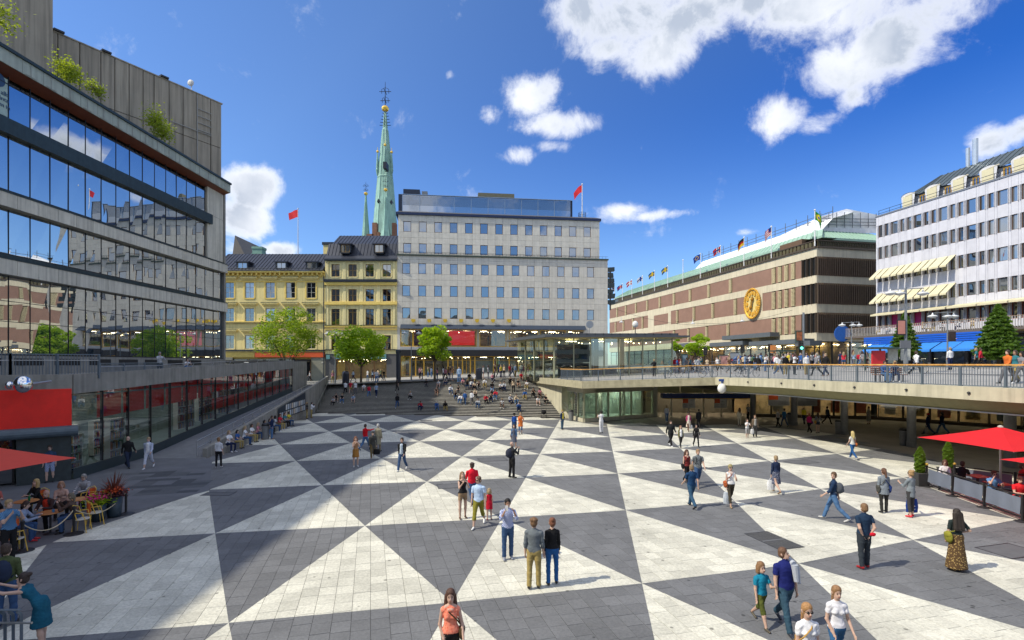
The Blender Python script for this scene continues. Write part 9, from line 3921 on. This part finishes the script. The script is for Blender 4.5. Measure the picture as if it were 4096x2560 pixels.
def extra(loc,kind,yaw,where,top=None,bot=None,hs=None,sex=None,short=False,grp=None,h=None,cap=None,n=[0]):
 n[0]+=1
 top=top or rg.choice(COLS)
 bot=bot or rg.choice([JEAN,JEAN2,BLACK,BLACK,KHAKI,NAVY,(.12,.12,.13)])
 hc,st_=hs or rg.choice(HRS)
 sex=sex or('f' if st_ not in('short',)else 'm')
 sl=.5
 key=(kind,st_,sex,short)
 d=PROTO[kind]
 act='seated' if kind in('si','si2','si3','be')else 'walking' if kind[:2]=='wk' else 'standing'
 hn={'short':'short haired','long':'long haired','pony':'ponytailed','bob':'bob haired','curly':'curly haired'}.get(st_,'tied haired')
 lb='%s person in %s top%s, %s %s'%(hn,cname(top),' and shorts' if short else '',act,where)
 if lb in SEEN and not short:
  lb=lb.replace(' top',', %s trousers'%('black' if bot==BLACK else 'khaki' if bot==KHAKI else 'navy' if bot==NAVY else 'blue'),1)
 SEEN.add(lb)
 o,P,I=person(loc,yaw,lb,top=top,bot=bot,hair=hc,style=st_,sex=sex,sleeve=.5 if short or sex=='f' else 1.6,leglen=.5 if short else 2,vox=.026,group=grp,key=key,shoe=rg.choice([BLACK,WHITE,(.2,.1,.05)]),skin=rg.choice([SK,SK,SKT,SK,SKD]),cap=cap,**d)
 s_=(h or rg.uniform(1.62,1.82))/1.75
 o.scale=(s_,)*3
for k in range(11):
 t_=k/10
 x,y=xi(33.5+t_*14,RW)+.55,33.5+t_*14
 extra(Vector((x,y,.0)),'be',85+rg.uniform(-20,20),'%s from the bin along the ramp wall'%'first second third fourth fifth sixth seventh eighth ninth tenth eleventh'.split()[k],grp='people sitting along the ramp wall')
mb=MB()
for k in range(7):
 a,b=xi(33+k*2.2,RW)+.12,xi(35.2+k*2.2,RW)+.12
 mb.prism([(a,33+k*2.2),(a+.5,33+k*2.2),(b+.5,35.2+k*2.2),(b,35.2+k*2.2)],0.0,.40)
tag(mb.build('stone_bench',M_conc),'low stone bench along the foot of the ramp wall','bench')
for px,py,k,c,hh,tp in((1228,1675,'st',None,(BLOND,'pony'),BLACK),(1246,1672,'ph',None,(BROWN,'short'),WHITE),(1088,1757,'st',None,(BROWN,'short'),NAVY)):
 p=gz(px,py)
 extra(p,k,100,'by the ramp wall'+(' beside the bin' if px<1200 else ' near the steps'),top=tp,hs=hh,grp='people at the ramp wall')
 # people on the steps: crop coordinates (x, y of the feet) on a 0.4132 grid from (1200, 1350)
ST=[(330,662,'si',(.4,.42,.46),'l'),(350,628,'si2',BLACK,'s'),(412,632,'si',BLACK,'p'),(440,545,'wk',WHITE,'s'),(490,550,'wk',(.45,.02,.04),'s'),(537,562,'st',WHITE,'l'),(622,530,'si',WHITE,'s'),(668,580,'wk',(.45,.02,.04),'s'),(738,580,'wk2',(.25,.35,.5),'p'),(740,440,'ph',WHITE,'s'),(940,530,'wk',BLACK,'l'),(942,685,'wk',BLACK,'s'),(1180,708,'si2',(.45,.02,.04),'s'),(1222,480,'si',BLACK,'s'),(1345,486,'si',(.4,.42,.46),'s'),(1335,566,'si2',BLACK,'s'),(1320,706,'si',(.03,.1,.3),'c'),(1405,706,'si',BLACK,'s'),(1457,550,'si',WHITE,'s'),(1537,546,'si',BLACK,'b'),(1597,655,'wk2',(.03,.1,.3),'s'),(1662,652,'wk',WHITE,'s'),(1620,500,'si',BLACK,'p'),(1657,498,'si',WHITE,'s'),(1694,505,'si',(.5,.4,.28),'l'),(1730,512,'si2',BLACK,'l'),(1637,430,'si',BLACK,'s'),(1698,430,'si',WHITE,'s'),(1735,680,'si2',(.4,.42,.46),'s'),(1795,635,'si',(.45,.02,.04),'c'),(1850,632,'si2',BLACK,'b'),(1862,522,'si',BLACK,'s'),(1862,432,'si',(.5,.2,.25),'s'),(1942,520,'si',WHITE,'p'),(1982,518,'si',(.4,.42,.46),'s'),(2067,540,'st',(.5,.4,.28),'l'),(2105,492,'si',BLACK,'p'),(2140,425,'si',(.45,.02,.04),'s'),(2030,640,'si',(.4,.42,.46),'c'),(2090,640,'si',(.5,.4,.28),'s'),(2120,712,'si2',(.03,.1,.3),'s'),(1560,640,'si',WHITE,'s'),(1500,600,'si2',BLACK,'p'),(1700,590,'si',(.5,.4,.28),'b'),(1900,600,'si',(.45,.02,.04),'s'),(1960,690,'si2',WHITE,'p'),(2180,600,'si',(.03,.1,.3),'s'),(1860,560,'si',(.25,.35,.5),'l'),(1580,470,'si',(.5,.2,.25),'l'),(1790,480,'si',WHITE,'s'),(2030,470,'si2',BLACK,'s'),(520,640,'si',(.25,.35,.5),'s'),(1080,600,'si2',(.4,.42,.46),'p'),(1420,470,'si',(.12,.12,.13),'s'),(2200,500,'si',WHITE,'l'),(2265,590,'si2',BLACK,'l'),(2325,590,'si',(.5,.2,.25),'b'),(2300,655,'si',WHITE,'l'),(2372,650,'si',BLACK,'p')]
HS={'l':(BROWN,'long'),'p':(BLOND,'pony'),'s':(BROWN,'short'),'b':(BLK,'bob'),'c':(BROWN,'short')}
G3='people sitting and walking on the steps'
for(x,y,kd,c,s_)in ST:
 p=step_pt(1200+.4132*x,1350+.4132*y)
 if kd[:2]=='si':
  p=p+Vector((0,-.06,.0))
 third='left' if x<1000 else 'middle' if x<1750 else 'right'
 row='upper' if y<505 else 'middle' if y<600 else 'lower'
 extra(p,kd,rg.uniform(-25,25)if kd[:2]=='si' else(180 if rg.random()<.6 else 0),'%s %s on the steps'%({'upper':'high','middle':'halfway','lower':'low'}[row],third),top=c,hs=HS[s_],grp=G3,cap=(.5,.45,.35)if s_=='c' else None,short=rg.random()<.3)
 # street crowd above the steps
G4='people on the street above the steps'
for(x,y,kd)in((95,425,'wk'),(160,415,'wk'),(205,410,'st'),(262,362,'st'),(318,445,'st'),(515,415,'wk'),(655,425,'st'),(703,425,'ph'),(755,395,'st'),(780,420,'wk'),(812,420,'wk2'),(852,378,'st'),(1160,400,'st'),(1183,404,'ph'),(1240,385,'st'),(1272,388,'st'),(1328,410,'st'),(1385,408,'st'),(1408,410,'wk'),(1440,412,'st'),(1475,420,'ph'),(1455,395,'st'),(1540,440,'st'),(1775,400,'st'),(1822,408,'st'),(1883,398,'st'),(1925,385,'wk'),(1945,392,'st'),(1975,388,'st'),(2030,388,'st'),(2055,384,'wk'),(2085,385,'st'),(2140,370,'st'),(2160,368,'ph')):
 p=gdeck(1200+.4132*x,1350+.4132*y)
 w_='before the yellow buildings' if x<320 else 'left of the round maple' if x<900 else 'at the yellow framed shop' if x<1560 else 'by the glass pavilion'
 extra(p,kd,rg.uniform(0,360),w_,grp=G4,short=rg.random()<.25)
 # bridge and far street crowd on the right
G5='pedestrians on the far street at right'
for k in range(84):
 px=rg.choice([rg.uniform(3060,3300),rg.uniform(3060,3470),rg.uniform(2690,3060)])
 Y=rg.uniform(50,68)
 p=Vector(pos_at(px,Y))
 extra(p,rg.choice(['st','wk','wk2','ph']),rg.uniform(0,360),'%s'%('left of the store entrance' if px<2900 else 'below the store canopy' if px<3150 else 'at the store corner' if px<3330 else 'left of the bus shelter'),grp=G5,short=rg.random()<.25)
for(px,Y,kd,c,yaw,hs_,wh)in((2617,51.5,'ph',BLACK,180,(BLOND,'short'),'leaning at the deck railing before the pavilion'),(2700,60,'st',(.45,.02,.04),0,(BROWN,'short'),'right of the pavilion, left one'),(2716,59,'st',(.45,.02,.04),30,(BROWN,'short'),'right of the pavilion, right one'),(2792,55,'wk',(.4,.42,.46),40,(BROWN,'short'),'before the bicycle rack'),(2955,60,'st',(.45,.02,.04),0,(AUB,'long'),'in front of the parked cars'),(3118,44,'wk',(.4,.42,.46),90,(BROWN,'short'),'near the middle of the bridge railing'),(3142,43,'st',BLACK,0,(GREY,'short'),'near the middle of the bridge railing'),(3265,41,'wk',(.2,.2,.22),-90,(GREY,'short'),'on the deck behind the bars'),(3302,40,'wk2',BLACK,-70,(BLOND,'short'),'on the deck behind the bars'),(3178,44,'ph',WHITE,20,(BROWN,'long'),'on the deck behind the bars'),(3225,43,'st',WHITE,0,(BLK,'short'),'with a pushchair behind the bars'),(4030,26.5,'wk',(.6,.15,.03),-90,(BROWN,'short'),'at the right end of the bridge'),(4060,27,'wk2',(.03,.16,.2),-80,(BROWN,'bob'),'at the right end of the bridge'),(4085,26,'wk',(.2,.2,.22),-90,(BLK,'long'),'at the right end of the bridge'),(3800,41,'st',WHITE,180,(BLOND,'short'),'before the blue awnings near the lamp'),(3905,42,'wk',(.03,.16,.2),60,(BLOND,'bob'),'left of the large conifer'),(3922,41,'wk',(.45,.02,.04),60,(BROWN,'short'),'left of the large conifer'),(3665,36,'wk',WHITE,90,(BROWN,'short'),'riding past the bus shelter')):
 extra(Vector(pos_at(px,Y)),kd,yaw,wh,top=c,hs=hs_,grp=G5)
pb=gdeck(3568,1528)
for dx,c,hs_ in((-.35,(.03,.10,.3),(BROWN,'short')),(.3,NAVY,(BLOND,'bob'))):
 extra(Vector((pb.x+dx,pb.y+.18,pb.z-.02)),'be',rg.uniform(-30,10),'on the bench behind the bridge railing',top=c,hs=hs_,grp='pair on the bench')
for k,(px,kd)in enumerate(((3520,'be'),(3560,'be'),(3690,'be'),(3705,'be'),(3735,'be'),(3760,'be'),(3840,'be'),(3890,'be'))):
 f3_=Facade(tuple(WF.p(0,0,1.8)[:2]),tuple(WF.d))
 s_,_=f3_.at(px,1300)
 q=WF.p(s_,tz+.02,1.8)
 extra(q,kd,rg.uniform(0,360),'on the terrace over the blue awnings',top=rg.choice([WHITE,(.4,.42,.46),BLACK,(.5,.4,.28)]),grp='guests on the terrace over the blue awnings')
for px,kd,c in((655,'ph',(.4,.42,.46)),(757,'si2',WHITE)):
 Y=36 if px<700 else 41
 x=(px-2048)/F*Y
 extra(Vector((x-.3,Y,ptop(Y)-.62)),kd,60,'behind the terrace parapet',top=c,grp='pair on the culture house terrace')
 # folding poster stand and pushchair at the foot of the steps
p=gz(2175,1672)
t=thing('pushchair',tuple(p),'dark pushchair at the lower right of the steps','pushchair')
for sx_ in(-.25,.25):
 for sy_ in(-.3,.3):
  mb=MB()
  mb.tube(p+Vector((sx_,sy_,.12)),p+Vector((sx_+.04,sy_,.12)),.12,n=12)
  mb.build('wheel',M_tyre,t)
mb=MB()
mb.ball(p+Vector((0,0,.62)),.27,10,sy=1.2,sz=.9)
mb.build('hood',cloth(BLACK),t)
mb=MB()
for sx_ in(-.25,.25):
 mb.tube(p+Vector((sx_,.3,.12)),p+Vector((sx_,-.4,1.0)),.015,n=5)
 mb.tube(p+Vector((sx_,-.3,.12)),p+Vector((sx_,.2,.6)),.015,n=5)
mb.build('frame',M_iron,t)
